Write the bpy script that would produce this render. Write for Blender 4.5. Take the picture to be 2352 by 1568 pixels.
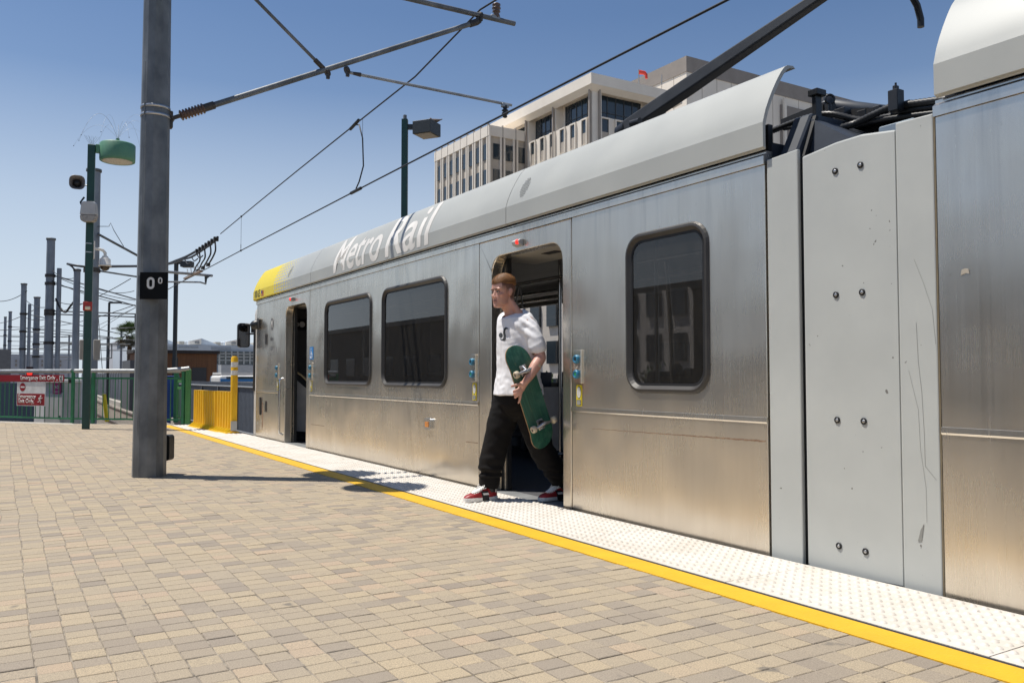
import bpy, bmesh, math, random
import numpy as np
from mathutils import Vector, Matrix, Quaternion, noise as mnoise
from mathutils.geometry import tessellate_polygon
R = math.radians
random.seed(7)
for o in list(bpy.data.objects):
    bpy.data.objects.remove(o, do_unlink=True)
SC = bpy.context.scene
COL = SC.collection

# ------------------------------------------------------------------ camera, sky, sun, exposure
CAM_POS = Vector((0.0, 0.0, 0.96))
YAW, PITCH = R(31.5), math.atan(80 / 1920.0)
cam = bpy.data.cameras.new('camera')
cam.sensor_width = 36.0
cam.lens = 36.0 * 1920.0 / 2352.0
cam.clip_start, cam.clip_end = 0.05, 4000.0
camo = bpy.data.objects.new('camera', cam)
COL.objects.link(camo)
camo.location = CAM_POS
camo.rotation_euler = (R(90) + PITCH, 0, -YAW)
SC.camera = camo

SUN_EL = R(68.0)
TO_SUN = Vector((-0.76 * math.cos(SUN_EL), 0.65 * math.cos(SUN_EL), math.sin(SUN_EL)))
world = bpy.data.worlds.new('World')
SC.world = world
world.use_nodes = True
wn = world.node_tree.nodes
sky = wn.new('ShaderNodeTexSky')
sky.sky_type = 'NISHITA'
sky.sun_disc = False
sky.sun_elevation = SUN_EL
sky.sun_rotation = math.atan2(TO_SUN.x, TO_SUN.y)
sky.altitude = 0
sky.air_density = 1.0
sky.dust_density = 0.6
sky.ozone_density = 6.0
# summer haze: the sky pales towards the horizon all round
wl_ = world.node_tree.links
tcw = wn.new('ShaderNodeTexCoord')
sxw = wn.new('ShaderNodeSeparateXYZ')
wl_.new(tcw.outputs['Generated'], sxw.inputs[0])
hz_r = wn.new('ShaderNodeValToRGB')
el_ = hz_r.color_ramp.elements
while len(el_) < 6: el_.new(0.5)
for q_, (p_, c_) in zip(el_, ((0.0, 0.90), (0.10, 0.76), (0.19, 0.52), (0.26, 0.27), (0.32, 0.06), (0.40, 0.0))):
    q_.position = p_; q_.color = (c_, c_, c_, 1)
wl_.new(sxw.outputs[2], hz_r.inputs[0])
mxw = wn.new('ShaderNodeMix'); mxw.data_type = 'RGBA'
wl_.new(hz_r.outputs[0], mxw.inputs[0])
wl_.new(sky.outputs['Color'], mxw.inputs[6])
mxw.inputs[7].default_value = (6.75, 7.55, 8.5, 1)
wl_.new(mxw.outputs[2], wn['Background'].inputs['Color'])
wn['Background'].inputs['Strength'].default_value = 0.080

sl = bpy.data.lights.new('sun', 'SUN')
sl.energy = 4.3
sl.angle = R(0.53)
sl.color = (1.0, 0.95, 0.87)
so = bpy.data.objects.new('sun', sl)
so.rotation_euler = (-TO_SUN).to_track_quat('-Z', 'Y').to_euler()
so.location = (-10, 10, 40)
COL.objects.link(so)

SC.view_settings.view_transform = 'Standard'
SC.view_settings.look = 'None'
SC.view_settings.exposure = 0.35
SC.view_settings.gamma = 1.0
SC.view_settings.use_curve_mapping = False
SC.render.engine = 'CYCLES'
SC.cycles.use_denoising = True
SC.cycles.max_bounces = 8
SC.cycles.transparent_max_bounces = 12
SC.cycles.caustics_reflective = False
SC.cycles.caustics_refractive = False
SC.render.resolution_x, SC.render.resolution_y = 1024, 682

# ------------------------------------------------------------------ survey helper: a sight line met with a real plane of the place
_F, _CX, _CY = 1920.0, 1176.0, 784.0
_FW = Vector((math.sin(YAW) * math.cos(PITCH), math.cos(YAW) * math.cos(PITCH), math.sin(PITCH)))
_RT = Vector((math.cos(YAW), -math.sin(YAW), 0))
_UP = _RT.cross(_FW)
def U(u, v, x=None, y=None, z=None, d=None):
    r = _FW + _RT * ((u - _CX) / _F) - _UP * ((v - _CY) / _F)
    if x is not None: t = (x - CAM_POS.x) / r.x
    elif y is not None: t = (y - CAM_POS.y) / r.y
    elif z is not None: t = (z - CAM_POS.z) / r.z
    else: t = d
    return CAM_POS + r * t
def proj(p):
    q = Vector(p) - CAM_POS
    d = q.dot(_FW)
    return (_CX + _F * q.dot(_RT) / d, _CY - _F * q.dot(_UP) / d, d)

# ------------------------------------------------------------------ object helpers
def link(o, parent=None):
    COL.objects.link(o)
    if parent is not None: o.parent = parent
    return o
def tag(o, label=None, cat=None, group=None, kind=None):
    if label: o['label'] = label
    if cat: o['category'] = cat
    if group: o['group'] = group
    if kind: o['kind'] = kind
    return o
def thing(name, label, cat, loc=(0, 0, 0), rz=0.0, group=None):
    o = bpy.data.objects.new(name, None)
    o.empty_display_size = 0.2
    o.location = loc
    o.rotation_euler = (0, 0, rz)
    link(o)
    return tag(o, label, cat, group)
def dup(o, parent=None):
    c = o.copy()
    link(c)
    c.parent = parent
    for ch in list(o.children):
        dup(ch, c)
    return c

class MB:
    """collects shapes, links them as one mesh object"""
    def __init__(s):
        s.v, s.f, s.sm = [], [], []
    def add(s, vs, fs, smooth=False):
        b = len(s.v)
        s.v += [tuple(p) for p in vs]
        s.f += [tuple(i + b for i in f) for f in fs]
        s.sm += [smooth] * len(fs)
        return s
    def box(s, c, size, rot=None):
        hx, hy, hz = size[0] / 2, size[1] / 2, size[2] / 2
        vs = [Vector((x * hx, y * hy, z * hz)) for z in (-1, 1) for y in (-1, 1) for x in (-1, 1)]
        if rot is not None: vs = [rot @ p for p in vs]
        vs = [p + Vector(c) for p in vs]
        return s.add(vs, [(0, 2, 3, 1), (4, 5, 7, 6), (0, 1, 5, 4), (2, 6, 7, 3), (0, 4, 6, 2), (1, 3, 7, 5)])
    def b2(s, a, b):
        a, b = Vector(a), Vector(b)
        return s.box((a + b) / 2, (abs(b.x - a.x), abs(b.y - a.y), abs(b.z - a.z)))
    def bar(s, p0, p1, w, h, up=(0, 0, 1)):
        p0, p1 = Vector(p0), Vector(p1)
        d = (p1 - p0).normalized()
        up = Vector(up)
        if abs(d.dot(up)) > 0.99: up = Vector((1, 0, 0))
        a = d.cross(up).normalized() * w / 2
        b = a.cross(d).normalized() * h / 2
        vs = [p + i + j for p in (p0, p1) for i, j in ((-a, -b), (a, -b), (a, b), (-a, b))]
        return s.add(vs, [(0, 1, 2, 3), (7, 6, 5, 4), (0, 4, 5, 1), (1, 5, 6, 2), (2, 6, 7, 3), (3, 7, 4, 0)])
    def rings(s, rings, cap=True, smooth=True, closed=False):
        n = len(rings[0])
        vs = [p for r in rings for p in r]
        fs = []
        m = len(rings)
        for i in range(m - 1 if not closed else m):
            for j in range(n):
                a, b = i * n + j, i * n + (j + 1) % n
                c, d = ((i + 1) % m) * n + (j + 1) % n, ((i + 1) % m) * n + j
                fs.append((a, b, c, d))
        s.add(vs, fs, smooth)
        if cap and not closed:
            s.add(rings[0], [tuple(range(n - 1, -1, -1))])
            s.add(rings[-1], [tuple(range(n))])
        return s
    def tube(s, path, r, n=8, cap=True, smooth=True, flat=1.0):
        path = [Vector(p) for p in path]
        rr_ = r if isinstance(r, (list, tuple)) else [r] * len(path)
        rings = []
        d0 = (path[1] - path[0]).normalized()
        ref = Vector((0, 0, 1)) if abs(d0.z) < 0.9 else Vector((1, 0, 0))
        a = d0.cross(ref).normalized()
        for i, p in enumerate(path):
            if i == 0: d = path[1] - path[0]
            elif i == len(path) - 1: d = path[-1] - path[-2]
            else: d = (path[i + 1] - path[i]).normalized() + (path[i] - path[i - 1]).normalized()
            d.normalize()
            a = (a - d * a.dot(d)).normalized()
            b = d.cross(a)
            rings.append([p + (a * math.cos(t) + b * math.sin(t) * flat) * rr_[i] for t in [2 * math.pi * k / n for k in range(n)]])
        return s.rings(rings, cap, smooth)
    def cyl(s, p0, p1, r0, r1=None, n=16, cap=True, smooth=True):
        return s.tube([p0, p1], [r0, r0 if r1 is None else r1], n, cap, smooth)
    def lathe(s, prof, org, axis=(0, 0, 1), n=20, smooth=True):
        """prof: list of (radius, height along axis)"""
        axis = Vector(axis).normalized()
        ref = Vector((0, 0, 1)) if abs(axis.z) < 0.9 else Vector((1, 0, 0))
        a = axis.cross(ref).normalized()
        b = axis.cross(a)
        org = Vector(org)
        rings = [[org + axis * h + (a * math.cos(t) + b * math.sin(t)) * max(r, 1e-4) for t in [2 * math.pi * k / n for k in range(n)]] for r, h in prof]
        return s.rings(rings, True, smooth)
    def prism(s, poly, ax, a0, a1):
        """poly: 2D outline in the plane across axis ax, pushed from a0 to a1"""
        def p3(p, a):
            return (a, p[0], p[1]) if ax == 0 else (p[0], a, p[1]) if ax == 1 else (p[0], p[1], a)
        n = len(poly)
        vs = [p3(p, a0) for p in poly] + [p3(p, a1) for p in poly]
        fs = [(i, (i + 1) % n, n + (i + 1) % n, n + i) for i in range(n)]
        tr = tessellate_polygon([[Vector((p[0], p[1], 0)) for p in poly]])
        fs += [tuple(t) for t in tr] + [tuple(n + i for i in reversed(t)) for t in tr]
        return s.add(vs, fs)
    def sphere(s, c, r, n=12, m=8, sc=(1, 1, 1)):
        rings = []
        for i in range(1, m):
            t = math.pi * i / m
            rings.append([Vector(c) + Vector((math.sin(t) * math.cos(p) * r * sc[0], math.sin(t) * math.sin(p) * r * sc[1], -math.cos(t) * r * sc[2])) for p in [2 * math.pi * k / n for k in range(n)]])
        return s.rings(rings, True, True)
    def build(s, name, mat, parent=None, bevel=0.0, seg=1, loc=None, fix=True, shade_auto=False):
        me = bpy.data.meshes.new(name)
        me.from_pydata(s.v, [], s.f)
        me.polygons.foreach_set('use_smooth', s.sm)
        if fix:
            bm = bmesh.new(); bm.from_mesh(me)
            bmesh.ops.recalc_face_normals(bm, faces=bm.faces)
            bm.to_mesh(me); bm.free()
        for m in (mat if isinstance(mat, (list, tuple)) else [mat]): me.materials.append(m)
        me.update()
        o = bpy.data.objects.new(name, me)
        if loc is not None: o.location = loc
        link(o, parent)
        if bevel > 0:
            b = o.modifiers.new('bevel', 'BEVEL')
            b.width = bevel; b.segments = seg; b.limit_method = 'ANGLE'; b.angle_limit = R(40)
        return o

def rr(y0, y1, z0, z1, r, n=6):
    """rounded rectangle outline; r one radius or four (low-low, high-low, high-high, low-high)"""
    rs = r if isinstance(r, (list, tuple)) else [r] * 4
    out = []
    for (cy, cz, sy, sz, a0, q) in ((y0, z0, 1, 1, 180, rs[0]), (y1, z0, -1, 1, 270, rs[1]), (y1, z1, -1, -1, 0, rs[2]), (y0, z1, 1, -1, 90, rs[3])):
        if q <= 0:
            out.append((cy, cz)); continue
        for k in range(n + 1):
            t = R(a0 + 90 * k / n)
            out.append((cy + sy * q + q * math.cos(t), cz + sz * q + q * math.sin(t)))
    return out

def plate(mb, outer, holes, a0, a1, ax=0):
    """flat sheet with openings, real thickness a0..a1 along axis ax"""
    def p3(p, a):
        return (a, p[0], p[1]) if ax == 0 else (p[0], a, p[1]) if ax == 1 else (p[0], p[1], a)
    loops = [outer] + list(holes)
    tr = tessellate_polygon([[Vector((p[0], p[1], 0)) for p in l] for l in loops])
    flat = [p for l in loops for p in l]
    n = len(flat)
    fs = [tuple(t) for t in tr] + [tuple(n + i for i in reversed(t)) for t in tr]
    b = 0
    for l in loops:
        m = len(l)
        fs += [(b + i, b + (i + 1) % m, n + b + (i + 1) % m, n + b + i) for i in range(m)]
        b += m
    mb.add([p3(p, a0) for p in flat] + [p3(p, a1) for p in flat], fs)
    return mb

def text_data(s, size=1.0, offset=0.0, align='LEFT', sx=1.0, res=4):
    cu = bpy.data.curves.new('t', 'FONT')
    cu.body = s; cu.size = size; cu.offset = offset; cu.align_x = align; cu.resolution_u = res
    o = bpy.data.objects.new('t', cu)
    COL.objects.link(o)
    dg = bpy.context.evaluated_depsgraph_get()
    me = bpy.data.meshes.new_from_object(o.evaluated_get(dg))
    bpy.data.objects.remove(o, do_unlink=True)
    bpy.data.curves.remove(cu)
    for v in me.vertices: v.co.x *= sx
    return me
def text_obj(name, s, mat, parent, org, ex, ey, size, offset=0.0, align='LEFT', sx=1.0, thick=0.002):
    """lettering laid on a surface: org start of the baseline, ex along the line, ey up"""
    me = text_data(s, size, offset, align, sx)
    ex, ey = Vector(ex).normalized(), Vector(ey).normalized()
    ez = ex.cross(ey)
    bm = bmesh.new(); bm.from_mesh(me)
    g = bmesh.ops.extrude_face_region(bm, geom=bm.faces[:])
    for v in [q for q in g['geom'] if isinstance(q, bmesh.types.BMVert)]: v.co.z += thick
    org = Vector(org)
    for v in bm.verts: v.co = org + ex * v.co.x + ey * v.co.y + ez * v.co.z
    bmesh.ops.recalc_face_normals(bm, faces=bm.faces)
    bm.to_mesh(me); bm.free()
    me.materials.clear(); me.materials.append(mat)
    me.name = name
    return link(bpy.data.objects.new(name, me), parent)

# ------------------------------------------------------------------ materials
def nd(nt, t, **kw):
    n = nt.nodes.new(t)
    for k, v in kw.items():
        if k in n.inputs: n.inputs[k].default_value = v
        else: setattr(n, k, v)
    return n
def base_mat(name):
    m = bpy.data.materials.new(name)
    m.use_nodes = True
    nt = m.node_tree
    return m, nt, nt.nodes['Principled BSDF'], nt.links
def c4(c): return (c[0], c[1], c[2], 1)
def mth(nt, op, a, b=None, c=None):
    n = nt.nodes.new('ShaderNodeMath'); n.operation = op
    for i, x in enumerate((a, b, c)):
        if x is None: continue
        if isinstance(x, (int, float)): n.inputs[i].default_value = x
        else: nt.links.new(x, n.inputs[i])
    return n.outputs[0]
def mixc(nt, fac, a, b):
    n = nt.nodes.new('ShaderNodeMix'); n.data_type = 'RGBA'
    for s, x in ((0, fac), (6, a), (7, b)):
        if isinstance(x, (int, float)): n.inputs[s].default_value = x
        elif isinstance(x, tuple): n.inputs[s].default_value = c4(x)
        else: nt.links.new(x, n.inputs[s])
    return n.outputs[2]
def ramp(nt, fac, stops):
    n = nt.nodes.new('ShaderNodeValToRGB')
    e = n.color_ramp.elements
    while len(e) < len(stops): e.new(0.5)
    for q, (p, c) in zip(e, stops):
        q.position = p; q.color = c4(c)
    nt.links.new(fac, n.inputs[0])
    return n.outputs[0]
def wpos(nt, sc=(1, 1, 1)):
    g = nt.nodes.new('ShaderNodeNewGeometry')
    mp = nt.nodes.new('ShaderNodeMapping')
    mp.inputs['Scale'].default_value = sc
    nt.links.new(g.outputs['Position'], mp.inputs['Vector'])
    return mp.outputs[0]
def nz(nt, vec, scale, detail=4, rough=0.55):
    n = nt.nodes.new('ShaderNodeTexNoise')
    n.inputs['Scale'].default_value = scale
    n.inputs['Detail'].default_value = detail
    n.inputs['Roughness'].default_value = rough
    nt.links.new(vec, n.inputs['Vector'])
    return n.outputs[0]
def mat(name, col, rough=0.6, metal=0.0, col2=None, scale=4.0, detail=5, lo=0.35, hi=0.68, bump=0.0, bscale=60.0, stretch=(1, 1, 1), spec=0.5, rvar=0.0, coat=0.0, speck=None):
    """paint, plastic, stone: a base colour with uneven tone, grain and wear"""
    m, nt, b, L = base_mat(name)
    b.inputs['Roughness'].default_value = rough
    b.inputs['Metallic'].default_value = metal
    b.inputs['Specular IOR Level'].default_value = spec
    b.inputs['Coat Weight'].default_value = coat
    if col2 is None: col2 = tuple(c * 0.82 for c in col)
    p = wpos(nt, stretch)
    n = nz(nt, p, scale, detail)
    cc_ = ramp(nt, n, [(lo, col2), (hi, col)])
    if speck:
        k_ = nz(nt, p, speck[0], 2, 0.5)
        cc_ = mixc(nt, ramp(nt, k_, [(speck[1], (0, 0, 0)), (speck[1] + 0.03, (0.8, 0.8, 0.8))]), cc_, speck[2])
    L.new(cc_, b.inputs['Base Color'])
    if rvar:
        L.new(mth(nt, 'MULTIPLY_ADD', n, rvar, rough - rvar / 2), b.inputs['Roughness'])
    if bump:
        bn = nt.nodes.new('ShaderNodeBump')
        bn.inputs['Strength'].default_value = bump
        bn.inputs['Distance'].default_value = 0.01
        L.new(nz(nt, p, bscale, 3), bn.inputs['Height'])
        L.new(bn.outputs[0], b.inputs['Normal'])
    return m
def emit(name, col, s):
    m, nt, b, L = base_mat(name)
    b.inputs['Base Color'].default_value = c4(col)
    b.inputs['Emission Color'].default_value = c4(col)
    b.inputs['Emission Strength'].default_value = s
    return m

def stainless():
    m, nt, b, L = base_mat('stainless_steel')
    p = wpos(nt, (1, 1, 0.12))
    streak = nz(nt, p, 9, 6, 0.6)
    p2 = wpos(nt, (1, 0.35, 1))
    blot = nz(nt, p2, 1.6, 4)
    fine = nz(nt, wpos(nt, (1, 140, 1.2)), 1.0, 2)
    c = mixc(nt, ramp(nt, streak, [(0.36, (0, 0, 0)), (0.66, (1, 1, 1))]), (0.71, 0.645, 0.55), (0.76, 0.695, 0.595))
    dirt = nz(nt, wpos(nt, (1, 1, 1)), 24, 5, 0.7)
    c = mixc(nt, ramp(nt, dirt, [(0.66, (0, 0, 0)), (0.78, (0.5, 0.5, 0.5))]), c, (0.36, 0.29, 0.21))
    # rain drip marks running down from the cant rail
    drip = nz(nt, wpos(nt, (1, 1, 0.06)), 11, 4, 0.65)
    sp_ = nt.nodes.new('ShaderNodeSeparateXYZ'); gg = nt.nodes.new('ShaderNodeNewGeometry')
    L.new(gg.outputs['Position'], sp_.inputs[0])
    up = nt.nodes.new('ShaderNodeMapRange'); up.inputs[1].default_value = 1.35; up.inputs[2].default_value = 2.1
    L.new(sp_.outputs[2], up.inputs[0])
    dm = mth(nt, 'MULTIPLY', ramp(nt, drip, [(0.52, (0, 0, 0)), (0.72, (0.28, 0.28, 0.28))]), up.outputs[0])
    c = mixc(nt, dm, c, (0.27, 0.26, 0.25))
    L.new(c, b.inputs['Base Color'])
    b.inputs['Metallic'].default_value = 0.92
    r = mth(nt, 'MULTIPLY_ADD', blot, 0.26, 0.10)
    r = mth(nt, 'MULTIPLY_ADD', fine, 0.08, r)
    L.new(r, b.inputs['Roughness'])
    bn = nt.nodes.new('ShaderNodeBump')
    bn.inputs['Strength'].default_value = 0.10
    bn.inputs['Distance'].default_value = 0.02
    h = mth(nt, 'MULTIPLY_ADD', nz(nt, wpos(nt, (1, 1, 0.7)), 2.2, 1), 9.0, mth(nt, 'MULTIPLY', fine, 0.02))
    L.new(h, bn.inputs['Height'])
    L.new(bn.outputs[0], b.inputs['Normal'])
    return m

def paver_mat(name, attr):
    m, nt, b, L = base_mat(name)
    if attr:
        a = nt.nodes.new('ShaderNodeAttribute'); a.attribute_name = 'tone'
        t = a.outputs['Fac']
    else:
        a = nt.nodes.new('ShaderNodeObjectInfo'); t = a.outputs['Random']
    c = ramp(nt, t, [(0.0, (0.302, 0.254, 0.201)), (0.15, (0.350, 0.294, 0.225)), (0.4, (0.413, 0.341, 0.242)), (0.7, (0.451, 0.369, 0.251)), (0.9, (0.488, 0.394, 0.260)), (1.0, (0.488, 0.371, 0.257))])
    p = wpos(nt)
    grit = nz(nt, p, 210, 3, 0.7)
    c = mixc(nt, ramp(nt, grit, [(0.36, (0.7, 0.7, 0.7)), (0.60, (0, 0, 0))]), c, (0.19, 0.16, 0.13))
    pale = nz(nt, p, 420, 2, 0.7)
    c = mixc(nt, ramp(nt, pale, [(0.6, (0, 0, 0)), (0.75, (0.35, 0.35, 0.35))]), c, (0.62, 0.56, 0.47))
    big = nz(nt, p, 0.9, 4)
    c = mixc(nt, ramp(nt, big, [(0.3, (0.25, 0.25, 0.25)), (0.6, (0, 0, 0))]), c, (0.33, 0.29, 0.24))
    spot = nz(nt, p, 5.3, 2)
    c = mixc(nt, ramp(nt, spot, [(0.69, (0, 0, 0)), (0.74, (0.7, 0.7, 0.7))]), c, (0.13, 0.12, 0.11))
    L.new(c, b.inputs['Base Color'])
    b.inputs['Roughness'].default_value = 0.88
    b.inputs['Specular IOR Level'].default_value = 0.25
    bn = nt.nodes.new('ShaderNodeBump')
    bn.inputs['Strength'].default_value = 0.55
    bn.inputs['Distance'].default_value = 0.003
    L.new(nz(nt, p, 260, 3, 0.7), bn.inputs['Height'])
    L.new(bn.outputs[0], b.inputs['Normal'])
    return m

def glass_mat(name, tint, refl_rough=0.0, veil=0.09):
    m = bpy.data.materials.new(name)
    m.use_nodes = True
    nt = m.node_tree; L = nt.links
    nt.nodes.remove(nt.nodes['Principled BSDF'])
    out = nt.nodes['Material Output']
    tr = nd(nt, 'ShaderNodeBsdfTransparent'); tr.inputs[0].default_value = c4(tint)
    gl = nd(nt, 'ShaderNodeBsdfGlossy'); gl.inputs['Roughness'].default_value = refl_rough
    gl.inputs['Color'].default_value = (1, 1, 1, 1)
    fr = nt.nodes.new('ShaderNodeFresnel'); fr.inputs['IOR'].default_value = 1.52
    df = nd(nt, 'ShaderNodeBsdfDiffuse'); df.inputs['Color'].default_value = (0.35, 0.33, 0.3, 1)
    dust = nz(nt, wpos(nt, (1, 1, 0.4)), 14, 5, 0.7)
    mx0 = nt.nodes.new('ShaderNodeMixShader')
    L.new(mth(nt, 'MULTIPLY', dust, veil), mx0.inputs[0])
    L.new(tr.outputs[0], mx0.inputs[1]); L.new(df.outputs[0], mx0.inputs[2])
    mx = nt.nodes.new('ShaderNodeMixShader')
    gb = nt.nodes.new('ShaderNodeNewGeometry')
    L.new(mth(nt, 'MULTIPLY', fr.outputs[0], mth(nt, 'SUBTRACT', 1.0, gb.outputs['Backfacing'])), mx.inputs[0]); L.new(mx0.outputs[0], mx.inputs[1]); L.new(gl.outputs[0], mx.inputs[2])
    L.new(mx.outputs[0], out.inputs['Surface'])
    return m

M = {}
M['steel'] = stainless()
M['shroud'] = mat('roof_grey_paint', (0.43, 0.44, 0.415), 0.45, col2=(0.385, 0.395, 0.375), scale=1.4, rvar=0.15, bump=0.02, bscale=300)
M['artic'] = mat('articulation_grey_paint', (0.50, 0.515, 0.49), 0.36, col2=(0.45, 0.465, 0.445), scale=2.2, rvar=0.15, speck=(26, 0.745, (0.10, 0.09, 0.08)))
M['white'] = mat('white_paint', (0.78, 0.76, 0.72), 0.5, col2=(0.7, 0.68, 0.64), scale=3)
M['letter'] = mat('white_letter_film', (0.80, 0.77, 0.72), 0.45, scale=5)
M['yellowp'] = mat('yellow_train_paint', (0.80, 0.62, 0.02), 0.42, scale=3)
M['black'] = mat('black_rubber', (0.014, 0.014, 0.015), 0.55, col2=(0.008, 0.008, 0.009), scale=9)
M['blacksatin'] = mat('black_satin_paint', (0.02, 0.021, 0.024), 0.4, col2=(0.012, 0.013, 0.015), scale=12, rvar=0.2)
M['conduit'] = mat('black_corrugated_plastic', (0.022, 0.022, 0.021), 0.42, scale=20)
M['arm'] = mat('dark_grey_pantograph_paint', (0.045, 0.047, 0.05), 0.5, col2=(0.03, 0.031, 0.034), scale=6)
M['darkblue'] = mat('dark_blue_end_wall_paint', (0.045, 0.055, 0.072), 0.5, col2=(0.03, 0.036, 0.048), scale=5)
M['inner'] = mat('interior_grey_panel', (0.30, 0.30, 0.29), 0.5, scale=3)
M['innerdark'] = mat('interior_dark_panel', (0.045, 0.045, 0.048), 0.6, scale=3)
M['ceil'] = mat('interior_cream_ceiling', (0.62, 0.58, 0.5), 0.5, scale=3)
M['floorin'] = mat('speckled_train_floor', (0.10, 0.10, 0.105), 0.6, col2=(0.05, 0.05, 0.055), scale=150)
M['chrome'] = mat('polished_tube', (0.6, 0.6, 0.6), 0.22, 1.0, scale=5)
M['gasket'] = mat('bronze_window_frame', (0.06, 0.057, 0.052), 0.5, 0.2, col2=(0.045, 0.042, 0.04), scale=4)
M['glass'] = glass_mat('tinted_train_glass', (0.36, 0.36, 0.365))
M['glassfar'] = glass_mat('lightly_tinted_glass', (0.82, 0.82, 0.83), 0.0, 0.02)
M['buttonblue'] = mat('blue_button_plastic', (0.035, 0.22, 0.36), 0.35, col2=(0.03, 0.17, 0.29), scale=20)
M['buttongreen'] = mat('green_button_plastic', (0.05, 0.55, 0.16), 0.35, scale=20)
M['stickyellow'] = mat('yellow_sticker', (0.82, 0.66, 0.02), 0.5, scale=6)
M['stickblue'] = mat('blue_sticker', (0.03, 0.22, 0.55), 0.5, scale=6)
M['ink'] = mat('dark_print', (0.03, 0.03, 0.033), 0.5, scale=8)
M['greyink'] = mat('grey_print', (0.14, 0.14, 0.145), 0.45, scale=8)
M['amber'] = mat('amber_lens', (0.85, 0.30, 0.04), 0.25, col2=(0.7, 0.22, 0.02), scale=80)
M['redlamp'] = emit('lit_red_lamp', (1.0, 0.03, 0.02), 1.1)
M['rust'] = mat('rust_stain', (0.17, 0.09, 0.05), 0.8, col2=(0.30, 0.2, 0.13), scale=30)
M['seal'] = mat('tan_joint_sealant', (0.20, 0.16, 0.10), 0.7, scale=20)
M['tactile'] = mat('white_tactile_tile', (0.64, 0.60, 0.54), 0.62, col2=(0.55, 0.50, 0.43), scale=3.5, lo=0.28, hi=0.6, speck=(38, 0.74, (0.18, 0.15, 0.12)), bump=0.15, bscale=140)
M['yellowline'] = mat('yellow_platform_paint', (0.72, 0.42, 0.012), 0.6, col2=(0.66, 0.37, 0.012), scale=6, bump=0.3, bscale=90)
M['conc'] = mat('concrete', (0.42, 0.39, 0.34), 0.85, col2=(0.34, 0.31, 0.27), scale=3, bump=0.3, bscale=80)
M['joint'] = mat('joint_sand', (0.40, 0.345, 0.27), 0.95, col2=(0.14, 0.12, 0.095), scale=14, bump=0.5, bscale=200)
M['ground'] = mat('dry_ground', (0.26, 0.235, 0.2), 0.95, col2=(0.17, 0.155, 0.135), scale=0.6, bump=0.4, bscale=30)
M['paver'] = paver_mat('concrete_paver', True)
M['paver1'] = paver_mat('concrete_paver_single', False)
M['galv'] = mat('galvanised_steel', (0.215, 0.225, 0.23), 0.5, 0.35, col2=(0.10, 0.108, 0.115), scale=5, detail=8, stretch=(1, 1, 0.6), rvar=0.2)
M['galvlight'] = mat('pale_galvanised_pipe', (0.40, 0.41, 0.41), 0.45, 0.5, col2=(0.3, 0.31, 0.31), scale=6, rvar=0.2)
M['band'] = mat('steel_band', (0.55, 0.55, 0.55), 0.35, 0.9, scale=6)
M['porcelain'] = mat('brown_insulator', (0.14, 0.085, 0.065), 0.35, col2=(0.10, 0.06, 0.045), scale=14)
M['iron'] = mat('weathered_iron', (0.085, 0.075, 0.068), 0.6, 0.4, col2=(0.05, 0.045, 0.042), scale=20)
M['wire'] = mat('dark_wire', (0.03, 0.03, 0.032), 0.5, 0.3, scale=10)
M['dgreen'] = mat('dark_green_paint', (0.006, 0.055, 0.045), 0.42, col2=(0.005, 0.042, 0.036), scale=5)
M['lgreen'] = mat('sage_green_paint', (0.11, 0.27, 0.17), 0.5, col2=(0.09, 0.23, 0.145), scale=4)
M['rgreen'] = mat('railing_green_paint', (0.03, 0.20, 0.09), 0.45, col2=(0.025, 0.16, 0.07), scale=5)
M['plasticgrey'] = mat('light_grey_plastic', (0.52, 0.52, 0.52), 0.5, scale=6)
M['redplastic'] = mat('red_plastic', (0.42, 0.03, 0.025), 0.45, scale=6)
M['signred'] = mat('dark_red_sign', (0.29, 0.012, 0.018), 0.5, col2=(0.25, 0.01, 0.015), scale=4)
M['signwhite'] = mat('white_sign', (0.72, 0.72, 0.70), 0.5, col2=(0.6, 0.6, 0.58), scale=9)
M['signpink'] = mat('magenta_poster', (0.40, 0.02, 0.16), 0.5, scale=5)
M['signblack'] = mat('black_sign', (0.006, 0.007, 0.008), 0.7, scale=6, spec=0.15)
M['barrier'] = mat('yellow_barrier_plastic', (0.80, 0.48, 0.005), 0.45, col2=(0.72, 0.40, 0.005), scale=5)
M['ballast'] = mat('ballast_stone', (0.36, 0.32, 0.27), 0.9, col2=(0.15, 0.13, 0.11), scale=26, detail=3, bump=0.9, bscale=28)
M['rail'] = mat('rail_steel', (0.13, 0.09, 0.065), 0.5, 0.5, col2=(0.08, 0.055, 0.04), scale=8)
M['tie'] = mat('concrete_tie', (0.44, 0.38, 0.3), 0.85, col2=(0.33, 0.28, 0.22), scale=9)
# ------------------------------------------------------------------ ground, tracks, platform
XP = 3.53            # platform edge
XC = 4.85            # middle of the near track
GZ = -0.98           # rail level
END = [(-1.05, 22.8), (0.07, 21.23), (1.304, 19.49), (3.16, 17.8), (XP, 17.5)]   # end of the platform
def end_y(x):
    for (a, b), (c, d) in zip(END, END[1:]):
        if a <= x <= c: return b + (d - b) * (x - a) / (c - a)
    return END[0][1] if x < END[0][0] else END[-1][1]

g = MB()
g.add([(-900, -900, -1.30), (900, -900, -1.30), (900, 900, -1.30), (-900, 900, -1.30)], [(0, 1, 2, 3)])
tag(g.build('ground', M['ground'], fix=False), 'dry open ground around the tracks', kind='structure')

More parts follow.
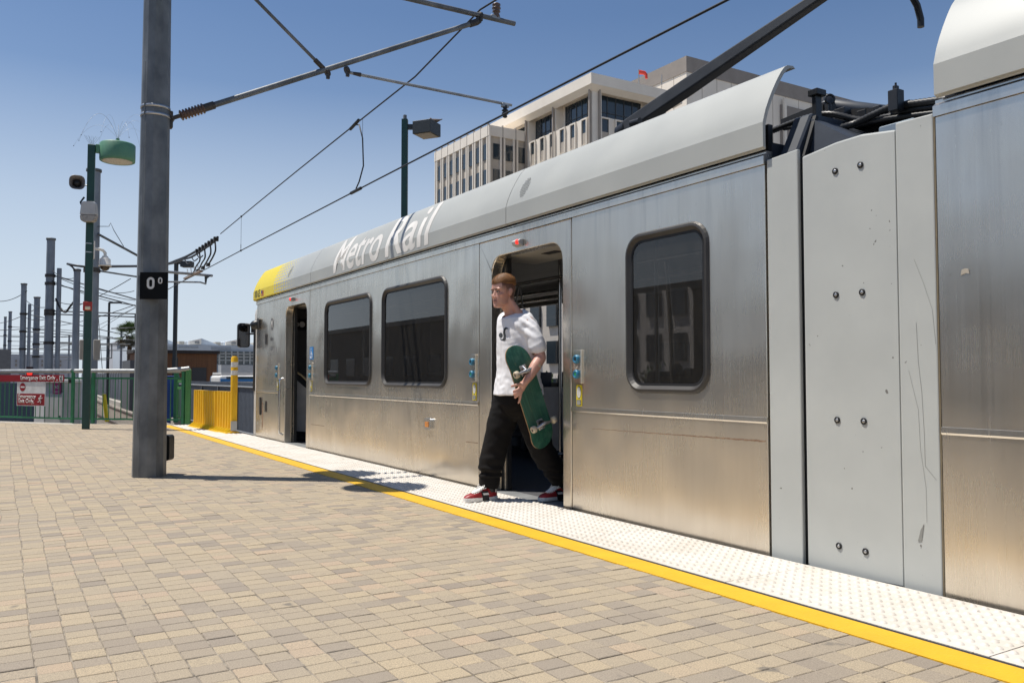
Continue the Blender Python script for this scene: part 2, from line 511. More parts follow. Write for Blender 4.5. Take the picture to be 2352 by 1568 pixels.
def track(xc, y0, y1, bend):
    """ballast bed, ties and two rails following a slow bend"""
    xs = lambda y: xc + bend * max(0.0, y - 20) ** 2
    ys = [y0 + (y1 - y0) * i / 60 for i in range(61)]
    bed = MB()
    rings = []
    for y in ys:
        x = xs(y)
        rings.append([(x - 2.1, y, -1.31), (x - 1.5, y, GZ - 0.16), (x + 1.5, y, GZ - 0.16), (x + 2.1, y, -1.31)])
    for a, b in zip(rings, rings[1:]):
        bed.add(a + b, [(0, 1, 5, 4), (1, 2, 6, 5), (2, 3, 7, 6)])
    t = bed.build('track_bed', M['ballast'], fix=False)
    tag(t, 'ballasted railway track bed', kind='structure')
    for s in (-0.75, 0.75):
        rl = MB()
        prof = [(-0.07, 0), (0.07, 0), (0.07, 0.015), (0.012, 0.03), (0.012, 0.11), (0.037, 0.12), (0.037, 0.155), (-0.037, 0.155), (-0.037, 0.12), (-0.012, 0.11), (-0.012, 0.03), (-0.07, 0.015)]
        rl.rings([[(xs(y) + s + px, y, GZ - 0.155 + pz) for px, pz in prof] for y in ys], smooth=False)
        rl.build('rail', M['rail'], t)
    me = None
    y = y0 + 0.3
    while y < min(y1, 95):
        if me is None:
            k = MB().box((0, 0, 0), (2.5, 0.22, 0.10))
            o = k.build('tie', M['tie'], t); me = o.data
        else:
            o = bpy.data.objects.new('tie', me); link(o, t)
        o.location = (xs(y), y, GZ - 0.19)
        y += 0.68
    return t
track(XC, 16, 130, 0.00035)
track(-2.4, 18, 130, 0.0002)

slab = MB()
poly = [(-1.05, -9)] + [(XP, -9)] + [(x, y) for x, y in reversed(END)]
slab.prism(poly, 2, -1.32, -0.012)
platform = tag(slab.build('platform', M['conc']), 'paved station platform beside the train', kind='structure')
bed = MB().prism([(-0.24, -8.9), (2.724, -8.9), (2.724, end_y(2.7) - 0.25), (1.30, 19.1), (-0.24, 20.9)], 2, -0.0115, -0.0032)
bed.build('joint_sand', M['joint'], platform)

# pavers, laid in straight courses with slightly wandering joints
PW, PD = 0.1085, 0.0915
rng = random.Random(3)
pav = []
row, y, wander = 0, -3.0, 0.0
while y < 21:
    wander = max(-0.02, min(0.02, wander + rng.gauss(0, 0.0022)))
    x = -0.24 - PW / 2 + wander + rng.gauss(0, 0.0012)
    while x < 2.722:
        w_r = PW
        x0, x1 = max(x, -0.24), min(x + w_r, 2.7205)
        if x1 - x0 > 0.02 and (y + PD) < end_y((x0 + x1) / 2) - (0.62 if x1 < 1.35 else 0.3):
            pav.append((x0, x1, y, y + PD))
        x += w_r
    y += PD; row += 1
def paver_geo(w, d):
    g_ = 0.0015
    a, b = w / 2 - g_, d / 2 - g_
    i = 0.0028
    vs = [(sx * a, sy * b, -0.03) for sx, sy in ((-1, -1), (1, -1), (1, 1), (-1, 1))]
    vs += [(sx * a, sy * b, -0.0024) for sx, sy in ((-1, -1), (1, -1), (1, 1), (-1, 1))]
    vs += [(sx * (a - i), sy * (b - i), 0.0) for sx, sy in ((-1, -1), (1, -1), (1, 1), (-1, 1))]
    fs = [(8, 9, 10, 11)]
    for k in range(4):
        l = (k + 1) % 4
        fs += [(4 + k, 4 + l, 8 + l, 8 + k), (k, l, 4 + l, 4 + k)]
    return vs, fs
def seen(p):
    u, v, d = proj(p)
    return (0 <= u <= 2352 and 0 <= v <= 1568 and d > 0), d
rank = []
for i, (x0, x1, y0, y1) in enumerate(pav):
    if abs(x1 - x0 - PW) > 0.001: continue
    ok, d = seen(((x0 + x1) / 2, (y0 + y1) / 2, 0))
    if ok: rank.append((d, i))
near = set(i for d, i in sorted(rank)[:300])
single = {}
V, Fc, tone = [], [], []
for i, (x0, x1, y0, y1) in enumerate(pav):
    cx, cy, w, d = (x0 + x1) / 2, (y0 + y1) / 2, x1 - x0, y1 - y0
    tx, ty, hz = rng.gauss(0, 0.006), rng.gauss(0, 0.006), rng.gauss(0, 0.0008)
    if i in near:
        kw = round(w, 3)
        if kw not in single:
            mb = MB(); vs, fs = paver_geo(w, PD); mb.add(vs, fs)
            o = mb.build('paver', M['paver1'], platform, fix=False); single[kw] = o.data
        else:
            o = bpy.data.objects.new('paver', single[kw]); link(o, platform)
        o.location = (cx + rng.gauss(0, 0.0007), cy + rng.gauss(0, 0.0007), hz)
        k_s = rng.uniform(0.968, 1.004); o.scale = (k_s, rng.uniform(0.968, 1.004), 1)
        o.rotation_euler = (tx, ty, rng.gauss(0, 0.006))
    else:
        vs, fs = paver_geo(w * rng.uniform(0.972, 1.004), d * rng.uniform(0.972, 1.004))
        b = len(V); q = rng.gauss(0, 0.006); cq, sq = math.cos(q), math.sin(q)
        V += [(cx + vx * cq - vy * sq, cy + vx * sq + vy * cq, vz + hz + vx * ty + vy * tx) for vx, vy, vz in vs]
        Fc += [tuple(k + b for k in f) for f in fs]
        tone += [min(1, max(0, rng.gauss(0.54, 0.33)))] * len(fs)
me = bpy.data.meshes.new('paving')
me.from_pydata(V, [], Fc)
at = me.attributes.new('tone', 'FLOAT', 'FACE')
at.data.foreach_set('value', tone)
me.materials.append(M['paver'])
tag(link(bpy.data.objects.new('paving', me), platform), kind='stuff')

# concrete border at the end, yellow line, dark joint strip, tactile tiles on both edges
b = MB().prism([(-0.24, 20.62), (1.30, 18.95), (1.30, 19.45), (0.07, 21.15), (-0.24, 21.6)], 2, -0.011, -0.003)
b.build('concrete_border', M['conc'], platform)
def wavy_strip(x0, x1, z, amp, y0, y1, n):
    mb = MB()
    a = []
    for i in range(n + 1):
        y = y0 + (y1 - y0) * i / n
        a.append((x0 + amp * mnoise.noise((0, y * 2.3, 1.0)), y)); 
    bb = [(x1 + amp * 0.35 * mnoise.noise((5, y * 1.1, 4.0)), y) for _, y in a]
    vs = [(p[0], p[1], z) for p in a] + [(p[0], p[1], z) for p in bb]
    m = n + 1
    vs += [(p[0], p[1], z - 0.01) for p in vs]
    fs = [(i, m + i, m + i + 1, i + 1) for i in range(n)]
    fs += [(i, i + 1, 2 * m + i + 1, 2 * m + i) for i in range(n)] + [(m + i + 1, m + i, 3 * m + i, 3 * m + i + 1) for i in range(n)]
    return mb.add(vs, fs)
wavy_strip(2.722, 2.881, 0.0032, 0.006, -8.8, 17.6, 420).build('yellow_line', M['yellowline'], platform)
wavy_strip(2.882, 2.9055, 0.0012, 0.004, -8.8, 17.6, 300).build('dark_joint', M['black'], platform)
wavy_strip(-0.405, -0.245, 0.0045, 0.006, -8.8, 20.6, 300).build('yellow_line', M['yellowline'], platform)
def tactile_mesh(L):
    mb = MB()
    W = 0.617
    mb.box((W / 2, L / 2, -0.006), (W - 0.003, L - 0.004, 0.02))
    nx, ny = 9, int(round(L / 0.0508))
    for i in range(nx):
        for j in range(ny):
            cx, cy = 0.045 + i * 0.066, (j + 0.5) * L / ny
            n = 8
            r0, r1, h = 0.0165, 0.0090, 0.0080
            vs = [(cx + r0 * math.cos(2 * math.pi * k / n), cy + r0 * math.sin(2 * math.pi * k / n), 0.0039) for k in range(n)]
            vs += [(cx + r1 * math.cos(2 * math.pi * k / n), cy + r1 * math.sin(2 * math.pi * k / n), 0.004 + h) for k in range(n)]
            mb.add(vs, [(k, (k + 1) % n, n + (k + 1) % n, n + k) for k in range(n)] + [tuple(range(n, 2 * n))], True)
    return mb
TL = 1.2192
tm = None
for sx, x0 in ((1, 2.905), (-1, -0.42)):
    for k in range(-4, 18):
        y0 = 1.62 + TL * (k - 1) if sx == 1 else 0.4 + TL * k
        if y0 < -8.9 or y0 + TL > (17.55 if sx == 1 else 21.4): continue
        if tm is None:
            o = tactile_mesh(TL).build('tactile_tile', M['tactile'], platform, fix=False); tm = o.data
        else:
            o = bpy.data.objects.new('tactile_tile', tm); link(o, platform)
        o.location = (x0 if sx == 1 else x0 - 0.617, y0, 0)
        o.rotation_euler = (rng.gauss(0, 0.0006), rng.gauss(0, 0.001), 0)

# ------------------------------------------------------------------ the train
XB, XF = 3.56, 6.20                     # near and far side
train = thing('light_rail_train', 'silver light rail train stopped at the platform with its doors open', 'train', (XC, 5, GZ))
train_inv = Matrix.Translation((-XC, -5, -GZ))
def tp(o):
    """hang a mesh built in place on the train"""
    o.parent = train
    o.matrix_parent_inverse = train_inv
    return o
def TB(mb, name, m, bevel=0.0, seg=1, parent=None):
    o = mb.build(name, m, None, bevel, seg)
    if parent is None: return tp(o)
    o.parent = parent
    return o
ZT = 2.122                              # top of the steel side
ZB = -0.75
SEAM = 0.003
W1, W2, W3 = (8.84, 10.40, 0.855, 1.905), (6.975, 8.515, 0.855, 1.905), (3.59, 4.338, 0.864, 1.885)
D1, D2 = (11.15, 12.15), (5.087, 6.138)
DZ = 1.968
def side(y0, y1, holes, name):
    out = [(y0 + SEAM, ZB), (y1 - SEAM, ZB), (y1 - SEAM, ZT), (y0 + SEAM, ZT)]
    return TB(plate(MB(), out, holes, XB, XB + 0.07), name, M['steel'], 0.0025)
def win_hole(w): return rr(w[0], w[1], w[2], w[3], 0.135, 7)
side(3.152, 4.972, [win_hole(W3)], 'side_panel')
side(6.36, 11.02, [win_hole(W1), win_hole(W2)], 'side_panel')
side(12.42, 13.76, [], 'cab_side_panel')
def portal(y0, y1, d):
    """door surround with a rounded opening, a little proud"""
    b0, b1 = d
    hole = rr(b0, b1, -0.02, DZ, [0, 0, 0.15, 0.15], 8)
    lo = [(y0 + SEAM, ZB), (y1 - SEAM, ZB), (y1 - SEAM, ZT), (y0 + SEAM, ZT)]
    o = TB(plate(MB(), lo, [hole], XB - 0.004, XB + 0.10), 'door_surround', M['steel'], 0.01, 2)
    # sill
    TB(MB().b2((XP + 0.012, b0 + 0.01, -0.06), (XB + 0.16, b1 - 0.01, -0.004)), 'door_sill', M['galvlight'], 0.004)
    return o
portal(4.978, 6.354, D2)
portal(11.026, 12.414, D1)
# dark backing in the seams
for y in (4.975, 6.357, 11.023, 12.417):
    TB(MB().b2((XB + 0.02, y - 0.01, ZB), (XB + 0.05, y + 0.01, ZT)), 'seam', M['black'])
TB(MB().b2((XB + 0.02, 3.149, ZB), (XB + 0.05, 3.158, ZT)), 'seam', M['seal'])
# belt strips, cant rail, black shade strip in the recess above
for y0, y1 in ((3.155, 4.968), (6.364, 11.016), (12.424, 13.755)):
    mb = MB()
    prof = [(XB + 0.002, 0.738), (XB - 0.007, 0.736), (XB - 0.008, 0.712), (XB - 0.002, 0.703), (XB + 0.002, 0.703)]
    mb.rings([[(px, y0, pz) for px, pz in prof], [(px, y1, pz) for px, pz in prof]], smooth=False)
    TB(mb, 'belt_rail', M['steel'])
for y0, y1 in ((3.152, 13.80), (-10.0, 2.176)):
    mb = MB()
    prof = [(XB + 0.06, ZT + 0.001), (XB - 0.010, ZT + 0.001), (XB - 0.010, 2.170), (XB + 0.012, 2.186), (XB + 0.012, 2.20), (XB + 0.06, 2.20)]
    mb.rings([[(px, y0, pz) for px, pz in prof], [(px, y1, pz) for px, pz in prof]], smooth=False)
    TB(mb, 'cant_rail', M['steel'])
    TB(MB().b2((XB + 0.055, y0 + 0.02, 2.19), (XB + 0.09, y1 - 0.02, 2.36)), 'recess_shade', M['blacksatin'])  # black strip standing in for the shade under the fairing overhang
# windows
def window(w, pane_mat=None):
    ro, ri = 0.135, 0.10
    o_, m_, i_ = rr(*w, ro + 0.0, 7), rr(w[0] + 0.014, w[1] - 0.014, w[2] + 0.014, w[3] - 0.014, ro - 0.014, 7), rr(w[0] + 0.038, w[1] - 0.038, w[2] + 0.038, w[3] - 0.038, ri, 7)
    oo = rr(w[0] - 0.012, w[1] + 0.012, w[2] - 0.012, w[3] + 0.012, ro + 0.012, 7)
    mb = MB()
    rings = [[(XB - 0.001, p[0], p[1]) for p in oo], [(XB - 0.016, p[0], p[1]) for p in o_], [(XB - 0.019, p[0], p[1]) for p in m_], [(XB + 0.006, p[0], p[1]) for p in i_], [(XB + 0.05, p[0], p[1]) for p in i_], [(XB + 0.05, p[0], p[1]) for p in o_]]
    mb.rings(rings, cap=False, smooth=False)
    fr = TB(mb, 'window_frame', M['gasket'])
    pn = plate(MB(), rr(w[0] + 0.036, w[1] - 0.036, w[2] + 0.036, w[3] - 0.036, ri, 7), [], XB + 0.008, XB + 0.014)
    TB(pn, 'window_pane', pane_mat or M['glass'], parent=fr)
    gk = MB()
    j_ = rr(w[0] + 0.052, w[1] - 0.052, w[2] + 0.052, w[3] - 0.052, ri - 0.012, 7)
    gk.rings([[(XB + 0.0035, p[0], p[1]) for p in i_], [(XB + 0.004, p[0], p[1]) for p in j_]], cap=False, smooth=False)
    TB(gk, 'window_gasket', M['black'], parent=fr)
    return fr
for w in (W1, W2, W3): window(w)

# roof fairing: one section outline, cut into panels
SH = [(3.545, 2.207), (3.529, 2.213), (3.529, 2.350), (3.540, 2.386), (3.553, 2.426), (3.579, 2.484), (3.609, 2.541), (3.638, 2.591), (3.662, 2.629), (3.686, 2.662), (3.712, 2.690), (3.735, 2.703), (3.78, 2.708)]
def fairing_section(shift=0.0):
    inner = [(x + 0.02 + shift, z - 0.012) for x, z in reversed(SH[1:])]
    return [(x + shift, z) for x, z in SH] + inner
def fairing(y0, y1, m, mirror=False):
    mb = MB()
    sec = fairing_section()
    if mirror: sec = [(XB + XF - x, z) for x, z in sec]
    mb.rings([[(x, y0, z) for x, z in sec], [(x, y1, z) for x, z in sec]], smooth=True)
    o = TB(mb, 'roof_fairing', m)
    o.data.set_sharp_from_angle(angle=R(15))
    return o
def front_fairing_mat():
    m, nt, b, L = base_mat('grey_fairing_with_yellow_front')
    g_ = nt.nodes.new('ShaderNodeNewGeometry')
    s = nt.nodes.new('ShaderNodeSeparateXYZ')
    L.new(g_.outputs['Position'], s.inputs[0])
    Y, Z = s.outputs[1], s.outputs[2]
    edge = mth(nt, 'MULTIPLY_ADD', Z, 0.30, 12.05)               # slanting limit of the solid yellow
    solid = mth(nt, 'GREATER_THAN', Y, edge)
    step = 0.115
    a = mth(nt, 'SUBTRACT', mth(nt, 'FRACT', mth(nt, 'DIVIDE', mth(nt, 'SUBTRACT', Y, mth(nt, 'MULTIPLY', Z, 0.30)), step)), 0.5)
    c = mth(nt, 'SUBTRACT', mth(nt, 'FRACT', mth(nt, 'DIVIDE', Z, 0.052)), 0.5)
    a2 = mth(nt, 'MULTIPLY', mth(nt, 'MULTIPLY', a, a), 1.0)
    rad = mth(nt, 'SQRT', mth(nt, 'ADD', a2, mth(nt, 'MULTIPLY', c, c)))
    lim = mth(nt, 'MULTIPLY_ADD', mth(nt, 'SUBTRACT', edge, Y), -0.42, 0.50)
    dots = mth(nt, 'LESS_THAN', rad, lim)
    fac = mth(nt, 'MAXIMUM', solid, dots)
    n = nz(nt, wpos(nt), 1.5, 4)
    grey = ramp(nt, n, [(0.35, (0.385, 0.395, 0.375)), (0.68, (0.43, 0.44, 0.415))])
    L.new(mixc(nt, fac, grey, (0.76, 0.60, 0.02)), b.inputs['Base Color'])
    b.inputs['Roughness'].default_value = 0.4
    return m
M['fairfront'] = front_fairing_mat()
J = [3.135, 5.855, 8.30, 10.93, 13.86]
J[2] = U(890, 592, x=3.529).y
for i, (a, c) in enumerate(zip(J, J[1:])):
    fairing(a + (0.004 if i else 0), c - 0.004, M['shroud'] if i < 3 else M['fairfront'])
    if i:
        jb = MB(); sec = [(x + 0.021, z - 0.004) for x, z in SH[1:]] + [(x + 0.03, z - 0.01) for x, z in reversed(SH[1:])]
        jb.rings([[(x, a - 0.02, z) for x, z in sec], [(x, a + 0.02, z) for x, z in sec]], smooth=False)
        TB(jb, 'joint_backing', M['black'])
fairing(-9.9, 2.155, M['shroud'])
fairing(3.135, 13.86, M['shroud'], True)
fairing(-9.9, 2.155, M['shroud'], True)
# roof deck under the fairings
TB(MB().b2((XB + 0.08, 3.17, 2.13), (XF - 0.08, 13.75, 2.26)), 'roof_deck', M['darkblue'])
TB(MB().b2((XB + 0.08, -9.9, 2.13), (XF - 0.08, 2.16, 2.26)), 'roof_deck', M['darkblue'])
# lettering on the fairing
_al = [0.0]
_pp = SH[1:]
for (a, b_) in zip(_pp, _pp[1:]): _al.append(_al[-1] + math.hypot(b_[0] - a[0], b_[1] - a[1]))
def fair_pt(t):
    t = max(0, min(_al[-1], t))
    for i in range(len(_al) - 1):
        if t <= _al[i + 1] + 1e-9:
            k = (t - _al[i]) / (_al[i + 1] - _al[i])
            a, b_ = _pp[i], _pp[i + 1]
            nx, nzv = -(b_[1] - a[1]), (b_[0] - a[0])
            l = math.hypot(nx, nzv)
            return a[0] + (b_[0] - a[0]) * k + nx / l * 0.0022, a[1] + (b_[1] - a[1]) * k + nzv / l * 0.0022
def fairing_text(s, y0, t0, height, length, m, name, off=0.0):
    me = text_data(s, 1.0, off)
    xs_ = [v.co.x for v in me.vertices]; ys_ = [v.co.y for v in me.vertices]
    kx, ky = length / (max(xs_) - min(xs_)), height / (max(ys_) - 0)
    bm = bmesh.new(); bm.from_mesh(me)
    for v in bm.verts: v.co = Vector(((v.co.x - min(xs_)) * kx, v.co.y * ky + t0, 0))
    for t in _al[1:-1]:
        bmesh.ops.bisect_plane(bm, geom=bm.verts[:] + bm.edges[:] + bm.faces[:], plane_co=(0, t, 0), plane_no=(0, 1, 0))
    for v in bm.verts:
        x, z = fair_pt(v.co.y)
        v.co = Vector((x, y0 - v.co.x, z))
    bm.to_mesh(me); bm.free()
    me.name = name; me.materials.clear(); me.materials.append(m)
    return tp(link(bpy.data.objects.new(name, me)))
y_m, y_l = U(766, 624, x=3.529).y, U(984, 557, x=3.529).y
ln_ = y_m - y_l
fairing_text('Metro', y_m, 0.035, 0.475 * 0.985, ln_ * 0.545, M['letter'], 'lettering', 0.012)
fairing_text('Rail', y_m - ln_ * 0.605, 0.035, 0.475 * 1.01, ln_ * 0.395, M['letter'], 'lettering', 0.012)
for k_, ch_ in enumerate('1165'):
    fairing_text(ch_, 13.79 - 0.085 * k_, 0.02, 0.115, 0.042 if ch_ == '1' else 0.068, M['ink'], 'number_digit', 0.012)
# small flag decal
fl = MB(); 
for k in range(5):
    x0, z0 = fair_pt(0.022 + k * 0.018); x1, z1 = fair_pt(0.022 + k * 0.018 + 0.010)
    fl.add([(x0, 13.40, z0), (x0, 13.26, z0), (x1, 13.26, z1), (x1, 13.40, z1)], [(0, 1, 2, 3)])
TB(fl, 'flag_decal_stripes', mat('flag_red', (0.5, 0.04, 0.05), 0.5))
x0, z0 = fair_pt(0.062); x1, z1 = fair_pt(0.112)
TB(MB().add([(x0 - 0.001, 13.40, z0), (x0 - 0.001, 13.34, z0), (x1 - 0.001, 13.34, z1), (x1 - 0.001, 13.40, z1)], [(0, 1, 2, 3)]), 'flag_decal_canton', mat('flag_blue', (0.03, 0.05, 0.25), 0.5))
# vent grilles punched in the fairing: rows of dark holes in an oval
def vent(yc, tc):
    mb = MB()
    for i in range(-5, 6):
        for j in range(-3, 4):
            if (i / 5.4) ** 2 + (j / 3.3) ** 2 > 1: continue
            x, z = fair_pt(tc + i * 0.0165)
            y = yc + j * 0.017
            d = 0.003
            mb.add([(x - 0.0002, y - d, z), (x - 0.0002, y + d, z), (x + 0.004, y + d, z + 0.010), (x + 0.004, y - d, z + 0.010)], [(0, 1, 2, 3)])
    return TB(mb, 'vent_holes', M['black'])
p = U(1212, 422, x=3.60)
vent(p.y, 0.27)
vent(12.0, 0.27)

# second car body
sd = [(2.176 - 0.004, ZB), (-9.9, ZB), (-9.9, ZT), (2.172, ZT)]
TB(plate(MB(), sd, [], XB, XB + 0.07), 'side_panel', M['steel'], 0.0025)
mb = MB()
prof = [(XB + 0.002, 0.738), (XB - 0.007, 0.736), (XB - 0.008, 0.712), (XB - 0.002, 0.703), (XB + 0.002, 0.703)]
mb.rings([[(px, -9.9, pz) for px, pz in prof], [(px, 2.17, pz) for px, pz in prof]], smooth=False)
TB(mb, 'belt_rail', M['steel'])
p = U(2217, 625, x=XB)
tpv = MB()
tpv.prism([(p.y + 0.019, p.z - 0.012), (p.y + 0.014, p.z + 0.012), (p.y - 0.002, p.z + 0.016), (p.y - 0.016, p.z + 0.011), (p.y - 0.019, p.z - 0.009), (p.y - 0.003, p.z - 0.004)], 0, XB - 0.003, XB + 0.001)
TB(tpv, 'tape_patch', mat('torn_tan_tape', (0.5, 0.45, 0.37), 0.7))
# articulation: narrow panel, dark gap, wide bolted panel, corner panel
def panel(pts, x0, x1, name, m, bevel=0.006):
    return TB(MB().prism(pts, 0, x0, x1), name, m, bevel, 2)
panel([(3.143, ZB), (2.935, ZB), (2.935, 2.158), (3.143, 2.145)], XB + 0.004, XB + 0.03, 'articulation_panel', M['artic'])
TB(MB().b2((XB + 0.03, 2.900, ZB), (XB + 0.05, 2.936, 2.12)), 'panel_edge_trim', M['blacksatin'])
TB(MB().b2((XB + 0.10, 2.2, ZB), (XB + 0.16, 3.12, 2.05)), 'bellows', M['black'])
panel([(2.905, -0.03), (2.37, -0.012), (2.37, 2.118), (2.551, 2.141), (2.70, 2.137), (2.905, 2.110)], XB + 0.002, XB + 0.03, 'articulation_panel', M['artic'], 0.01)
panel([(2.366, ZB), (2.181, ZB), (2.181, 2.143), (2.366, 2.146)], XB - 0.002, XB + 0.028, 'articulation_panel', M['artic'])
TB(MB().b2((XB + 0.0, 2.173, ZB), (XB + 0.02, 2.180, 2.14)), 'seam', M['seal'])
for (u, v) in ((1918, 393), (1976, 379), (1920, 677), (1980, 671), (1923, 964), (1984, 967), (1927, 1253), (1988, 1266)):
    q = U(u, v, x=XB)
    r_ = MB().lathe([(0.0165, 0), (0.0165, 0.0045), (0.012, 0.0045)], (XB + 0.002, q.y, q.z), (-1, 0, 0), 18)
    rg = TB(r_, 'bolt_collar', M['black'])
    h_ = MB().lathe([(0.0078, 0), (0.0078, 0.006), (0.0068, 0.007), (0.001, 0.007)], (XB + 0.001, q.y - 0.001, q.z), (-1, 0, 0), 14)
    TB(h_, 'bolt_head', M['band'], parent=rg)
# scratches and scuffs on the corner panel, rust run along the lower side
def scratch(pts, w, m, name, x):
    mb = MB()
    for a, c in zip(pts, pts[1:]):
        d = Vector((0, c[0] - a[0], c[1] - a[1])); n_ = Vector((0, -d.z, d.y)).normalized() * w / 2
        A, C_ = Vector((x, a[0], a[1])), Vector((x, c[0], c[1]))
        mb.add([A - n_, A + n_, C_ + n_, C_ - n_], [(0, 1, 2, 3)])
    return TB(mb, name, m)
scr = mat('scratch_grey', (0.27, 0.27, 0.25), 0.6)
def yz(pts, x=XB): return [(U(u, v, x=x).y, U(u, v, x=x).z) for u, v in pts]
scratch(yz([(2100, 595), (2122, 650), (2142, 710), (2150, 790)]), 0.0015, scr, 'scratch', XB - 0.003)
scratch(yz([(2105, 740), (2110, 830), (2118, 900), (2124, 1000), (2126, 1070), (2152, 1102)]), 0.0016, scr, 'scratch', XB - 0.003)
scratch(yz([(2088, 850), (2110, 940), (2115, 1030), (2128, 1120), (2130, 1200)]), 0.0013, scr, 'scratch', XB - 0.003)
sc = MB()
q = U(2118, 1228, x=XB)
sc.prism([(q.y + 0.018, q.z - 0.03), (q.y + 0.004, q.z + 0.022), (q.y - 0.012, q.z + 0.05), (q.y - 0.006, q.z + 0.012), (q.y - 0.0, q.z - 0.026)], 0, XB - 0.0045, XB - 0.0015)
TB(sc, 'scuff_mark', scr)
pts = []
for k in range(60):
    u = 1360 + (1759 - 1360) * k / 59
    v = 984 + (1013 - 984) * k / 59 + 1.3 * mnoise.noise((k * 0.6, 0, 0))
    q = U(u, v, x=XB); pts.append((q.y, q.z))
mb = MB()
for k, (a, c) in enumerate(zip(pts, pts[1:])):
    w = (0.0012 + 0.0034 * (k / 60)) * (1 + 0.6 * mnoise.noise((k * 0.9, 3, 0)))
    mb.add([(XB - 0.001, a[0], a[1] - w), (XB - 0.001, a[0], a[1] + w), (XB - 0.001, c[0], c[1] + w), (XB - 0.001, c[0], c[1] - w)], [(0, 1, 2, 3)])
TB(mb, 'rust_streak', M['rust'])
for a, c in (((1070, 1014), (1098, 1017)), ((715, 974), (745, 978))):
    A, C_ = U(*a, x=XB), U(*c, x=XB)
    TB(MB().add([(XB - 0.001, A.y, A.z - 0.003), (XB - 0.001, A.y, A.z + 0.003), (XB - 0.001, C_.y, C_.z + 0.003), (XB - 0.001, C_.y, C_.z - 0.003)], [(0, 1, 2, 3)]), 'rust_streak', M['rust'])

# door furniture
def button_panel(u, v, h=0.24, w=0.085):
    q = U(u, v, x=XB)
    p_ = TB(MB().b2((XB - 0.014, q.y - w / 2, q.z - h / 2), (XB + 0.002, q.y + w / 2, q.z + h / 2)), 'button_plate', M['steel'], 0.003)
    for k, s in enumerate((1, -1)):
        zc = q.z + s * h * 0.225
        bt = MB().lathe([(0.032, 0), (0.032, 0.012), (0.026, 0.022), (0.018, 0.023), (0.0165, 0.014), (0.001, 0.013)], (XB - 0.014, q.y + 0.004, zc), (-1, 0, 0), 24)
        o = TB(bt, 'push_button', M['buttonblue'], parent=p_)
        c = MB().lathe([(0.0125, 0), (0.0125, 0.003), (0.009, 0.005), (0.001, 0.005)], (XB - 0.0275, q.y + 0.004, zc), (-1, 0, 0), 16)
        TB(c, 'button_face', M['black'] if k == 0 else M['buttongreen'], parent=p_)
def yellow_sticker(u, v, w=0.062, h=0.15):
    q = U(u, v, x=XB)
    X = XB - 0.0045
    s_ = TB(MB().prism(rr(q.y - w / 2, q.y + w / 2, q.z - h / 2, q.z + h / 2, 0.005, 3), 0, X, XB + 0.002), 'door_sticker', M['stickyellow'])
    ell = lambda ry, rz: [(q.y + ry * math.cos(t), q.z + 0.022 + rz * math.sin(t)) for t in [2 * math.pi * k / 24 for k in range(24)]]
    TB(MB().prism(ell(0.026, 0.045), 0, X - 0.001, X + 0.001), 'ring', M['ink'], parent=s_)
    TB(MB().prism(ell(0.0225, 0.040), 0, X - 0.002, X + 0.0), 'disc', M['signwhite'], parent=s_)
    TB(MB().b2((X - 0.001, q.y - 0.025, q.z - 0.069), (X + 0.001, q.y + 0.025, q.z - 0.030)), 'caption', M['ink'], parent=s_)
    cl = MB()
    for k in range(4): cl.b2((X - 0.002, q.y - 0.022 + (0.004 * (k % 2)), q.z - 0.038 - k * 0.009), (X - 0.0005, q.y + 0.022, q.z - 0.0345 - k * 0.009))
    TB(cl, 'caption_lines', M['signwhite'], parent=s_)
    hd = MB()
    hd.prism([(q.y - 0.006, q.z + 0.0), (q.y + 0.008, q.z + 0.0), (q.y + 0.010, q.z + 0.03), (q.y + 0.002, q.z + 0.045), (q.y - 0.006, q.z + 0.04)], 0, X - 0.0028, X - 0.001)
    TB(hd, 'pictogram', mat('pale_grey_print', (0.55, 0.53, 0.5), 0.5), parent=s_)
button_panel(1089, 845); button_panel(1330, 842); button_panel(638, 853); button_panel(715, 853)
yellow_sticker(1090.5, 899); yellow_sticker(1331, 908); yellow_sticker(638, 884); yellow_sticker(715, 885)
q = U(716, 811, x=XB)
ws = TB(MB().prism(rr(q.y - 0.075, q.y + 0.075, q.z - 0.085, q.z + 0.085, 0.006, 3), 0, XB - 0.004, XB + 0.002), 'wheelchair_sticker', M['stickblue'])
wc = MB()
X = XB - 0.0052
ring = [Vector((X, q.y + 0.004 - 0.036 * math.cos(t), q.z - 0.03 + 0.036 * math.sin(t))) for t in [R(-160 + 250 * k / 14) - R(60) for k in range(15)]]
wc.tube(ring, 0.005, 6)
wc.tube([(X, q.y + 0.012, q.z + 0.035), (X, q.y + 0.010, q.z - 0.002), (X, q.y - 0.022, q.z - 0.004), (X, q.y - 0.035, q.z - 0.05), (X, q.y - 0.05, q.z - 0.046)], 0.0055, 6)
wc.tube([(X, q.y + 0.011, q.z + 0.018), (X, q.y - 0.016, q.z + 0.016)], 0.005, 6)
wc.lathe([(0.011, 0), (0.011, 0.002)], (X, q.y + 0.012, q.z + 0.055), (-1, 0, 0), 14)
TB(wc, 'wheelchair_symbol', M['white'], parent=ws)
for (u, v) in ((1194.6, 558.8), (673, 688)):
    q = U(u, v, x=XB)
    hs = MB().prism([(XB - 0.002, q.z - 0.03), (XB - 0.045, q.z - 0.012), (XB - 0.052, q.z + 0.014), (XB - 0.03, q.z + 0.028), (XB - 0.002, q.z + 0.028)], 1, q.y - 0.055, q.y + 0.055)
    o = TB(hs, 'door_lamp', M['plasticgrey'], 0.006, 2)
    TB(MB().sphere((XB - 0.045, q.y - 0.028, q.z + 0.004), 0.021, 14, 8, (0.8, 1, 1)), 'lamp_lens', M['redlamp'], parent=o)
q = U(985.6, 973.5, x=XB)
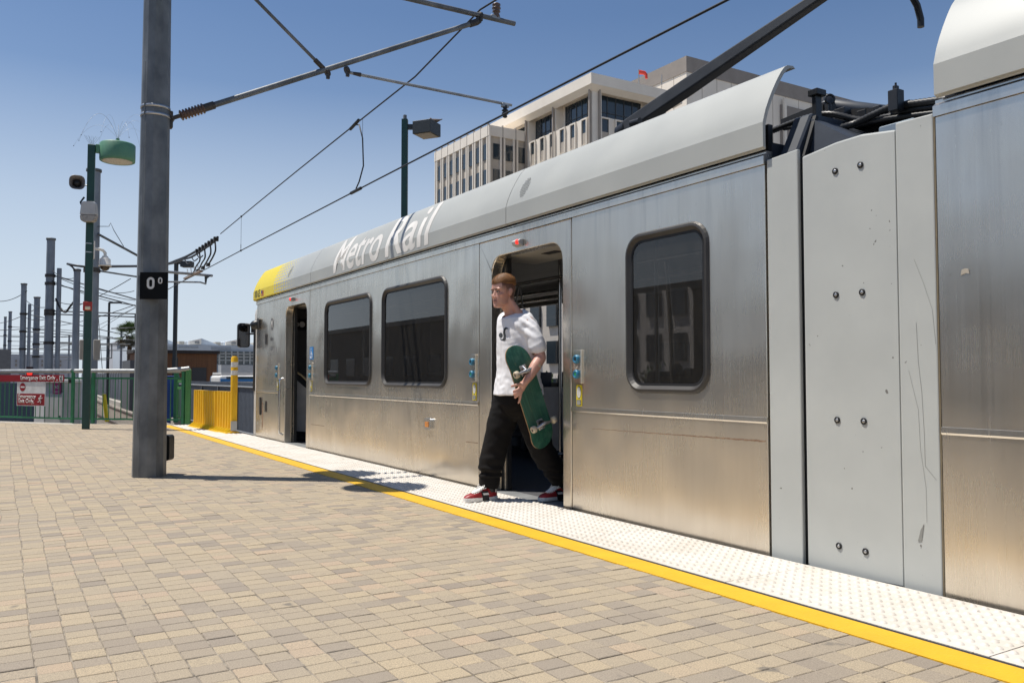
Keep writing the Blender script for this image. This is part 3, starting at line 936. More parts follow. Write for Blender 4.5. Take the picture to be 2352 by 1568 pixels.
ml = TB(MB().prism(rr(q.y - 0.075, q.y + 0.075, q.z - 0.055, q.z + 0.055, 0.02, 4), 0, XB - 0.022, XB + 0.002), 'marker_lamp', M['chrome'], 0.008, 2)
TB(MB().prism(rr(q.y - 0.07, q.y + 0.07, q.z - 0.05, q.z + 0.05, 0.02, 4), 0, XB - 0.012, XB + 0.001), 'marker_base', M['black'], 0.004, parent=ml)
am = MB()
for k in range(4): am.b2((XB - 0.027, q.y - 0.038, q.z - 0.026 + k * 0.013), (XB - 0.02, q.y + 0.04, q.z - 0.016 + k * 0.013))
TB(am, 'marker_lens', M['amber'], parent=ml)

# door leaves slid back into their pockets, steel edges with rubber nosing
def leaves(d, leave):
    y0, y1 = d
    for s, ya, yb in ((1, y1 - leave, y1 + 0.42), (-1, y0 - 0.42, y0 + 0.02)):
        lf = plate(MB(), [(ya, 0.0), (yb, 0.0), (yb, 1.97), (ya, 1.97)], [], XB + 0.115, XB + 0.15)
        o = TB(lf, 'door_leaf', M['steel'], 0.004)
        e = ya if s == 1 else yb
        TB(MB().b2((XB + 0.112, e - 0.012, 0.0), (XB + 0.153, e + 0.012, 1.968)), 'door_nosing', M['black'], parent=o)
    TB(MB().b2((XB + 0.101, y1 - 0.004, 0.0), (XB + 0.113, y1 + 0.05, 1.95)), 'pocket_seal', M['black'])
leaves(D1, 0.07); leaves(D2, 0.06)
# cab grab handle by the front door
q0, q1 = U(651, 880, x=XB), U(652, 985, x=XB)
hb = MB().tube([(XB, 12.24, 0.93), (XB - 0.05, 12.24, 0.91), (XB - 0.055, 12.24, 0.86), (XB - 0.055, 12.24, 0.18), (XB - 0.05, 12.24, 0.13), (XB, 12.24, 0.11)], 0.016, 10)
TB(hb, 'grab_handle', M['chrome'])

# cab details
def on(u, v): return U(u, v, x=XB)
q = on(625, 744)
TB(MB().prism([(q.y + 0.075 * math.cos(t), q.z + 0.098 * math.sin(t)) for t in [2 * math.pi * k / 28 for k in range(28)]], 0, XB - 0.003, XB + 0.001), 'round_logo', M['greyink'])
ml_ = text_data('M', 0.155, 0.004, 'CENTER', 0.72)
for v in ml_.vertices: v.co = Vector((XB - 0.0045, q.y - v.co.x, q.z - 0.054 + v.co.y))
ml_.materials.clear(); ml_.materials.append(M['letter']); ml_.name = 'logo_letter'
tp(link(bpy.data.objects.new('logo_letter', ml_)))
q = on(625, 782)
t_ = text_data('Metro', 0.085, 0.002, 'CENTER', 0.8)
for v in t_.vertices: v.co = Vector((XB - 0.003, q.y - v.co.x, q.z + v.co.y))
t_.materials.clear(); t_.materials.append(M['greyink']); t_.name = 'logo_word'
tp(link(bpy.data.objects.new('logo_word', t_)))
q = on(625, 797)
mb = MB()
for k in range(3): mb.b2((XB - 0.003, q.y - 0.07 + 0.03 * (k == 2), q.z - k * 0.022), (XB - 0.0005, q.y + 0.09, q.z + 0.010 - k * 0.022))
TB(mb, 'small_print', M['greyink'])
q = on(594, 744)
cm = MB().lathe([(0.065, 0), (0.075, 0.03), (0.07, 0.09), (0.045, 0.13), (0.001, 0.135)], (XB, q.y - 0.02, q.z), (-0.85, 0.45, -0.25), 18)
o = TB(cm, 'side_camera', M['blacksatin'])
TB(MB().prism(rr(q.y - 0.14, q.y - 0.0, q.z - 0.09, q.z + 0.09, 0.05, 5), 0, XB - 0.035, XB + 0.0), 'camera_base', M['gasket'], 0.01, 2, parent=o)
for (u, v, h) in ((612, 779, 0.17), (611, 933, 0.17)):
    q = on(u, v)
    f_ = TB(plate(MB(), rr(q.y - 0.05, q.y + 0.05, q.z - h / 2, q.z + h / 2, 0.01, 3), [rr(q.y - 0.025, q.y + 0.025, q.z - h / 2 + 0.025, q.z + h / 2 - 0.03, 0.006, 3)], XB - 0.008, XB + 0.001), 'cab_latch', M['gasket'])
    TB(MB().b2((XB - 0.004, q.y - 0.026, q.z - h / 2 + 0.02), (XB - 0.0005, q.y + 0.026, q.z + h / 2 - 0.025)), 'latch_pull', M['black'], parent=f_)
q = on(599, 932)
TB(MB().prism(rr(q.y - 0.035, q.y + 0.035, q.z - 0.14, q.z + 0.14, 0.01, 3), 0, XB - 0.02, XB), 'cab_hinge', M['gasket'], 0.004)
sta = mat('orange_rust_run', (0.40, 0.27, 0.14), 0.7, col2=(0.5, 0.40, 0.28), scale=8)
q = on(603, 960)
TB(MB().prism([(q.y + 0.03, 0.55), (q.y - 0.02, 0.55), (q.y - 0.03, 0.2), (q.y + 0.03, 0.1)], 0, XB - 0.0012, XB + 0.001), 'rust_streak', M['rust']).hide_render = False
# nose: rounded front shell, windscreen, mirror
def nose_ring(y, inset, zt, zb):
    return [(XB + inset + p[0], y, p[1]) for p in rr(0, XF - XB - 2 * inset, zb, zt, 0.22, 5)]
ns = MB()
ns.rings([nose_ring(13.765, 0.0, 2.19, ZB), nose_ring(13.95, 0.015, 2.19, ZB), nose_ring(14.12, 0.12, 2.12, ZB), nose_ring(14.28, 0.42, 1.95, ZB + 0.1)], smooth=True)
nose = TB(ns, 'nose_shell', mat('cream_fibreglass', (0.60, 0.57, 0.52), 0.4, scale=2))
yn = MB()
def roof_ring(y, inset, zt):
    sec = [(3.53 + inset, 2.2), (3.53 + inset, 2.34), (3.72 + inset, zt), (XB + XF - 3.72 - inset, zt), (XB + XF - 3.53 - inset, 2.34), (XB + XF - 3.53 - inset, 2.2)]
    return [(x, y, z) for x, z in sec]
yn.rings([roof_ring(13.862, 0.004, 2.68), roof_ring(13.98, 0.02, 2.62), roof_ring(14.12, 0.12, 2.40), roof_ring(14.2, 0.25, 2.28)], smooth=False)
TB(yn, 'nose_roof', M['yellowp'], 0.02, 2)
wsn = MB().add([(XB + 0.03, 14.0, 0.75), (XB + 0.03, 14.0, 1.75), (XB + 0.02, 13.86, 1.75), (XB + 0.02, 13.86, 0.75)], [(0, 1, 2, 3)])
TB(MB().b2((XB - 0.012, 13.86, 0.72), (XB + 0.03, 13.93, 1.78)), 'windscreen_edge', M['blacksatin'], 0.008)
TB(MB().prism([(XB + 0.35, 0.85), (XF - 0.35, 0.85), (XF - 0.45, 1.9), (XB + 0.45, 1.9)], 1, 14.2, 14.30), 'windscreen', M['blacksatin'], 0.03, 2)
mr = MB()
mr.tube([(XB + 0.02, 13.95, 1.80), (XB - 0.10, 14.05, 1.82), (XB - 0.16, 14.12, 1.79), (XB - 0.17, 14.13, 1.55)], 0.018, 8)
mr.tube([(XB + 0.02, 13.95, 1.66), (XB - 0.16, 14.12, 1.66)], 0.014, 8)
mr.box((XB + 0.0, 13.98, 1.76), (0.06, 0.08, 0.16))
mo = TB(mr, 'mirror_bracket', M['blacksatin'])
mh = MB()
q = U(559, 770, y=14.1)
hw = [rr(q.x - 0.10 + i, q.x + 0.10 - i, q.z - 0.20 + i, q.z + 0.20 - i, 0.05, 4) for i in (0.0, 0.006, 0.03)]
mh.rings([[(p[0], 14.06, p[1]) for p in hw[0]], [(p[0], 14.12, p[1]) for p in hw[0]], [(p[0], 14.2, p[1]) for p in hw[2]]], smooth=True)
m2 = TB(mh, 'mirror_housing', M['blacksatin'], parent=None)
mg = MB().prism(rr(q.x - 0.085, q.x + 0.085, q.z - 0.185, q.z + 0.185, 0.04, 4), 1, 14.052, 14.0625)
TB(mg, 'mirror_glass', mat('dark_mirror', (0.10, 0.10, 0.11), 0.08, 1.0), parent=m2)
# underframe skirt so that nothing shows through below the floor
TB(MB().b2((XB + 0.02, -9.9, ZB - 0.02), (XF - 0.02, 13.7, ZB + 0.05)), 'underframe', M['black'])

# interior: floor, ceiling, far wall with windows, seats, rails
TB(MB().b2((XB + 0.155, 3.2, -0.10), (XF - 0.06, 13.7, -0.006)), 'floor', M['floorin'])
TB(MB().b2((XB + 0.09, 3.2, 2.06), (XF - 0.07, 13.7, 2.12)), 'ceiling', M['inner'])
TB(MB().b2((XB + 0.101, 4.9, 1.985), (XB + 0.62, 6.4, 2.055)), 'door_header', M['ceil'], 0.008)
TB(MB().b2((XB + 0.101, 10.9, 1.985), (XB + 0.62, 12.5, 2.055)), 'door_header', M['ceil'], 0.008)
hv = MB()
for y in (5.35, 5.72): hv.b2((XB + 0.28, y - 0.12, 1.981), (XB + 0.36, y + 0.08, 1.987))
TB(hv, 'header_vent', M['black'])
holes = [rr(a, b_, 0.88, 1.90, 0.10, 5) for a, b_ in ((3.5, 4.6), (4.8, 6.2), (6.4, 8.0), (8.2, 10.4), (11.2, 12.1))]
TB(plate(MB(), [(3.15, ZB), (13.76, ZB), (13.76, 2.12), (3.15, 2.12)], holes, XF - 0.07, XF), 'far_side_panel', M['inner'])
for h in holes: TB(plate(MB(), h, [], XF - 0.04, XF - 0.034), 'far_window_pane', M['glassfar'])
TB(MB().b2((XB + 0.1, 3.16, ZB), (XF - 0.08, 3.2, 2.1)), 'end_wall', M['innerdark'])
TB(MB().b2((XB + 0.1, 12.6, -0.05), (XF - 0.08, 12.66, 2.1)), 'cab_wall', M['innerdark'])
sg = MB()
sgn = U(690, 745, x=XB + 0.5)
pu = lambda u, v, y: U(u, v, y=y)
A_, B_ = pu(668, 757, 12.58), pu(706, 733, 12.58)
TB(MB().b2((A_.x, 12.575, A_.z), (B_.x + 0.3, 12.59, B_.z)), 'door_poster', M['signblack'])
for u_ in (680, 694):
    q = pu(u_, 745, 12.57)
    TB(MB().lathe([(0.045, 0), (0.045, 0.004)], (q.x, 12.572, q.z), (0, -1, 0), 20), 'poster_disc', M['plasticgrey'])
# partition with sloping top and curved handrail beside the front door
yq = 12.32
pp_ = [pu(673, 989, yq), pu(712, 992, yq), pu(712, 893, yq), pu(703, 891, yq), pu(681, 872, yq), pu(673, 872, yq)]
TB(MB().prism([(p_.x, p_.z) for p_ in pp_], 1, yq, yq + 0.03), 'partition', M['plasticgrey'], 0.006)
TB(MB().tube([pu(671, 855, yq - 0.05), pu(684, 856, yq - 0.05), pu(692, 861, yq - 0.05), pu(708, 876, yq - 0.05)], 0.016, 8), 'handrail', mat('yellow_brown_handrail', (0.55, 0.45, 0.28), 0.35, 0.5))
# seats: moulded shells on pedestals
def seat(y, x, face):
    s_ = MB()
    s_.prism([(y - 0.22, 0.40), (y + 0.22, 0.40), (y + 0.22, 0.46), (y - 0.22, 0.46)], 0, x - 0.23, x + 0.23)
    yb = y - 0.2 * face
    s_.prism([(yb - 0.03, 0.45), (yb + 0.03, 0.45), (yb + 0.03 - 0.08 * face, 1.0), (yb - 0.02 - 0.08 * face, 1.02)], 0, x - 0.22, x + 0.22)
    s_.b2((x - 0.05, y - 0.06, -0.006), (x + 0.05, y + 0.06, 0.40))
    return TB(s_, 'seat', M['darkblue'], 0.02, 2)
for y in (3.6, 4.3, 6.8, 7.6, 8.4, 9.2, 10.0):
    seat(y, XF - 0.35, 1); seat(y, XB + 0.42, 1)
# grey panel with a rounded corner seen between the legs, tubes, straps, vertical poles
def arc(cx, cz, r, a0, a1, n=10): return [(cx + r * math.cos(R(a0 + (a1 - a0) * k / n)), cz + r * math.sin(R(a0 + (a1 - a0) * k / n))) for k in range(n + 1)]
pc = [(XB + 0.72, 0.86), (XB + 0.72, 0.27)] + arc(XB + 1.35, 0.72, 0.45, 260, 350, 8) + [(XB + 1.82, 0.86)]
TB(MB().prism(pc, 1, 6.42, 6.45), 'modesty_panel', M['plasticgrey'], 0.006)
TB(MB().tube([(p_[0], 6.40, p_[1] - 0.03) for p_ in pc[1:-1]], 0.017, 8), 'panel_tube', M['chrome'])
for x in (XB + 0.75, XF - 0.75):
    TB(MB().tube([(x, 3.4, 1.86), (x, 12.4, 1.86)], 0.017, 8), 'ceiling_rail', M['chrome'])
TB(MB().tube([(XF - 0.55, 3.4, 1.97), (XF - 0.55, 12.4, 1.97)], 0.02, 8), 'ceiling_rail', mat('pale_ceiling_tube', (0.6, 0.52, 0.5), 0.4))  # tube in a paler, warmer tone than the chrome rails
TB(MB().tube([(XF - 1.0, 3.4, 1.90), (XF - 1.0, 12.4, 1.90)], 0.016, 8), 'ceiling_rail', M['chrome'])
for (x, y) in ((XB + 0.75, 4.9), (XB + 0.9, 6.42), (XF - 0.85, 4.7), (XF - 0.75, 6.6), (XB + 0.75, 11.0), (XF - 0.75, 9.0)):
    TB(MB().tube([(x, y, 0), (x, y, 2.06)], 0.017, 8), 'grab_pole', M['chrome'])
TB(MB().tube([(XB + 1.05, 5.05, 0.1), (XB + 1.05, 5.06, 1.15), (XB + 0.98, 5.0, 1.45), (XB + 0.85, 4.9, 1.86)], 0.019, 8), 'grab_pole', M['chrome'])
TB(MB().sphere((XB + 1.07, 5.02, 0.98), 0.07, 12, 8, (0.7, 0.7, 1.3)), 'ticket_reader', M['black'])
for y in (5.35, 5.75, 6.9):
    st = MB().tube([(XB + 0.75, y, 1.87), (XB + 0.75, y - 0.05, 1.70), (XB + 0.75, y - 0.06, 1.58), (XB + 0.75, y, 1.53), (XB + 0.75, y + 0.06, 1.58), (XB + 0.75, y + 0.05, 1.70), (XB + 0.75, y, 1.87)], 0.009, 6)
    TB(st, 'hanging_strap', M['plasticgrey'])
br = MB()
for k in range(3): br.b2((XF - 0.5 + 0.12 * k, 3.3, 1.96 + k * 0.03), (XF - 0.42 + 0.12 * k, 12.5, 2.0 + k * 0.03))
TB(br, 'ceiling_cove', M['inner'])

# roof gear in the articulation gap: end wall, cable trough, conduits, cylinder, clamps, box
ew = MB()
ew.prism([(XB + 0.05, 2.12), (XB + 0.2, 2.40), (XF - 0.2, 2.40), (XF - 0.05, 2.12)], 1, 3.0, 3.12)
TB(ew, 'end_bulkhead', M['darkblue'], 0.01)
TB(MB().bar((XB + 0.10, 2.99, 2.10), (XB + 0.22, 2.99, 2.38), 0.03, 0.02), 'bulkhead_rib', M['black'])
tr_ = MB().add([(XB + 0.16, 3.0, 2.13), (XB + 0.16, 2.6, 2.10), (XB + 0.55, 2.6, 2.16), (XB + 0.55, 3.0, 2.37), (XB + 0.2, 3.0, 2.37)], [(0, 1, 2, 3, 4)])
tr_.b2((XB + 0.18, 2.2, 1.95), (XF - 0.2, 3.0, 2.10))
TB(tr_, 'articulation_roof', M['darkblue'])
gx = MB().prism([(2.37, 2.05), (2.56, 2.05), (2.56, 2.20), (2.37, 2.20)], 0, XB + 0.15, XB + 0.42)
TB(gx, 'junction_box', mat('pale_steel_box', (0.36, 0.42, 0.46), 0.4, 0.5, scale=8), 0.006)
def conduit(path, r, name='conduit'):
    pts = []
    P = [Vector(p_) for p_ in path]
    for i in range(len(P) - 1):
        p0, p1, p2, p3 = P[max(i - 1, 0)], P[i], P[i + 1], P[min(i + 2, len(P) - 1)]
        n = max(4, int((p2 - p1).length / 0.011))
        for k in range(n):
            t = k / n
            pts.append(0.5 * ((2 * p1) + (p2 - p0) * t + (2 * p0 - 5 * p1 + 4 * p2 - p3) * t * t + (3 * p1 - p0 - 3 * p2 + p3) * t ** 3))
    pts.append(P[-1])
    return TB(MB().tube(pts, [r * (1.0 if k % 2 else 0.86) for k in range(len(pts))], 10), name, M['conduit'])
xq = XB + 0.45
conduit([U(1775, 300, x=xq), U(1850, 272, x=xq), U(1905, 262, x=xq), U(1960, 273, x=xq + 0.05), U(2010, 280, x=xq + 0.1)], 0.020)
conduit([U(1840, 318, x=xq - 0.1), U(1900, 303, x=xq - 0.1), U(1960, 285, x=xq), U(2010, 262, x=xq), U(2050, 245, x=xq), U(2100, 238, x=xq), U(2175, 228, x=xq)], 0.021)
conduit([U(1960, 296, x=xq + 0.15), U(2030, 275, x=xq + 0.15), U(2090, 262, x=xq + 0.1), U(2170, 246, x=xq + 0.1)], 0.030)
conduit([U(2050, 262, x=xq + 0.02), U(2100, 252, x=xq + 0.02), U(2175, 243, x=xq + 0.02)], 0.022)
for k_ in range(5):
    dx_ = 0.08 * k_
    conduit([U(1800 + 14 * k_, 296 - 3 * k_, x=xq + dx_), U(1880 + 9 * k_, 284 - 4 * k_, x=xq + dx_), U(1950 + 8 * k_, 288 - 6 * k_, x=xq + dx_ + 0.05), U(2040, 272 - 5 * k_, x=xq + dx_), U(2170, 256 - 3 * k_, x=xq + dx_)], 0.013 + 0.002 * (k_ % 3))
for k_, (u_, v_, s_) in enumerate(((1935, 268, 0.07), (1985, 270, 0.06), (2020, 258, 0.05), (2085, 250, 0.06), (2120, 262, 0.05), (1865, 276, 0.05))):
    TB(MB().box(U(u_, v_, x=xq + 0.12 + 0.05 * (k_ % 2)), (0.06, s_, s_ * 1.3)), 'cable_bracket', M['blacksatin'], 0.004)
xg = XB + 0.75
cy = MB().tube([U(1885, 250, x=xg), U(1900, 245, x=xg), U(2035, 262, x=xg + 0.25)], [0.03, 0.052, 0.052], 14)
TB(cy, 'damper_cylinder', M['darkblue'])
fl_ = MB().lathe([(0.075, 0), (0.075, 0.04), (0.06, 0.05)], U(1893, 246, x=xg), (0.7, -0.7, 0), 18)
TB(fl_, 'cylinder_flange', M['blacksatin'])
def eyebolt(c, r):
    c = Vector(c)
    ring_ = [c + _RT * (r * math.cos(t)) + Vector((0, 0, r * math.sin(t))) for t in [2 * math.pi * k / 16 for k in range(17)]]
    mb_ = MB().tube(ring_, r * 0.28, 8)
    mb_.cyl(c - Vector((0, 0, r * 2.6)), c - Vector((0, 0, r)), r * 0.35, n=8)
    return TB(mb_, 'lifting_eye', M['blacksatin'])
eyebolt(U(1906, 228, x=xq + 0.1), 0.026)
eyebolt(U(2107, 278, x=xq + 0.1), 0.022)
cb = MB()
q = U(2058, 232, x=xq - 0.05)
cb.box(q, (0.06, 0.055, 0.11)); cb.box(q + Vector((0, 0, 0.065)), (0.03, 0.02, 0.03)); cb.cyl(q + Vector((0, 0, 0.07)), q + Vector((0, 0, 0.095)), 0.006, n=8)
TB(cb, 'cable_clamp', M['blacksatin'], 0.003)
# dark lattice frame behind the cables
fr_ = MB()
for (a, c) in (((1800, 285), (1900, 245)), ((1835, 292), (1905, 265)), ((1870, 285), (1880, 245)), ((1905, 300), (1905, 240)), ((1985, 290), (1990, 250)), ((2060, 300), (2060, 240)), ((1930, 285), (2060, 268)), ((1880, 300), (2130, 285)), ((1960, 262), (2060, 258)), ((2000, 300), (2100, 262))):
    fr_.bar(U(*a, x=XB + 0.62), U(*c, x=XB + 0.62), 0.05, 0.05)
TB(fr_, 'roof_frame', M['black'])
ms = MB().b2((XB + 0.5, 2.25, 2.1), (XB + 0.9, 2.95, 2.24))
TB(ms, 'roof_frame', M['black'])
q = U(1786, 252, x=XB + 0.3)
pst = MB(); pst.b2((XB + 0.28, 3.03, 2.2), (XB + 0.33, 3.06, q.z)); pst.b2((XB + 0.265, 3.01, q.z), (XB + 0.345, 3.075, q.z + 0.035))
TB(pst, 'fairing_post', M['blacksatin'], 0.003)
wb = MB().prism([(x + 0.022, z - 0.012) for x, z in SH[1:8]] + [(3.665, 2.56), (3.64, 2.4), (3.62, 2.24)], 1, 3.34, 3.36)
TB(wb, 'fairing_end_web', M['blacksatin'])

# pantograph on the roof: base frame, lower arm, upper arm, collector head
pb = MB()
for x in (XC - 0.35, XC + 0.35): pb.b2((x - 0.03, 5.2, 2.26), (x + 0.03, 6.9, 2.7))
pb.b2((XC - 0.5, 5.5, 2.7), (XC + 0.5, 5.75, 2.85))
TB(pb, 'pantograph_base', M['arm'], 0.01)
knee = U(1925, -34, x=XC)
foot_ = U(1440, 295, x=XC)
la = MB()
d_ = (knee - foot_).normalized()
s_ = d_.cross(Vector((0, 0, 1))).normalized()
n_ = s_.cross(d_)
rings = []
for k, w in ((0, 0.115), (0.35, 0.115), (1.0, 0.072)):
    c = foot_ + (knee - foot_) * k
    rings.append([c + s_ * a * w / 2 + n_ * b_ * w / 2 for a, b_ in ((-1, -1), (1, -1), (1, 1), (-1, 1))])
la.rings(rings, smooth=False)
TB(la, 'pantograph_lower_arm', M['arm'], 0.012, 2)
ft = MB().tube([U(1450, 284, x=XC - 0.15), U(1470, 278, x=XC - 0.15)], 0.03, 8)
TB(ft, 'pantograph_spring', M['blacksatin'])
TB(MB().tube([foot_ - d_ * 0.1, foot_ + d_ * 0.02], 0.07, 10), 'pantograph_joint', M['blacksatin'])
hz_ = 3.80
hy = U(2050, 0, x=XC + 0.62).y - 0.27
ua = MB()
for s in (-1, 1): ua.tube([knee, (XC + s * 0.3, hy, hz_ - 0.08)], 0.02, 8)
ua.tube([knee + Vector((-0.12, 0, 0)), knee + Vector((0.12, 0, 0))], 0.05, 10)
TB(ua, 'pantograph_upper_arm', M['arm'])
hd = MB()
for dy in (-0.17, 0.17):
    for s in (-1, 1):
        hd.tube([(XC, hy + dy, hz_ + 0.05), (XC + s * 0.42, hy + dy, hz_ + 0.04), (XC + s * 0.60, hy + dy, hz_ - 0.01), (XC + s * 0.76, hy + dy, hz_ - 0.16), (XC + s * 0.80, hy + dy, hz_ - 0.25), (XC + s * 0.80, hy + dy, hz_ - 0.31)], 0.024, 10)
hd.b2((XC - 0.42, hy - 0.17, hz_ - 0.06), (XC - 0.36, hy + 0.17, hz_ - 0.01)); hd.b2((XC + 0.36, hy - 0.17, hz_ - 0.06), (XC + 0.42, hy + 0.17, hz_ - 0.01))
hd.b2((XC + 0.34, hy + 0.1, hz_ - 0.14), (XC + 0.44, hy + 0.2, hz_ - 0.05))
TB(hd, 'pantograph_head', M['blacksatin'])
# ------------------------------------------------------------------ near catenary pole with its cantilever
PX, PY = 1.25, 8.73
pole = thing('catenary_pole', 'thick galvanised catenary pole in the foreground carrying a bracket over the train', 'pole', (PX, PY, 0))
def put(mb, name, m, root, bevel=0.0, seg=1, parent=None):
    """mesh built in world place, hung under a thing or a part of it"""
    o = mb.build(name, m, None, bevel, seg)
    if parent is not None:
        o.parent = parent
    else:
        o.parent = root
        o.matrix_parent_inverse = (Matrix.Translation(root.location) @ root.rotation_euler.to_matrix().to_4x4()).inverted()
    return o
n = 12
sh = MB()
sh.rings([[(PX + r_ * math.cos(2 * math.pi * (k + 0.5) / n), PY + r_ * math.sin(2 * math.pi * (k + 0.5) / n), z) for k in range(n)] for r_, z in ((0.155, -0.02), (0.152, 0.3), (0.139, 2.5), (0.128, 4.4), (0.122, 5.5))], smooth=False)
put(sh, 'shaft', M['galv'], pole, 0.012, 2)
cq = _RT * (-0.055) - Vector((_FW.x, _FW.y, 0)) * 0.147
put(MB().bar((PX + cq.x, PY + cq.y, 0.4), (PX + cq.x * 0.9, PY + cq.y * 0.86, 4.0), 0.006, 0.006), 'weld_seam', M['galv'], pole)
put(MB().lathe([(0.125, 0), (0.125, 0.03), (0.03, 0.07)], (PX, PY, 5.5), n=12), 'cap', M['galv'], pole)
for zb in (3.50, 3.58):
    put(MB().lathe([(0.1345, -0.014), (0.138, -0.014), (0.138, 0.014), (0.1335, 0.014)], (PX, PY, zb), n=24), 'steel_band', M['band'], pole)
def on_y(u, v): return U(u, v, y=PY)
# twin platform lights on the pole head, one to each side along the platform
for s in (-1, 1):
    a = MB().bar((PX, PY, 5.26), (PX, PY + s * 0.3, 5.26), 0.08, 0.12)
    put(a, 'lamp_arm', M['lgreen'], pole)
    hd_ = put(MB().lathe([(0.26, 0.0), (0.305, 0.0), (0.31, 0.32), (0.30, 0.34), (0.02, 0.35)], (PX, PY + s * 0.56, 5.10), n=28), 'lamp_head', M['lgreen'], pole)
    put(MB().lathe([(0.25, 0.0), (0.25, 0.01)], (PX, PY + s * 0.56, 5.102), n=24), 'lamp_lens', M['plasticgrey'], pole, parent=hd_)
A0, A1 = on_y(392, 273), on_y(1092, 52)
dv = (A1 - A0).normalized()
ins0, ins1 = A0 + dv * 0.10, A0 + dv * 0.36
put(MB().tube([ins1, A1], 0.030, 12), 'cantilever_tube', M['galv'], pole)
cl = MB().box(A0 - dv * 0.03, (0.09, 0.07, 0.17)); cl.tube([A0, ins0], 0.022, 8); cl.cyl(A0 + Vector((0.02, -0.05, 0)), A0 + Vector((0.02, 0.05, 0)), 0.02, n=8)
put(cl, 'pole_clamp', M['iron'], pole, 0.008)
pr_ = []
for k in range(8):
    h = 0.26 * k / 8
    pr_ += [(0.034, h), (0.052, h + 0.008), (0.053, h + 0.014), (0.034, h + 0.020)]
put(MB().lathe(pr_, ins0, dv, 16), 'insulator', M['porcelain'], pole)
put(MB().tube([ins1 - dv * 0.02, ins1 + dv * 0.10], 0.040, 12), 'tube_socket', M['iron'], pole)
T0, T1 = Vector((PX + 0.12, PY, on_y(915, 0).z + 0.0)), on_y(1182, 55)
T0.z = T1.z - 0.08
put(MB().tube([T0, T1], 0.030, 12), 'top_tube', M['galv'], pole)
S0 = on_y(752, 167); S1 = on_y(590, 2); S1 = S0 + (S1 - S0) * 1.42
put(MB().tube([S0 + (S1 - S0) * 0.08, S1], 0.018, 10), 'brace', M['galv'], pole)
R0, R1 = on_y(797, 166), on_y(1175, 242)
put(MB().tube([R0, R1], 0.017, 10), 'registration_arm', M['galvlight'], pole)
def clampring(c, axis, r):
    axis = Vector(axis).normalized()
    mb_ = MB().lathe([(r, -0.018), (r + 0.012, -0.018), (r + 0.012, 0.018), (r, 0.018)], c, axis, 14)
    mb_.box(Vector(c) + Vector((0, -0.02, -0.045)), (0.035, 0.03, 0.06))
    return mb_
put(clampring(S0, dv, 0.03), 'brace_clamp', M['iron'], pole)
put(clampring(R0 + Vector((0, 0, 0.02)), dv, 0.03), 'registration_clamp', M['iron'], pole)
put(MB().tube([S0, S0 + (S1 - S0) * 0.13], 0.027, 10), 'brace_end', M['iron'], pole)
put(MB().tube([R0, R0 + (R1 - R0).normalized() * 0.16], [0.012, 0.024], 10), 'registration_end', M['iron'], pole)
kj = MB().tube([A1 - dv * 0.09, A1 + dv * 0.03], 0.04, 10); kj.box(A1 + dv * 0.05 + Vector((0, 0, 0.015)), (0.05, 0.05, 0.07))
put(kj, 'knuckle', M['iron'], pole)
put(clampring(on_y(1103, 36), (1, 0, 0), 0.03), 'top_clamp', M['iron'], pole)
ti = on_y(1140, 42)
put(MB().lathe([(0.03, 0.0), (0.045, 0.03), (0.03, 0.06), (0.05, 0.075), (0.05, 0.085), (0.032, 0.10), (0.055, 0.115), (0.055, 0.125), (0.035, 0.14), (0.052, 0.155), (0.052, 0.17), (0.03, 0.185)], ti, (0, 0, 1), 16), 'messenger_insulator', M['porcelain'], pole)
put(MB().box(ti + Vector((-0.02, 0, 0.0)), (0.13, 0.06, 0.05)), 'messenger_saddle', M['galvlight'], pole, 0.008)
ri = on_y(1160, 243)
put(MB().lathe([(0.02, -0.15), (0.03, -0.14), (0.022, -0.115), (0.042, -0.10), (0.042, -0.092), (0.022, -0.08), (0.042, -0.065), (0.042, -0.057), (0.022, -0.045), (0.03, -0.02), (0.03, 0.0)], ri, (0, 0, 1), 14), 'contact_insulator', M['blacksatin'], pole)
put(MB().box(ri + Vector((0.0, 0, 0.0)), (0.10, 0.05, 0.05)), 'contact_clamp', M['galvlight'], pole, 0.008)
bx = MB()
q = Vector((PX, PY, 0.26)) + Vector((_FW.x, _FW.y, 0)).normalized() * 0.12 + _RT * 0.068
bx.prism(rr(-0.075, 0.075, -0.125, 0.125, 0.03, 5), 1, 0, 0.12)
ox = bx.build('black_box', M['black'], None, 0.01, 2)
ox.location = q; ox.rotation_euler = (0, 0, -YAW)
tag(ox, 'black rounded plastic box fixed low behind the foreground pole', 'box')

# black 0 degree sign strapped to the pole
sgn = thing('degree_sign', 'square black sign reading zero degrees strapped to the foreground pole', 'sign', (PX, PY, 0))
sc_ = Vector((PX, PY, 0)) - Vector((_FW.x, _FW.y, 0)).normalized() * 0.155
c = U(353, 656, d=(sc_ - CAM_POS).dot(_FW))
sx_, sz_ = _RT, Vector((0, 0, 1))
nf = Vector((-_FW.x, -_FW.y, 0)).normalized()
def flat(mb, c, w, h, d, rx=_RT, nn=None):
    nn = nn or nf
    vs = [Vector(c) + rx * a * w / 2 + Vector((0, 0, 1)) * b_ * h / 2 + nn * e for e in (0, -d) for a, b_ in ((-1, -1), (1, -1), (1, 1), (-1, 1))]
    return mb.add(vs, [(0, 1, 2, 3), (7, 6, 5, 4), (0, 4, 5, 1), (1, 5, 6, 2), (2, 6, 7, 3), (3, 7, 4, 0)])
put(flat(MB(), c, 0.262, 0.255, 0.004), 'plate', M['signblack'], sgn)
put(flat(MB(), c - _RT * 0.135 - nf * 0.03, 0.05, 0.20, 0.05), 'bracket', M['galv'], sgn)
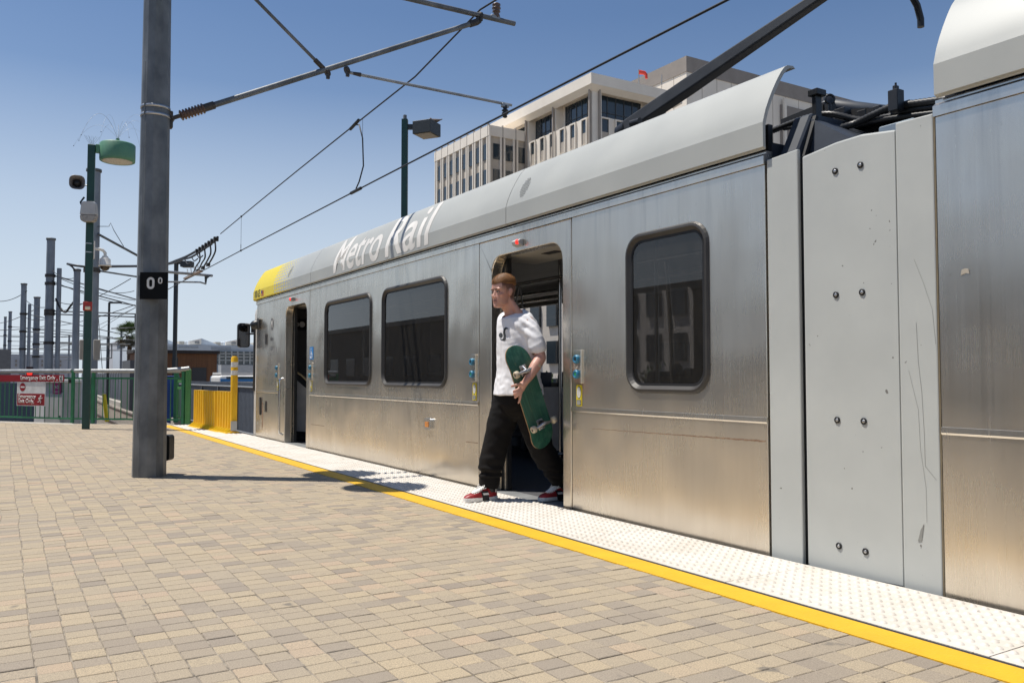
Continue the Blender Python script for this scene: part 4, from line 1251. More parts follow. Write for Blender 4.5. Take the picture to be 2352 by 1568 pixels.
for s, (dx, dz, h, w) in enumerate(((-0.028, -0.032, 0.112, 0.072), (0.062, 0.018, 0.060, 0.040))):
    o_ = rr(-w / 2, w / 2, 0, h, w * 0.48, 6); i_ = rr(-w / 2 + 0.021 * h / 0.11, w / 2 - 0.021 * h / 0.11, 0.021 * h / 0.11, h - 0.021 * h / 0.11, w * 0.2, 6)
    loops = plate(MB(), o_, [i_], 0, 0.003, 2)
    loops.v = [tuple(c + _RT * (a + dx) + Vector((0, 0, 1)) * (b_ + dz) + nf * (0.0005 + e)) for a, b_, e in loops.v]
    put(loops, 'numeral', M['signwhite'], sgn)

# ------------------------------------------------------------------ overhead wires
def catwire(name, label, pts, r):
    P = [Vector(p_) for p_ in pts]
    return tag(MB().tube(P, r, 6).build(name, M['wire']), label, 'wire')
zc = 3.955
bendx = lambda y: XC + 0.00035 * max(0.0, y - 20) ** 2
catwire('contact_wire', 'lower dark contact wire running above the train into the distance', [(XC - 0.03, y, 3.90 + 0.0035 * y if y < 16 else zc) for y in (-12, -4, 2, 8)] + [(bendx(y), y, zc) for y in (12, 20, 30, 45, 60, 80, 110)], 0.0115)
mz = lambda y: 5.18 - 0.028 * max(0, y - 8.7) - 0.0006 * max(0, y - 8.7) ** 2 if y > 8.7 else 5.18 - 0.02 * (8.7 - y) ** 1.0
catwire('messenger_wire', 'upper dark messenger wire slanting down above the contact wire', [(XC, y, mz(y)) for y in (-12, -6, -2, 2, 5)] + [(XC + 0.05, 8.73, 5.42)] + [(XC, y, mz(y)) for y in (10.5, 12.6, 16, 19, 22.5)], 0.0115)
def dropper(y, name, label):
    a, b_ = Vector((XC, y, mz(y))), Vector((XC, y, zc))
    mb = MB().tube([a, b_], 0.004, 5)
    mb.box(a, (0.03, 0.05, 0.04)); mb.box(b_, (0.03, 0.05, 0.04))
    mb.tube([b_ + Vector((0, 0, 0.05)), b_ + Vector((0, 0, 0.15))], 0.008, 5)
    return tag(mb.build(name, M['wire']), label, 'wire')
dropper(20.3, 'dropper_wire', 'thin hanger between the two wires left of the train nose')
yj = U(825, 292, x=XC).y
jp = [(XC, yj + 0.25, mz(yj)), (XC, yj, mz(yj) - 0.06), (XC + 0.02, yj - 0.1, mz(yj) - 0.3), (XC + 0.03, yj - 0.12, mz(yj) - 0.75), (XC, yj - 0.02, zc + 0.12), (XC, yj + 0.12, zc + 0.03)]
jm = MB().tube(jp, 0.012, 6)
jm.tube([(XC, yj + 0.4, mz(yj) - 0.03), (XC, yj + 0.02, mz(yj) + 0.02)], 0.028, 6); jm.tube([(XC, yj - 0.1, zc), (XC, yj + 0.35, zc)], 0.026, 6)
jm.tube([(XC, yj - 0.15, mz(yj)), (XC, yj - 0.15, mz(yj) - 0.35)], 0.003, 5)
tag(jm.build('jumper_cable', M['wire']), 'black looped jumper cable between the wires above the train roof', 'cable')
# bunch of feeder cables and clamps at the far end of the messenger
fd = thing('feeder_cables', 'tangle of black feeder cables and clamps hung on the wires by the pole', 'cable', (XC, 23, mz(22.5)))
def cable(pts, r, root, name='cable', n=6):
    P = [Vector(p_) for p_ in pts]
    out = []
    for i in range(len(P) - 1):
        p0, p1, p2, p3 = P[max(i - 1, 0)], P[i], P[i + 1], P[min(i + 2, len(P) - 1)]
        for k in range(6):
            t = k / 6
            out.append(0.5 * ((2 * p1) + (p2 - p0) * t + (2 * p0 - 5 * p1 + 4 * p2 - p3) * t * t + (3 * p1 - p0 - 3 * p2 + p3) * t ** 3))
    out.append(P[-1])
    return put(MB().tube(out, r, n), name, M['wire'], root)
W_ = lambda u, v, dx=0.0: U(u, v, x=XC + dx)
cable([W_(500, 545), W_(478, 560), W_(455, 574), W_(430, 588), W_(405, 598), W_(380, 606), W_(330, 610), W_(250, 610)], 0.035, fd)
cable([W_(498, 550), W_(470, 571), W_(440, 590), W_(420, 596), W_(400, 604), W_(378, 608)], 0.03, fd)
for k, (u, v) in enumerate(((494, 556), (483, 563), (470, 573), (458, 580))):
    ug, vg = 480 - k * 12, 608 + k * 7
    cable([W_(u, v), W_(u + 1, v + 18), W_(u - 4 - k, (v + vg) / 2 + 6), W_(ug + 2, vg - 6), W_(ug - 2, vg)], 0.022, fd)
    put(MB().box(W_(ug - 2, vg), (0.08, 0.18, 0.08)), 'clamp', M['iron'], fd)
for k in range(7):
    put(MB().box(W_(496 - k * 7, 549 + k * 4.6), (0.12, 0.10, 0.11)), 'clamp', M['iron'], fd)
for k, (u, v) in enumerate(((452, 583), (440, 590), (425, 597))):
    cable([W_(u, v), W_(u + 6, v + 9), W_(u + 14, v + 4)], 0.018, fd)
tag(MB().tube([W_(430, 640), W_(408, 652), W_(384, 666), W_(300, 712), W_(215, 752)], 0.012, 6).build('section_wire', M['wire']), 'thin wire sloping down from the section insulator past the pole', 'wire')
sec = thing('section_insulator', 'coppery section insulator clamped on the contact wire near the pole', 'insulator', W_(442, 630))
put(MB().bar(W_(425, 640), W_(462, 622), 0.10, 0.05), 'body', mat('copper_fitting', (0.42, 0.30, 0.22), 0.45, 0.6), sec)
for k in range(4): put(MB().tube([W_(432 + k * 8, 634 - k * 3), W_(430 + k * 8, 618 - k * 3)], 0.015, 5), 'spike', M['galvlight'], sec)

# ------------------------------------------------------------------ bracket poles further along the line
M['galvfar'] = mat('haze_paled_galvanised', (0.27, 0.30, 0.34), 0.55, 0.2, col2=(0.21, 0.235, 0.265), scale=3)  # far poles paled in colour to imitate distance haze
def far_pole(u, vtop, d, label, w, twin=False, arms=(), name='catenary_pole'):
    p_ = U(u, 864, d=d); top = U(u, vtop, d=d).z
    x, y = p_.x, p_.y
    t = thing(name, label, 'pole', (x, y, -1.3), 0, 'catenary poles along the line')
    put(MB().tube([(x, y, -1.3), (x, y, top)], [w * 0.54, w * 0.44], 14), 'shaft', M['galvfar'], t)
    put(MB().lathe([(w * 0.5, -0.02), (w * 0.52, -0.02), (w * 0.52, 0.04), (0.01, 0.06)], (x, y, top), n=14), 'cap', M['galv'], t)
    if twin:
        put(MB().tube([(x + w * 0.9, y - w * 0.4, -1.3), (x + w * 0.9, y - w * 0.4, top - 0.9)], w * 0.26, 10), 'conduit_pipe', M['galvfar'], t)
    for (z, length, rise, k) in arms:
        b0 = Vector((x + w * 0.5, y, z)); b1 = b0 + Vector((length, 0, rise))
        put(MB().tube([b0, b1], 0.022, 6), 'bracket_arm', M['galv'], t)
        put(MB().lathe([(w * 0.57, -0.045), (w * 0.57, 0.045)], (x, y, z), n=10), 'bracket_collar', M['iron'], t)
        if k:
            e = b0 + Vector((length * 0.75, 0, rise * 0.75))
            put(MB().tube([e, e + Vector((0, 0, -0.45)), e + Vector((-0.7, 0, -0.5))], 0.022, 6), 'steady_arm', M['galv'], t)
    return t
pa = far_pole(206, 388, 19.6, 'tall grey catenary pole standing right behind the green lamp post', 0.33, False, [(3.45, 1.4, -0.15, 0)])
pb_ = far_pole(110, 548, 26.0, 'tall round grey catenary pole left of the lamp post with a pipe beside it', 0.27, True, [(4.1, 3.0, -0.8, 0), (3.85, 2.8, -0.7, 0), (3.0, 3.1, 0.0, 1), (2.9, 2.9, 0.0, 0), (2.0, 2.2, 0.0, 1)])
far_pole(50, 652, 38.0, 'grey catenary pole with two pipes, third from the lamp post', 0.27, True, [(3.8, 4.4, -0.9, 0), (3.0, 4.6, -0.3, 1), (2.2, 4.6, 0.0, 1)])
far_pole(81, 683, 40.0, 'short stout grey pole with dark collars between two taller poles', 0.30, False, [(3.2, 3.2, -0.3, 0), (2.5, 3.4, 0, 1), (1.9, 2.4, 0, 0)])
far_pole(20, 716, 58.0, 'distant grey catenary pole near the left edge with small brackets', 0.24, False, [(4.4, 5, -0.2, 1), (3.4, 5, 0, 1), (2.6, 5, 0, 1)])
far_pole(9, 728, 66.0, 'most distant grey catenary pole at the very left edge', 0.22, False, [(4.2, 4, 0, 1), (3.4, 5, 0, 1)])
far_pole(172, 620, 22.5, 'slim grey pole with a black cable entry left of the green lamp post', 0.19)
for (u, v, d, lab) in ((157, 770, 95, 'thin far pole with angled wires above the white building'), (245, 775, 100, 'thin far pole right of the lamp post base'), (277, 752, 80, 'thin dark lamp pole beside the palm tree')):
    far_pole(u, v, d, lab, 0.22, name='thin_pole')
# cross wires between the far poles
wl = 0
def wire2(a, b_, label, r=0.02, sag=0.12):
    A, B = Vector(a), Vector(b_)
    pts = [A + (B - A) * (k / 8) + Vector((0, 0, -4 * sag * (k / 8) * (1 - k / 8))) for k in range(9)]
    return tag(MB().tube(pts, r, 5).build('span_wire', M['wire']), label, 'wire', 'thin wires strung between the far poles')
spans = [((0, 692, 40), (62, 668, 38)), ((0, 742, 60), (90, 705, 40)), ((60, 690, 36), (110, 705, 30)), ((120, 620, 26), (172, 638, 24)), ((122, 632, 26), (310, 690, 30)), ((120, 645, 26), (300, 700, 34)), ((215, 660, 26), (308, 668, 30)), ((0, 758, 62), (140, 742, 60)), ((0, 772, 70), (200, 770, 80)), ((120, 750, 45), (310, 700, 32)), ((90, 790, 80), (310, 770, 90)), ((125, 690, 26), (215, 690, 24)), ((115, 722, 30), (300, 640, 22)), ((0, 800, 90), (150, 795, 90)), ((160, 790, 95), (250, 788, 100)), ((60, 730, 38), (120, 728, 34))]
for k, (a, b_) in enumerate(spans):
    wire2(U(a[0], a[1], d=a[2]), U(b_[0], b_[1], d=b_[2]), 'thin wire strung between the far poles at the left', 0.00042 * (a[2] + b_[2]) / 2)
fb = thing('feeder_cable', 'thick black cable looping from the poles towards the foreground pole', 'cable', U(230, 606, d=19.5))
cable([U(155, 606, d=19.3), U(175, 610, d=19.0), U(215, 614, d=19.0), U(262, 612, d=18), U(330, 611, d=17)], 0.028, fb)
cable([U(155, 606, d=19.3), U(165, 612, d=19.3), U(173, 622, d=19.3)], 0.02, fb)
cable([U(128, 685, d=25.5), U(137, 705, d=25.5), U(150, 717, d=25.4), U(160, 705, d=25.3), U(172, 690, d=25.2)], 0.03, fb)
ar = thing('far_bracket', 'grey bracket arm with hanging fin reaching right from behind the pole', 'bracket', U(430, 632, d=24))
put(MB().tube([U(380, 624, d=23.5), U(487, 633, d=25.5)], 0.04, 8), 'upper_bar', M['galvlight'], ar)
put(MB().tube([U(380, 647, d=23.5), U(460, 648, d=25), U(473, 652, d=25.2)], 0.025, 8), 'lower_bar', M['galvlight'], ar)
fc = [U(u, v, d=25.2) for u, v in ((470, 632), (486, 632), (476, 640), (474, 653), (471, 653))]
mb = MB(); mb.add(fc + [p_ + Vector((0, 0.03, 0)) for p_ in fc], [(0, 1, 2, 3, 4), (9, 8, 7, 6, 5)] + [(i, (i + 1) % 5, 5 + (i + 1) % 5, 5 + i) for i in range(5)])
put(mb, 'fin', M['galv'], ar)
ar2 = thing('far_bracket', 'slanting grey cantilever tube rising left of the foreground pole', 'bracket', U(265, 560, d=19.6))
put(MB().tube([U(224, 537, d=19.6), U(318, 588, d=20.5)], 0.03, 8), 'tube', M['galv'], ar2)
put(MB().tube([U(224, 520, d=19.6), U(250, 520, d=19.9), U(254, 512, d=19.9), U(262, 530, d=20), U(284, 566, d=20.2)], 0.008, 5), 'stay', M['wire'], ar2)

# ------------------------------------------------------------------ green platform lamp and what hangs on it
LX, LY = 1.366, 17.11
lamp = thing('platform_lamp', 'dark green square lamp post with a round sage green lamp head', 'lamp', (LX, LY, 0))
ltop = U(200, 332, y=LY).z
put(MB().box((LX, LY, ltop / 2), (0.125, 0.125, ltop), Matrix.Rotation(-YAW * 0.3, 3, 'Z')), 'post', M['dgreen'], lamp, 0.006)
hx = U(270, 351, y=LY).x; hz0, hz1 = U(270, 372, y=LY).z, U(270, 331, y=LY).z
put(MB().b2((LX + 0.06, LY - 0.045, hz0 + 0.12), (hx - 0.27, LY + 0.045, hz1 - 0.06)), 'arm', M['lgreen'], lamp, 0.01)
hd_ = put(MB().lathe([(0.255, 0.012), (0.285, 0.0), (0.305, 0.01), (0.31, 0.05), (0.31, hz1 - hz0 - 0.02), (0.29, hz1 - hz0), (0.02, hz1 - hz0 + 0.01)], (hx, LY, hz0), n=32), 'lamp_head', M['lgreen'], lamp)
put(MB().lathe([(0.26, 0.0), (0.25, 0.014), (0.02, 0.016)], (hx, LY, hz0 + 0.004), n=28), 'lens', mat('prismatic_lens', (0.62, 0.56, 0.42), 0.25, col2=(0.4, 0.36, 0.28), scale=40), lamp)
put(MB().lathe([(0.015, 0), (0.015, 0.05), (0.035, 0.09), (0.035, 0.10)], (hx, LY, hz1), n=10), 'bird_wire_cap', M['lgreen'], lamp)
bw = thing('bird_deterrent', 'spider of thin springy bird wires above the green lamp head', 'bird wires', (hx, LY, hz1 + 0.09))
for k in range(11):
    a = 2 * math.pi * k / 11 + 0.3; L_ = 0.65 + 0.3 * ((k * 7) % 5) / 5; hgt = 0.30 + 0.22 * ((k * 3) % 4) / 4
    pts = [Vector((hx + math.cos(a) * L_ * t, LY + math.sin(a) * L_ * t, hz1 + 0.09 + hgt * (1 - (1 - 2 * t) ** 2) - 0.12 * t * t)) for t in [j / 10 for j in range(11)]]
    put(MB().tube(pts, 0.0014, 4), 'wire', M['galvlight'], bw)
    put(MB().sphere(pts[-1], 0.009, 6, 4), 'tip', M['black'], bw)
bs = MB()
for k in range(9): bs.tube([(LX + (k % 3 - 1) * 0.03, LY, ltop), (LX + (k - 4) * 0.032, LY + (k % 2) * 0.04, ltop + 0.17)], 0.002, 4)
tag(bs.build('bird_spikes', M['galv']), 'small fan of bird spikes on top of the green lamp post', 'bird spikes')
def off(u, v, dy=0.0): return U(u, v, y=LY + dy)
c = off(177, 420)
hs = thing('loudspeaker', 'grey horn loudspeaker on the left of the green lamp post', 'speaker', c)
ax_ = (CAM_POS - c).normalized()
ax_ = Vector((ax_.x, ax_.y, 0.0)).normalized()
rx_ = ax_.cross(Vector((0, 0, 1)))
def sqring(c, w, dd, r=0.35):
    return [Vector(c) + ax_ * dd + rx_ * p_[0] + Vector((0, 0, p_[1])) for p_ in rr(-w / 2, w / 2, -w / 2, w / 2, w * r, 4)]
put(MB().rings([sqring(c, 0.14, -0.16), sqring(c, 0.17, -0.1), sqring(c, 0.25, 0.05), sqring(c, 0.262, 0.06), sqring(c, 0.24, 0.062), sqring(c, 0.13, -0.05)], smooth=True), 'horn', mat('taupe_horn', (0.17, 0.15, 0.14), 0.5), hs)
put(MB().lathe([(0.075, 0), (0.045, 0.05), (0.03, 0.06), (0.005, 0.065)], c - ax_ * 0.045, ax_, 16), 'driver', M['black'], hs)
put(MB().tube([c - ax_ * 0.1, Vector((LX - 0.05, LY, c.z - 0.03))], 0.012, 6), 'mount', M['galvlight'], hs)
c = off(205, 487, -0.13)
fl2 = thing('floodlight', 'light grey wall floodlight with clear lower lens on the green post', 'light', c)
put(MB().prism([(-0.12, 0.16), (-0.145, -0.06), (0.145, -0.06), (0.12, 0.16), (0.09, 0.185), (-0.09, 0.185)], 1, -0.07, 0.06), 'housing', M['plasticgrey'], fl2, 0.015, 2)
put(MB().prism([(-0.145, -0.065), (-0.13, -0.16), (-0.08, -0.19), (0.08, -0.19), (0.13, -0.16), (0.145, -0.065)], 1, -0.075, 0.05), 'lens', mat('clear_prismatic_lens', (0.42, 0.38, 0.33), 0.15, col2=(0.25, 0.22, 0.2), scale=30), fl2, 0.02, 2)
for o in fl2.children: o.matrix_parent_inverse = Matrix.Identity(4); o.rotation_euler = (0, 0, -YAW * 0.8)
put(MB().tube([c + Vector((-0.11, 0.05, 0.1)), c + Vector((-0.14, 0.08, 0.18)), c + Vector((-0.08, 0.1, 0.28))], 0.018, 6), 'cable_whip', M['black'], fl2)
c = off(241, 608)
cam_ = thing('dome_camera', 'white dome security camera on a curved arm right of the green post', 'camera', c)
put(MB().lathe([(0.05, 0.16), (0.055, 0.14), (0.095, 0.10), (0.10, 0.0), (0.115, -0.01), (0.112, -0.03), (0.02, -0.03)], c, (0, 0, 1), 22), 'housing', M['white'], cam_)
put(MB().sphere(c + Vector((0, 0, -0.035)), 0.085, 18, 10, (1, 1, 0.95)), 'dome', mat('smoked_dome', (0.05, 0.035, 0.025), 0.08, scale=6), cam_)
put(MB().tube([c + Vector((0, 0, 0.15)), c + Vector((0, 0, 0.22)), c + Vector((-0.04, 0, 0.27)), c + Vector((-0.10, 0, 0.285)), Vector((LX + 0.07, LY, c.z + 0.285))], 0.028, 10), 'arm', M['white'], cam_)
put(MB().b2((LX + 0.062, LY - 0.06, c.z + 0.10), (LX + 0.085, LY + 0.06, c.z + 0.42)), 'mount_plate', M['white'], cam_)
for dz in (0.2, 0.36): put(MB().b2((LX - 0.068, LY - 0.068, c.z + dz), (LX + 0.066, LY + 0.068, c.z + dz + 0.015)), 'strap', M['band'], cam_)
c = off(201, 703, -0.075)
fs_ = thing('strobe_alarm', 'small red strobe alarm box on the green lamp post', 'alarm', c)
put(MB().box(c, (0.15, 0.05, 0.165)), 'box', M['redplastic'], fs_, 0.006)
put(MB().box(c + Vector((0.0, -0.03, -0.035)), (0.085, 0.03, 0.06)), 'lens', mat('cream_lens', (0.75, 0.68, 0.5), 0.3), fs_, 0.008)
for (u, w, lab) in ((192, 0.10, 'pale grey box behind the left of the green lamp post'), (222, 0.07, 'pale grey box behind the right of the green lamp post')):
    c = U(u, 803, d=17.5)
    bx2 = MB().box(c, (w + 0.05, 0.15, 0.42))
    tag(bx2.build('equipment_box', mat('warm_grey_box', (0.34, 0.32, 0.29), 0.5), None, 0.01), lab, 'box')

# ------------------------------------------------------------------ railing at the platform end with its signs
RA, RB, RC = Vector((0.07, 21.23, 0)), Vector((1.304, 19.49, 0)), Vector((3.16, 17.80, 0))
RZ = RB + (RA - RB) * 1.87
railing = thing('end_railing', 'green picket railing with a steel top rail closing the platform end', 'railing', tuple(RB))
ht = 1.07
for a, b_ in ((RZ, RB), (RB, RC)):
    d_ = (b_ - a).normalized(); L_ = (b_ - a).length
    put(MB().tube([a + Vector((0, 0, ht)) + d_ * 0.04, b_ + Vector((0, 0, ht)) - d_ * 0.04], 0.042, 12), 'top_rail', M['galvlight'], railing)
    for z in (0.09, 0.92):
        put(MB().bar(a + Vector((0, 0, z)), b_ + Vector((0, 0, z)), 0.03, 0.035), 'cross_rail', M['rgreen'], railing)
    npk = int(L_ / 0.135)
    for k in range(1, npk):
        p_ = a + d_ * (L_ * k / npk)
        put(MB().bar(p_ + Vector((0, 0, 0.1)), p_ + Vector((0, 0, 0.91)), 0.016, 0.016), 'picket', M['rgreen'], railing)
for p_ in (RB, RC, RZ, RB + (RC - RB) * 0.19):
    put(MB().box(p_ + Vector((0, 0, 0.54)), (0.06, 0.05, 1.08), Matrix.Rotation(R(-45), 3, 'Z')), 'post', M['rgreen'], railing, 0.004)
put(MB().box(RB + Vector((-0.06, 0.03, 0.86)), (0.05, 0.06, 0.08)), 'latch', M['black'], railing)
# return section with the broad light green end post
RD = U(431, 974, z=0); RE = U(407, 970, z=0)
gp = thing('gate_post', 'broad light green gate post with a steel cap at the railing end', 'post', tuple(RD))
lg = mat('light_green_post_paint', (0.075, 0.26, 0.075), 0.45, scale=5)
dR = Vector((0.9, 0.43, 0)).normalized()
mbp = MB(); mbp.box(RD + Vector((0, 0, 0.55)), (0.10, 0.06, 1.10), Matrix.Rotation(R(-32), 3, 'Z'))
put(mbp, 'post', lg, gp, 0.005)
put(MB().tube([RD + Vector((0.02, 0.0, 1.115)), RC + Vector((0, 0, 1.10)), RC + (RB - RC).normalized() * 0.5 + Vector((0, 0, ht))], 0.05, 10), 'cap_rail', M['galvlight'], gp)
mbp = MB().box(RE + Vector((-0.02, 0.05, 0.54)), (0.09, 0.06, 1.08), Matrix.Rotation(R(-32), 3, 'Z'))
put(mbp, 'side_post', M['rgreen'], gp, 0.005)
for z in (0.12, 0.72, 0.86): put(MB().bar(RE + Vector((0, 0.0, z)), RD + Vector((0, 0, z)), 0.03, 0.05), 'bar', lg, gp)
for k in range(6):
    p_ = RE + (RD - RE) * ((k + 0.5) / 6)
    put(MB().bar(p_ + Vector((0, 0.03, 0.12)), p_ + Vector((0, 0.03, 0.75)), 0.014, 0.014), 'picket', lg, gp)
nt_ = thing('gate_notice', 'narrow yellow and white notice taped between the green gate posts', 'notice', tuple(RE))
qn = (RE + RD) / 2 + Vector((0.0, -0.06, 0))
put(flat(MB(), qn + Vector((0, 0, 0.50)), 0.075, 0.32, 0.006), 'yellow_sheet', M['stickyellow'], nt_)
put(flat(MB(), qn + Vector((0, 0, 0.275)), 0.08, 0.13, 0.006), 'white_sheet', M['signwhite'], nt_)
put(flat(MB(), qn + Vector((0, 0, 0.78)), 0.085, 0.20, 0.006), 'dark_sheet', M['darkblue'], nt_)

WN = Vector((RB - RA)).normalized(); NN = Vector((WN.y, -WN.x, 0));
if NN.dot(CAM_POS - RB) < 0: NN = -NN
def on_wall(u, v, out=0.04):
    r = _FW + _RT * ((u - _CX) / _F) - _UP * ((v - _CY) / _F)
    t = ((RB + NN * out) - CAM_POS).dot(NN) / r.dot(NN)
    return CAM_POS + r * t
def wall_board(name, u0, u1, v0, v1, m, root, out, d=0.006):
    a, b_ = on_wall(u0, v1, out), on_wall(u1, v0, out)
    a2 = on_wall(u1, v1, out)
    W, H_ = (Vector((a2.x, a2.y, 0)) - Vector((a.x, a.y, 0))).length, b_.z - a2.z
    ex = (Vector((a2.x, a2.y, 0)) - Vector((a.x, a.y, 0))).normalized()
    cc = (a + a2) / 2; cc.z = a2.z + H_ / 2
    return put(flat(MB(), cc, W, H_, d, ex, NN), name, m, root), a, a2, ex, H_
es = thing('exit_banner', 'long dark red banner reading Emergency Exit Only on the end railing', 'sign', tuple(RA))
bo, a, a2, ex, H_ = wall_board('board', -60, 147, 860.5, 876.5, M['signred'], es, 0.06)
put_text = lambda s, u, v, size, m, root, out, off=0.003, sx=1.0: (lambda o: (setattr(o, 'parent', root), setattr(o, 'matrix_parent_inverse', Matrix.Translation(root.location).inverted()), o)[2])(text_obj('lettering', s, m, None, on_wall(u, v, out), ex, (0, 0, 1), size, off, 'LEFT', sx))
wtot = (on_wall(127, 870, 0.07) - on_wall(46.5, 870, 0.07)).length
me_t = text_data('Emergency Exit Only', 1.0, 0.01); w1_ = max(v.co.x for v in me_t.vertices)
put_text('Emergency Exit Only', 46.5, 871.8, wtot / w1_, M['signwhite'], es, 0.061, 0.0012)
wall_board('pictogram_panel', 136, 144.5, 862.5, 874.5, M['signwhite'], es, 0.0615, 0.001)
def runner(c, h, ex, nn, m, root):
    """running figure: head, leaning body, limbs, on a small panel"""
    mb = MB()
    P2 = lambda a, b_: Vector(c) + ex * a * h + Vector((0, 0, b_ * h)) + nn * 0.002
    mb.tube([P2(0.05, 0.2), P2(-0.05, -0.05)], h * 0.09, 6)
    mb.tube([P2(-0.05, -0.05), P2(0.15, -0.2), P2(0.1, -0.42)], h * 0.05, 6)
    mb.tube([P2(-0.05, -0.05), P2(-0.15, -0.25), P2(-0.35, -0.3)], h * 0.05, 6)
    mb.tube([P2(0.05, 0.2), P2(0.25, 0.1), P2(0.35, 0.2)], h * 0.04, 6)
    mb.tube([P2(0.05, 0.2), P2(-0.2, 0.18), P2(-0.25, 0.02)], h * 0.04, 6)
    mb.sphere(P2(0.12, 0.38), h * 0.10, 8, 6)
    return put(mb, 'runner_symbol', m, root)
runner(on_wall(140, 868.5, 0.063), 0.11, ex, NN, M['ink'], es)
tri = MB(); c_ = on_wall(131, 873.5, 0.063)
tri.add([c_ - ex * 0.022, c_ + ex * 0.022, c_ + Vector((0, 0, 0.035))], [(0, 1, 2)])
put(tri, 'arrow', M['signwhite'], es)
eb = thing('exit_board', 'white board with a no entry roundel and red exit panel below the banner', 'sign', tuple(RA))
wall_board('board', 38, 103.5, 877, 932.5, M['signwhite'], eb, 0.05)
wall_board('red_panel', 39, 102, 904, 931, M['signred'], eb, 0.052, 0.001)
put(MB().lathe([(0.088, 0), (0.088, 0.002)], on_wall(52, 888.5, 0.051), NN, 26), 'roundel', M['signred'], eb)
cc = on_wall(52, 888.5, 0.054)
put(flat(MB(), cc, 0.125, 0.032, 0.001, ex, NN), 'roundel_bar', M['signwhite'], eb)
w2_ = (on_wall(93, 915, 0.053) - on_wall(42.5, 915, 0.053)).length
me_t = text_data('Emergency', 1.0, 0.01); we = max(v.co.x for v in me_t.vertices)
put_text('Emergency', 42.0, 914.0, w2_ / we * 0.80, M['signwhite'], eb, 0.0525, 0.0015)
put_text('Exit Only,', 42.0, 924.5, w2_ / we * 0.80, M['signwhite'], eb, 0.0525, 0.0015)
runner(on_wall(92, 917, 0.054), 0.18, ex, NN, M['signwhite'], eb)

# ------------------------------------------------------------------ yellow barrier panels by the train nose
BA, BB = U(446, 978, z=0), U(549, 1000, z=0)
BA, BB = Vector((3.26, 17.0, 0)), Vector((3.40, 14.42, 0))
bd = (BB - BA).normalized(); bl = (BB - BA).length
split_ = 0.615
for k, (t0, t1, nr, lab) in enumerate(((0.0, split_ - 0.01, 10, 'ribbed yellow platform barrier panel next to the green gate post'), (split_ + 0.01, 1.0, 6, 'ribbed yellow barrier panel with a tall striped end post by the train nose'))):
    t = thing('platform_barrier', lab, 'barrier', tuple(BA + bd * bl * t0), 0, 'yellow barrier panels on the platform edge')
    a, b_ = BA + bd * bl * t0, BA + bd * bl * t1
    nb = Vector((-1, 0.05, 0)).normalized()
    base = MB()
    sec2 = [(-0.17, 0.0), (0.06, 0.0), (0.06, 0.02), (0.03, 0.035), (-0.07, 0.035), (-0.17, 0.012)]
    base.rings([[p_ + Vector((s_[0], 0, s_[1])) for s_ in sec2] for p_ in (a, b_)], smooth=False)
    put(base, 'base', M['barrier'], t)
    Lk = (b_ - a).length
    for j in range(nr):
        p_ = a + bd * (Lk * (j + 0.5) / nr); w = Lk / nr
        hgt = 0.70
        last = (k == 1 and j == nr - 1)
        rib = MB()
        s_ = [(0.03, -0.42 * w), (-0.03, -0.40 * w), (-0.062, -0.22 * w), (-0.066, 0.0), (-0.062, 0.22 * w), (-0.03, 0.40 * w), (0.03, 0.42 * w)]
        rib.rings([[p_ + Vector((q_[0], q_[1], z)) for q_ in s_] for z in (0.05, hgt)], smooth=False)
        put(rib, 'rib', M['barrier'], t, 0.006)
        gus = MB().prism([(p_.x - 0.16, 0.02), (p_.x - 0.05, 0.02), (p_.x - 0.05, 0.10)], 1, p_.y - 0.012, p_.y + 0.012)
        put(gus, 'foot_gusset', M['stickyellow'], t)
        if last:
            put(MB().tube([p_ + Vector((-0.01, 0, 0.68)), p_ + Vector((-0.01, 0, 1.27)), p_ + Vector((-0.01, 0, 1.30))], [0.058, 0.058, 0.04], 16), 'post', M['barrier'], t)
            for z0, z1 in ((0.98, 1.06), (1.115, 1.20)):
                put(MB().tube([p_ + Vector((-0.01, 0, z0)), p_ + Vector((-0.01, 0, z1))], 0.0595, 16), 'reflective_band', M['signwhite'], t)
            put(MB().box(p_ + Vector((-0.03, -0.1, 0.13)), (0.10, 0.03, 0.16)), 'steel_bracket', M['galvlight'], t)

# ------------------------------------------------------------------ fence and wall on the far side of the line
fence = thing('slat_fence', 'dark grey slatted fence with pale steel pipes beyond the track', 'fence', (7.1, 24, -1.3))
y = 15.0
fxx = lambda y: 7.1 + 0.0021 * max(0, y - 36) ** 2
while y < 67:
    xa_, xb_ = fxx(y), fxx(y + 3.0)
    put(MB().tube([(xa_, y, -1.3), (xa_, y, 0.62)], 0.03, 8), 'post', M['galvlight'], fence)
    put(MB().tube([(xa_, y, 0.60), (xb_, y + 3.0, 0.60)], 0.028, 8), 'top_pipe', M['galvlight'], fence)
    put(MB().tube([(xa_, y, -0.93), (xb_, y + 3.0, -0.93)], 0.024, 8), 'bottom_pipe', M['galvlight'], fence)
    y += 3.0
slm = mat('grey_blue_slat', (0.075, 0.09, 0.115), 0.55, col2=(0.055, 0.066, 0.085), scale=5)
sl_ = MB(); k = 0
y = 15.02
while y < 69:
    w = 0.05 if y < 21 else 0.084
    sl_.b2((fxx(y) + 0.03 + 0.006 * (k % 2), y, -1.2), (fxx(y) + 0.042 + 0.006 * (k % 2), y + w, 0.74 + 0.02 * (k % 2)))
    y += 0.088; k += 1
tag(put(sl_, 'slats', slm, fence), kind='stuff')
wall = thing('panel_wall', 'long blue grey panelled wall running beside the far track', 'wall', (10.0, 60, -1.3))
wm = mat('blue_grey_wall_panel', (0.075, 0.088, 0.11), 0.6, col2=(0.06, 0.07, 0.09), scale=1.0)
y = 69.5
